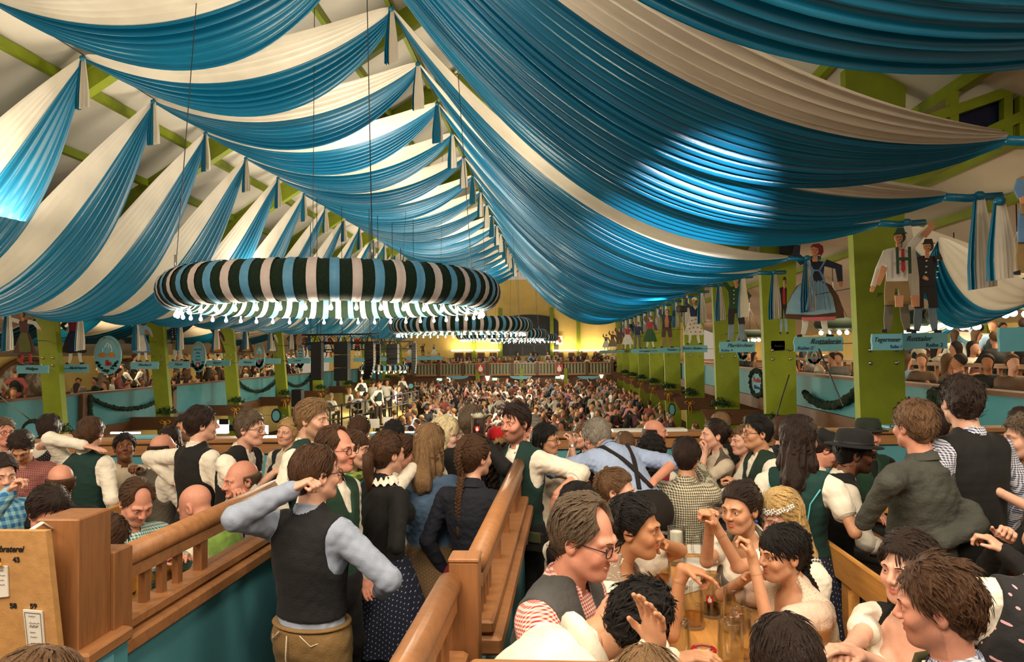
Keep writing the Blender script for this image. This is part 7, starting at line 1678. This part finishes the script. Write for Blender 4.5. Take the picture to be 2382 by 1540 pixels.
def cvar(pose, fem, seed, h, armk, vest):
    g = np.random.default_rng(seed); hz = .92 if pose == 'stand' else .5; hip = np.array([0, 0, hz]); T = lambda *a: hip+np.array(a); hc = T(0, -.04, .70); W_ = .172 if not fem else .150
    sh = {k: T(k*W_, .01, .45) for k in (-1, 1)}
    tg = {'down': [T(.24, -.04, -.02), T(-.24, -.04, -.02)], 'up': [T(.22, -.15, .86), T(-.24, -.05, .0)], 'talk': [T(.16, -.32, .30), T(-.2, -.28, .12)], 'fold': [T(.03, -.24, .2), T(-.03, -.25, .22)], 'mug': [T(.12, -.34, .4), T(-.24, -.04, .0)]}[armk]
    arms = {k: ik(sh[k], t_, .29, .28, (k*.6, .5, -.7)) for k, t_ in zip((1, -1), tg)}
    def skin(p):
        q = p-hc.astype(np.float32); d = sd_ell(q, (0, .012, .03), (.078, .095, .10)); d = smin(d, sd_ell(q, (0, -.03, -.045), (.06, .062, .075)), .03); d = smin(d, sd_cone(q, (0, -.09, .0), (0, -.112, -.025), .01, .014), .01)
        d = smin(d, sd_cone(p, T(0, .01, .48), hc+np.array([0, .015, -.06]), .055, .052), .02)
        for k in (-1, 1): d = np.minimum(d, sd_cone(p, arms[k][0], arms[k][1], .042, .03)); dd = _n(arms[k][1]-arms[k][0]); d = smin(d, sd_ell(p, arms[k][1]+dd*.07, (.04, .05, .05)), .02)
        return d
    def hair(p):
        q = p-hc.astype(np.float32); d = sd_ell(q, (0, .030, .045), (.098, .112, .108)); d = smax(d, -(q[:, 2]-.052+q[:, 1]*1.0+.03)*.7, .01)
        if fem and seed % 2: d = smin(d, sd_cone(q, (0, .07, .0), (0, .09, -.26), .075, .05), .04)
        return d
    def shirt(p):
        q = p-hip.astype(np.float32); d = sd_ell(q, (0, 0, -.02), (.172, .125, .13)); d = smin(d, sd_ell(q, (0, 0, .17), (.15 if not fem else .128, .112, .18)), .06); d = smin(d, sd_ell(q, (0, .01, .35), (W_+.012, .128, .17)), .06); d = smin(d, sd_cone(q, (-.13, .01, .45), (.13, .01, .45), .075, .075), .05)
        for k in (-1, 1): e = arms[k][0]; w_ = arms[k][1]; d = smin(d, sd_cone(p, sh[k], e, .064, .052), .03); d = smin(d, sd_cone(p, e, e+(w_-e)*(.8 if not fem else .1), .052, .044), .02)
        return d
    def vestf(p):
        q = p-hip.astype(np.float32); d = sd_ell(q, (0, 0, .17), (.162, .125, .19)); d = smin(d, sd_ell(q, (0, .01, .34), (W_, .142, .17)), .06); m = np.concatenate([np.abs(q[:, :1]), q[:, 1:]], 1)
        d = smax(d, -sd_ell(m, (.23, 0, .40), (.075, .3, .16)), .01); return smax(d, -sd_cone(q, (0, -.2, .30), (0, -.14, .62), .012, .09), .01)
    def legsf(p):
        d = None
        for k in (-1, 1):
            h0 = hip+np.array([k*.09, 0, -.05])
            if pose == 'stand': kn = np.array([k*.11, -.02, .48]); an = np.array([k*.13, .02, .06])
            else: kn = hip+np.array([k*.12, -.40, .0]); an = kn+np.array([0, .04, -.44])
            e = np.minimum(sd_cone(p, h0, kn, .095, .065), sd_cone(p, kn, an, .065, .05)); e = np.minimum(e, sd_ell(p, an+np.array([0, -.06, -.02]), (.05, .12, .045))); d = e if d is None else np.minimum(d, e)
        if fem and pose == 'stand':
            q = p; r = np.sqrt(q[:, 0]**2+(q[:, 1]*1.15)**2); sk = np.maximum((r-(.15+.20*np.clip((hz+.05-q[:, 2])/.6, 0, 1)))*.85, np.abs(q[:, 2]-(hz-.22))-.32); d = np.minimum(d, sk)
        return d
    Vs, Fs, Ms, n = [], [], [], 0
    for k, fn in enumerate((skin, hair, shirt, vestf if vest else None, legsf)):
        if fn is None: continue
        V, F = snet(fn, (-.55, -.60, -.02), (.55, .40, 1.98), h)
        if len(V): Vs.append(V); Fs.append(F+n); Ms.append(np.full(len(F), k)); n += len(V)
    return np.concatenate(Vs), np.concatenate(Fs), np.concatenate(Ms)
KINDS_ = [('stand', False, 'down', 1), ('stand', False, 'talk', 1), ('stand', True, 'down', 0), ('stand', False, 'up', 0), ('stand', True, 'talk', 1), ('stand', False, 'mug', 0), ('sit', False, 'talk', 1), ('sit', True, 'talk', 0), ('sit', False, 'fold', 0), ('sit', True, 'fold', 1)]
_hi = [cvar(k[0], k[1], i, .024, k[2], k[3]) for i, k in enumerate(KINDS_)]
_him = [mesh_np('person_body', V, F, CM, True, mi) for V, F, mi in _hi]
_lo = [cvar(k[0], k[1], i, .048, k[2], k[3]) for i, k in enumerate(KINDS_)]
SHIRTS = {'white': (232, 226, 214), 'cream': (214, 198, 172), 'grey': (128, 122, 116), 'black': (34, 32, 34), 'dark green': (40, 66, 54), 'red checked': (166, 84, 80), 'light blue': (150, 176, 206), 'brown': (104, 78, 58), 'navy': (40, 46, 74), 'pink': (214, 150, 146)}
SW = ['white']*5+['cream']*4+['grey']*3+['black']*5+['brown']*3+['dark green', 'red checked', 'red checked', 'light blue', 'light blue', 'brown', 'brown', 'navy', 'pink']
cg = np.random.default_rng(21)
def guest(p, yaw, kind, shirt, label, group, s=1.0):
    o = link('person', _him[kind], None, tuple(p)); o.rotation_euler = (0, 0, yaw); o.scale = (s, s, s); o.color = srgb(*SHIRTS[shirt]); return tag(o, label, 'person', group)
def lab(shirt, kind, where):
    k = KINDS_[kind]; return 'person in %s top %s %s' % (shirt, {'down': 'standing', 'talk': 'talking', 'up': 'waving', 'fold': 'sitting', 'mug': 'drinking'}[k[2]] if k[0] == 'stand' else 'seated', where)
# nearest part of the hall crowd: single people
cells = []
for iy, y in enumerate(np.arange(21.5, 58.6, .86)):
    for ix, x in enumerate(np.arange(-11.2, 4.1, .80)):
        xx, yy = x+cg.uniform(-.2, .2), y+cg.uniform(-.22, .22)
        sx = proj((xx, yy, -.5))
        if xx < -7.0+(-(yy-36)*.0) and 23 < yy < 48 and sx[0] < 985: continue
        if iy % 4 == 3 and cg.random() < .35: continue
        cells.append((xx, yy))
near = [c for c in cells if proj((c[0], c[1], -.6))[0] > 700][:0]
cells.sort(key=lambda c: c[1]); singles = 0; far = []
for xx, yy in cells:
    k = int(cg.choice(len(KINDS_), p=[.17, .16, .15, .05, .12, .08, .09, .07, .06, .05])); sh_ = SW[int(cg.integers(len(SW)))]; st = KINDS_[k][0] == 'stand'; z = FLZ+(.45 if st and cg.random() < .55 else 0)+(0 if st else 0); yaw = cg.uniform(0, 6.28)
    pr = proj((xx, yy, z+1.5))
    if singles < 118 and pr[1] < 1012 and 700 < pr[0] < 1520:
        side_ = 'left' if pr[0] < 1050 else 'right' if pr[0] > 1290 else 'middle'; dd = 'in the front rows' if yy < 25 else 'some rows back'
        guest((xx, yy, z), yaw, k, sh_, lab(sh_, k, '%s of the hall crowd, %s' % (dd, side_)), 'people in the front of the hall crowd: %s %s' % (sh_, side_), cg.uniform(.94, 1.05)); singles += 1
    elif pr[1] < 1020: far.append((xx, yy, z, yaw, k, sh_))
def stuffcrowd(lst, name, label):
    Vs, Fs, Cs, n = [], [], [], 0; pal = [np.array(srgb(*c)) for c in ((214, 156, 128), (200, 140, 108), (226, 172, 146))]; hp_ = [np.array(srgb(*c)) for c in ((28, 22, 20), (58, 40, 28), (96, 70, 46), (170, 132, 84), (130, 122, 112))]; vp = [np.array(srgb(*c)) for c in ((28, 28, 30), (34, 52, 46), (96, 86, 78), (112, 44, 48), (44, 52, 84))]; lp_ = [np.array(srgb(*c)) for c in ((60, 48, 38), (34, 32, 34), (92, 70, 44))]
    for x, y, z, yaw, k, sh_ in lst:
        V, F, mi = _lo[k]; c, s = math.cos(yaw), math.sin(yaw); sc_ = cg.uniform(.94, 1.06); W_ = np.stack([(V[:, 0]*c-V[:, 1]*s)*sc_+x, (V[:, 0]*s+V[:, 1]*c)*sc_+y, V[:, 2]*sc_+z], 1)
        cols = np.stack([pal[cg.integers(3)], hp_[cg.integers(5)], np.array(srgb(*SHIRTS[sh_])), vp[cg.integers(5)], lp_[cg.integers(3)]]); vm = np.zeros(len(V), int); vm[F[:, 0]] = mi; vm[F[:, 2]] = mi
        Vs.append(W_); Fs.append(F+n); Cs.append(cols[vm]); n += len(V)
    me = mesh_np(name, np.concatenate(Vs), np.concatenate(Fs), crowdm); ca = me.color_attributes.new('tint', 'FLOAT_COLOR', 'POINT'); ca.data.foreach_set('color', np.concatenate(Cs).astype(np.float32).reshape(-1)); o = link(name, me); return tag(o, label, 'crowd', None, 'stuff')
ct = NT('crowd_clothes'); at = ct.n('ShaderNodeAttribute', attribute_name='tint'); ct.base(at.outputs['Color']); ct.set(Roughness=.75); crowdm = ct.m
stuffcrowd(far, 'hall_crowd', 'dense crowd of guests filling the hall floor to the far balcony')
bal_ = []
for x in np.arange(-14.5, 7.0, .55):
    for y in (FW+1.1, FW+1.9, FW+2.7):
        if cg.random() < .85: bal_.append((x+cg.uniform(-.15, .15), y, 0.0+(.15 if y > FW+1 else 0), cg.uniform(-.8, .8), int(cg.choice([6, 7, 8, 9, 1])), SW[int(cg.integers(len(SW)))]))
stuffcrowd(bal_, 'balcony_crowd', 'row of guests behind the far balcony railing')
# side galleries: single people
WH = ['first', 'second', 'third', 'fourth', 'fifth', 'sixth', 'seventh']
n_ = 0
for row, (dx, dz, kinds, sp) in enumerate(((.85, .70, (6, 7, 8, 9), .62), (2.3, .80, (6, 8, 9, 1), .75), (3.9, 1.1, (6, 7, 1, 4), .8), (5.2, 1.1, (0, 1, 2, 4), .9))):
    for y in np.arange(8.3, 26.0 if row < 2 else 22, sp):
        pr = proj((5.75+dx, y, dz+1.1))
        if pr[0] > 2400 or n_ > 62: continue
        vis_ = pr[0] > 2085 or 1832 < pr[0] < 1962 or 1700 < pr[0] < 1757 or 1655 > pr[0] > 1648
        if not vis_ or cg.random() < .12: continue
        k = int(cg.choice(kinds)); sh_ = SW[int(cg.integers(len(SW)))]; bay = 'right of nearest pillar' if pr[0] > 2085 else 'between first two pillars' if pr[0] > 1832 else 'between next pillars'
        st = KINDS_[k][0] == 'stand'; guest((5.75+dx+cg.uniform(-.1, .1), y, dz-(.0 if not st else .25)-(.12 if row == 0 else 0)), cg.uniform(0, 6.28), k, sh_, lab(sh_, k, 'in right gallery, %s, %s row' % (bay, WH[row])), 'right gallery guests: %s, %s row %s' % (sh_, bay, WH[row])); n_ += 1
n_ = 0
for row, (dx, dz, kinds, sp) in enumerate(((.9, -.16, (6, 7, 8, 9, 1), .70), (2.2, -.05, (6, 8, 0, 2), .9), (4.0, .34, (0, 1, 2, 4), 1.1))):
    for y in np.arange(15.5, 50, sp):
        pr = proj((-14.4-dx, y, dz+1.1))
        if pr[0] < -10 or n_ > 58 or pr[0] > 700: continue
        hid = any(a < pr[0] < b for a, b in ((84, 150), (358, 400), (522, 558)))
        if hid or cg.random() < .2: continue
        k = int(cg.choice(kinds)); sh_ = SW[int(cg.integers(len(SW)))]; bay = 'left of nearest pillar' if pr[0] < 90 else 'between first two pillars' if pr[0] < 360 else 'beyond second pillar'
        guest((-14.4-dx+cg.uniform(-.1, .1), y, dz), cg.uniform(0, 6.28), k, sh_, lab(sh_, k, 'in left gallery, %s, %s row' % (bay, WH[row])), 'left gallery guests: %s, %s row %s' % (sh_, bay, WH[row])); n_ += 1
# the band on the stage
for k, (px, py, Y, kd, what) in enumerate(((770, 925, 29, 6, 'guitarist seated at the left end of the stage'), (812, 928, 33, 9, 'musician in white seated mid stage'), (842, 915, 36, 0, 'person in white shirt standing at the back of the stage'), (832, 945, 30, 6, 'musician seen from behind, left of the pair at the stage front'), (850, 948, 29.5, 8, 'musician seen from behind, right of the pair at the stage front'), (868, 932, 31.5, 5, 'trumpeter facing right on the stage'), (880, 948, 28.8, 0, 'conductor standing at the stage railing'), (886, 928, 33, 1, 'musician standing behind the conductor'), (900, 934, 32, 5, 'musician lifting an instrument right of the conductor'), (919, 928, 36, 6, 'musician with a red drum on the right of the stage'), (936, 924, 38, 4, 'singer standing at the right end of the stage'), (928, 936, 35, 9, 'musician bending over a table at the stage side'))):
    c = P(px, py, Y=Y); o = guest((c[0], c[1], max(SZ, c[2]-1.5) if KINDS_[kd][0] == 'stand' else max(SZ, c[2]-1.1)), (2.9, 1.0, 3.0, .6, 2.2)[k % 5], kd, 'white', what, None)
    o.location.z = SZ
t = thing('tier_railing', 'wooden railing between the two tiers of tables in the right gallery', 'railing', (7.45, 8.0, .6))
MB().box((0, 8, 1.1), (.09, 16, .07)).build('top_rail', M['rail'], t); MB().box((0, 8, .72), (.06, 16, .06)).build('lower_rail', M['rail'], t)
for k in range(33): MB().box((0, k*.5, .55), (.06, .06, 1.1)).build('post', M['railz'], t)
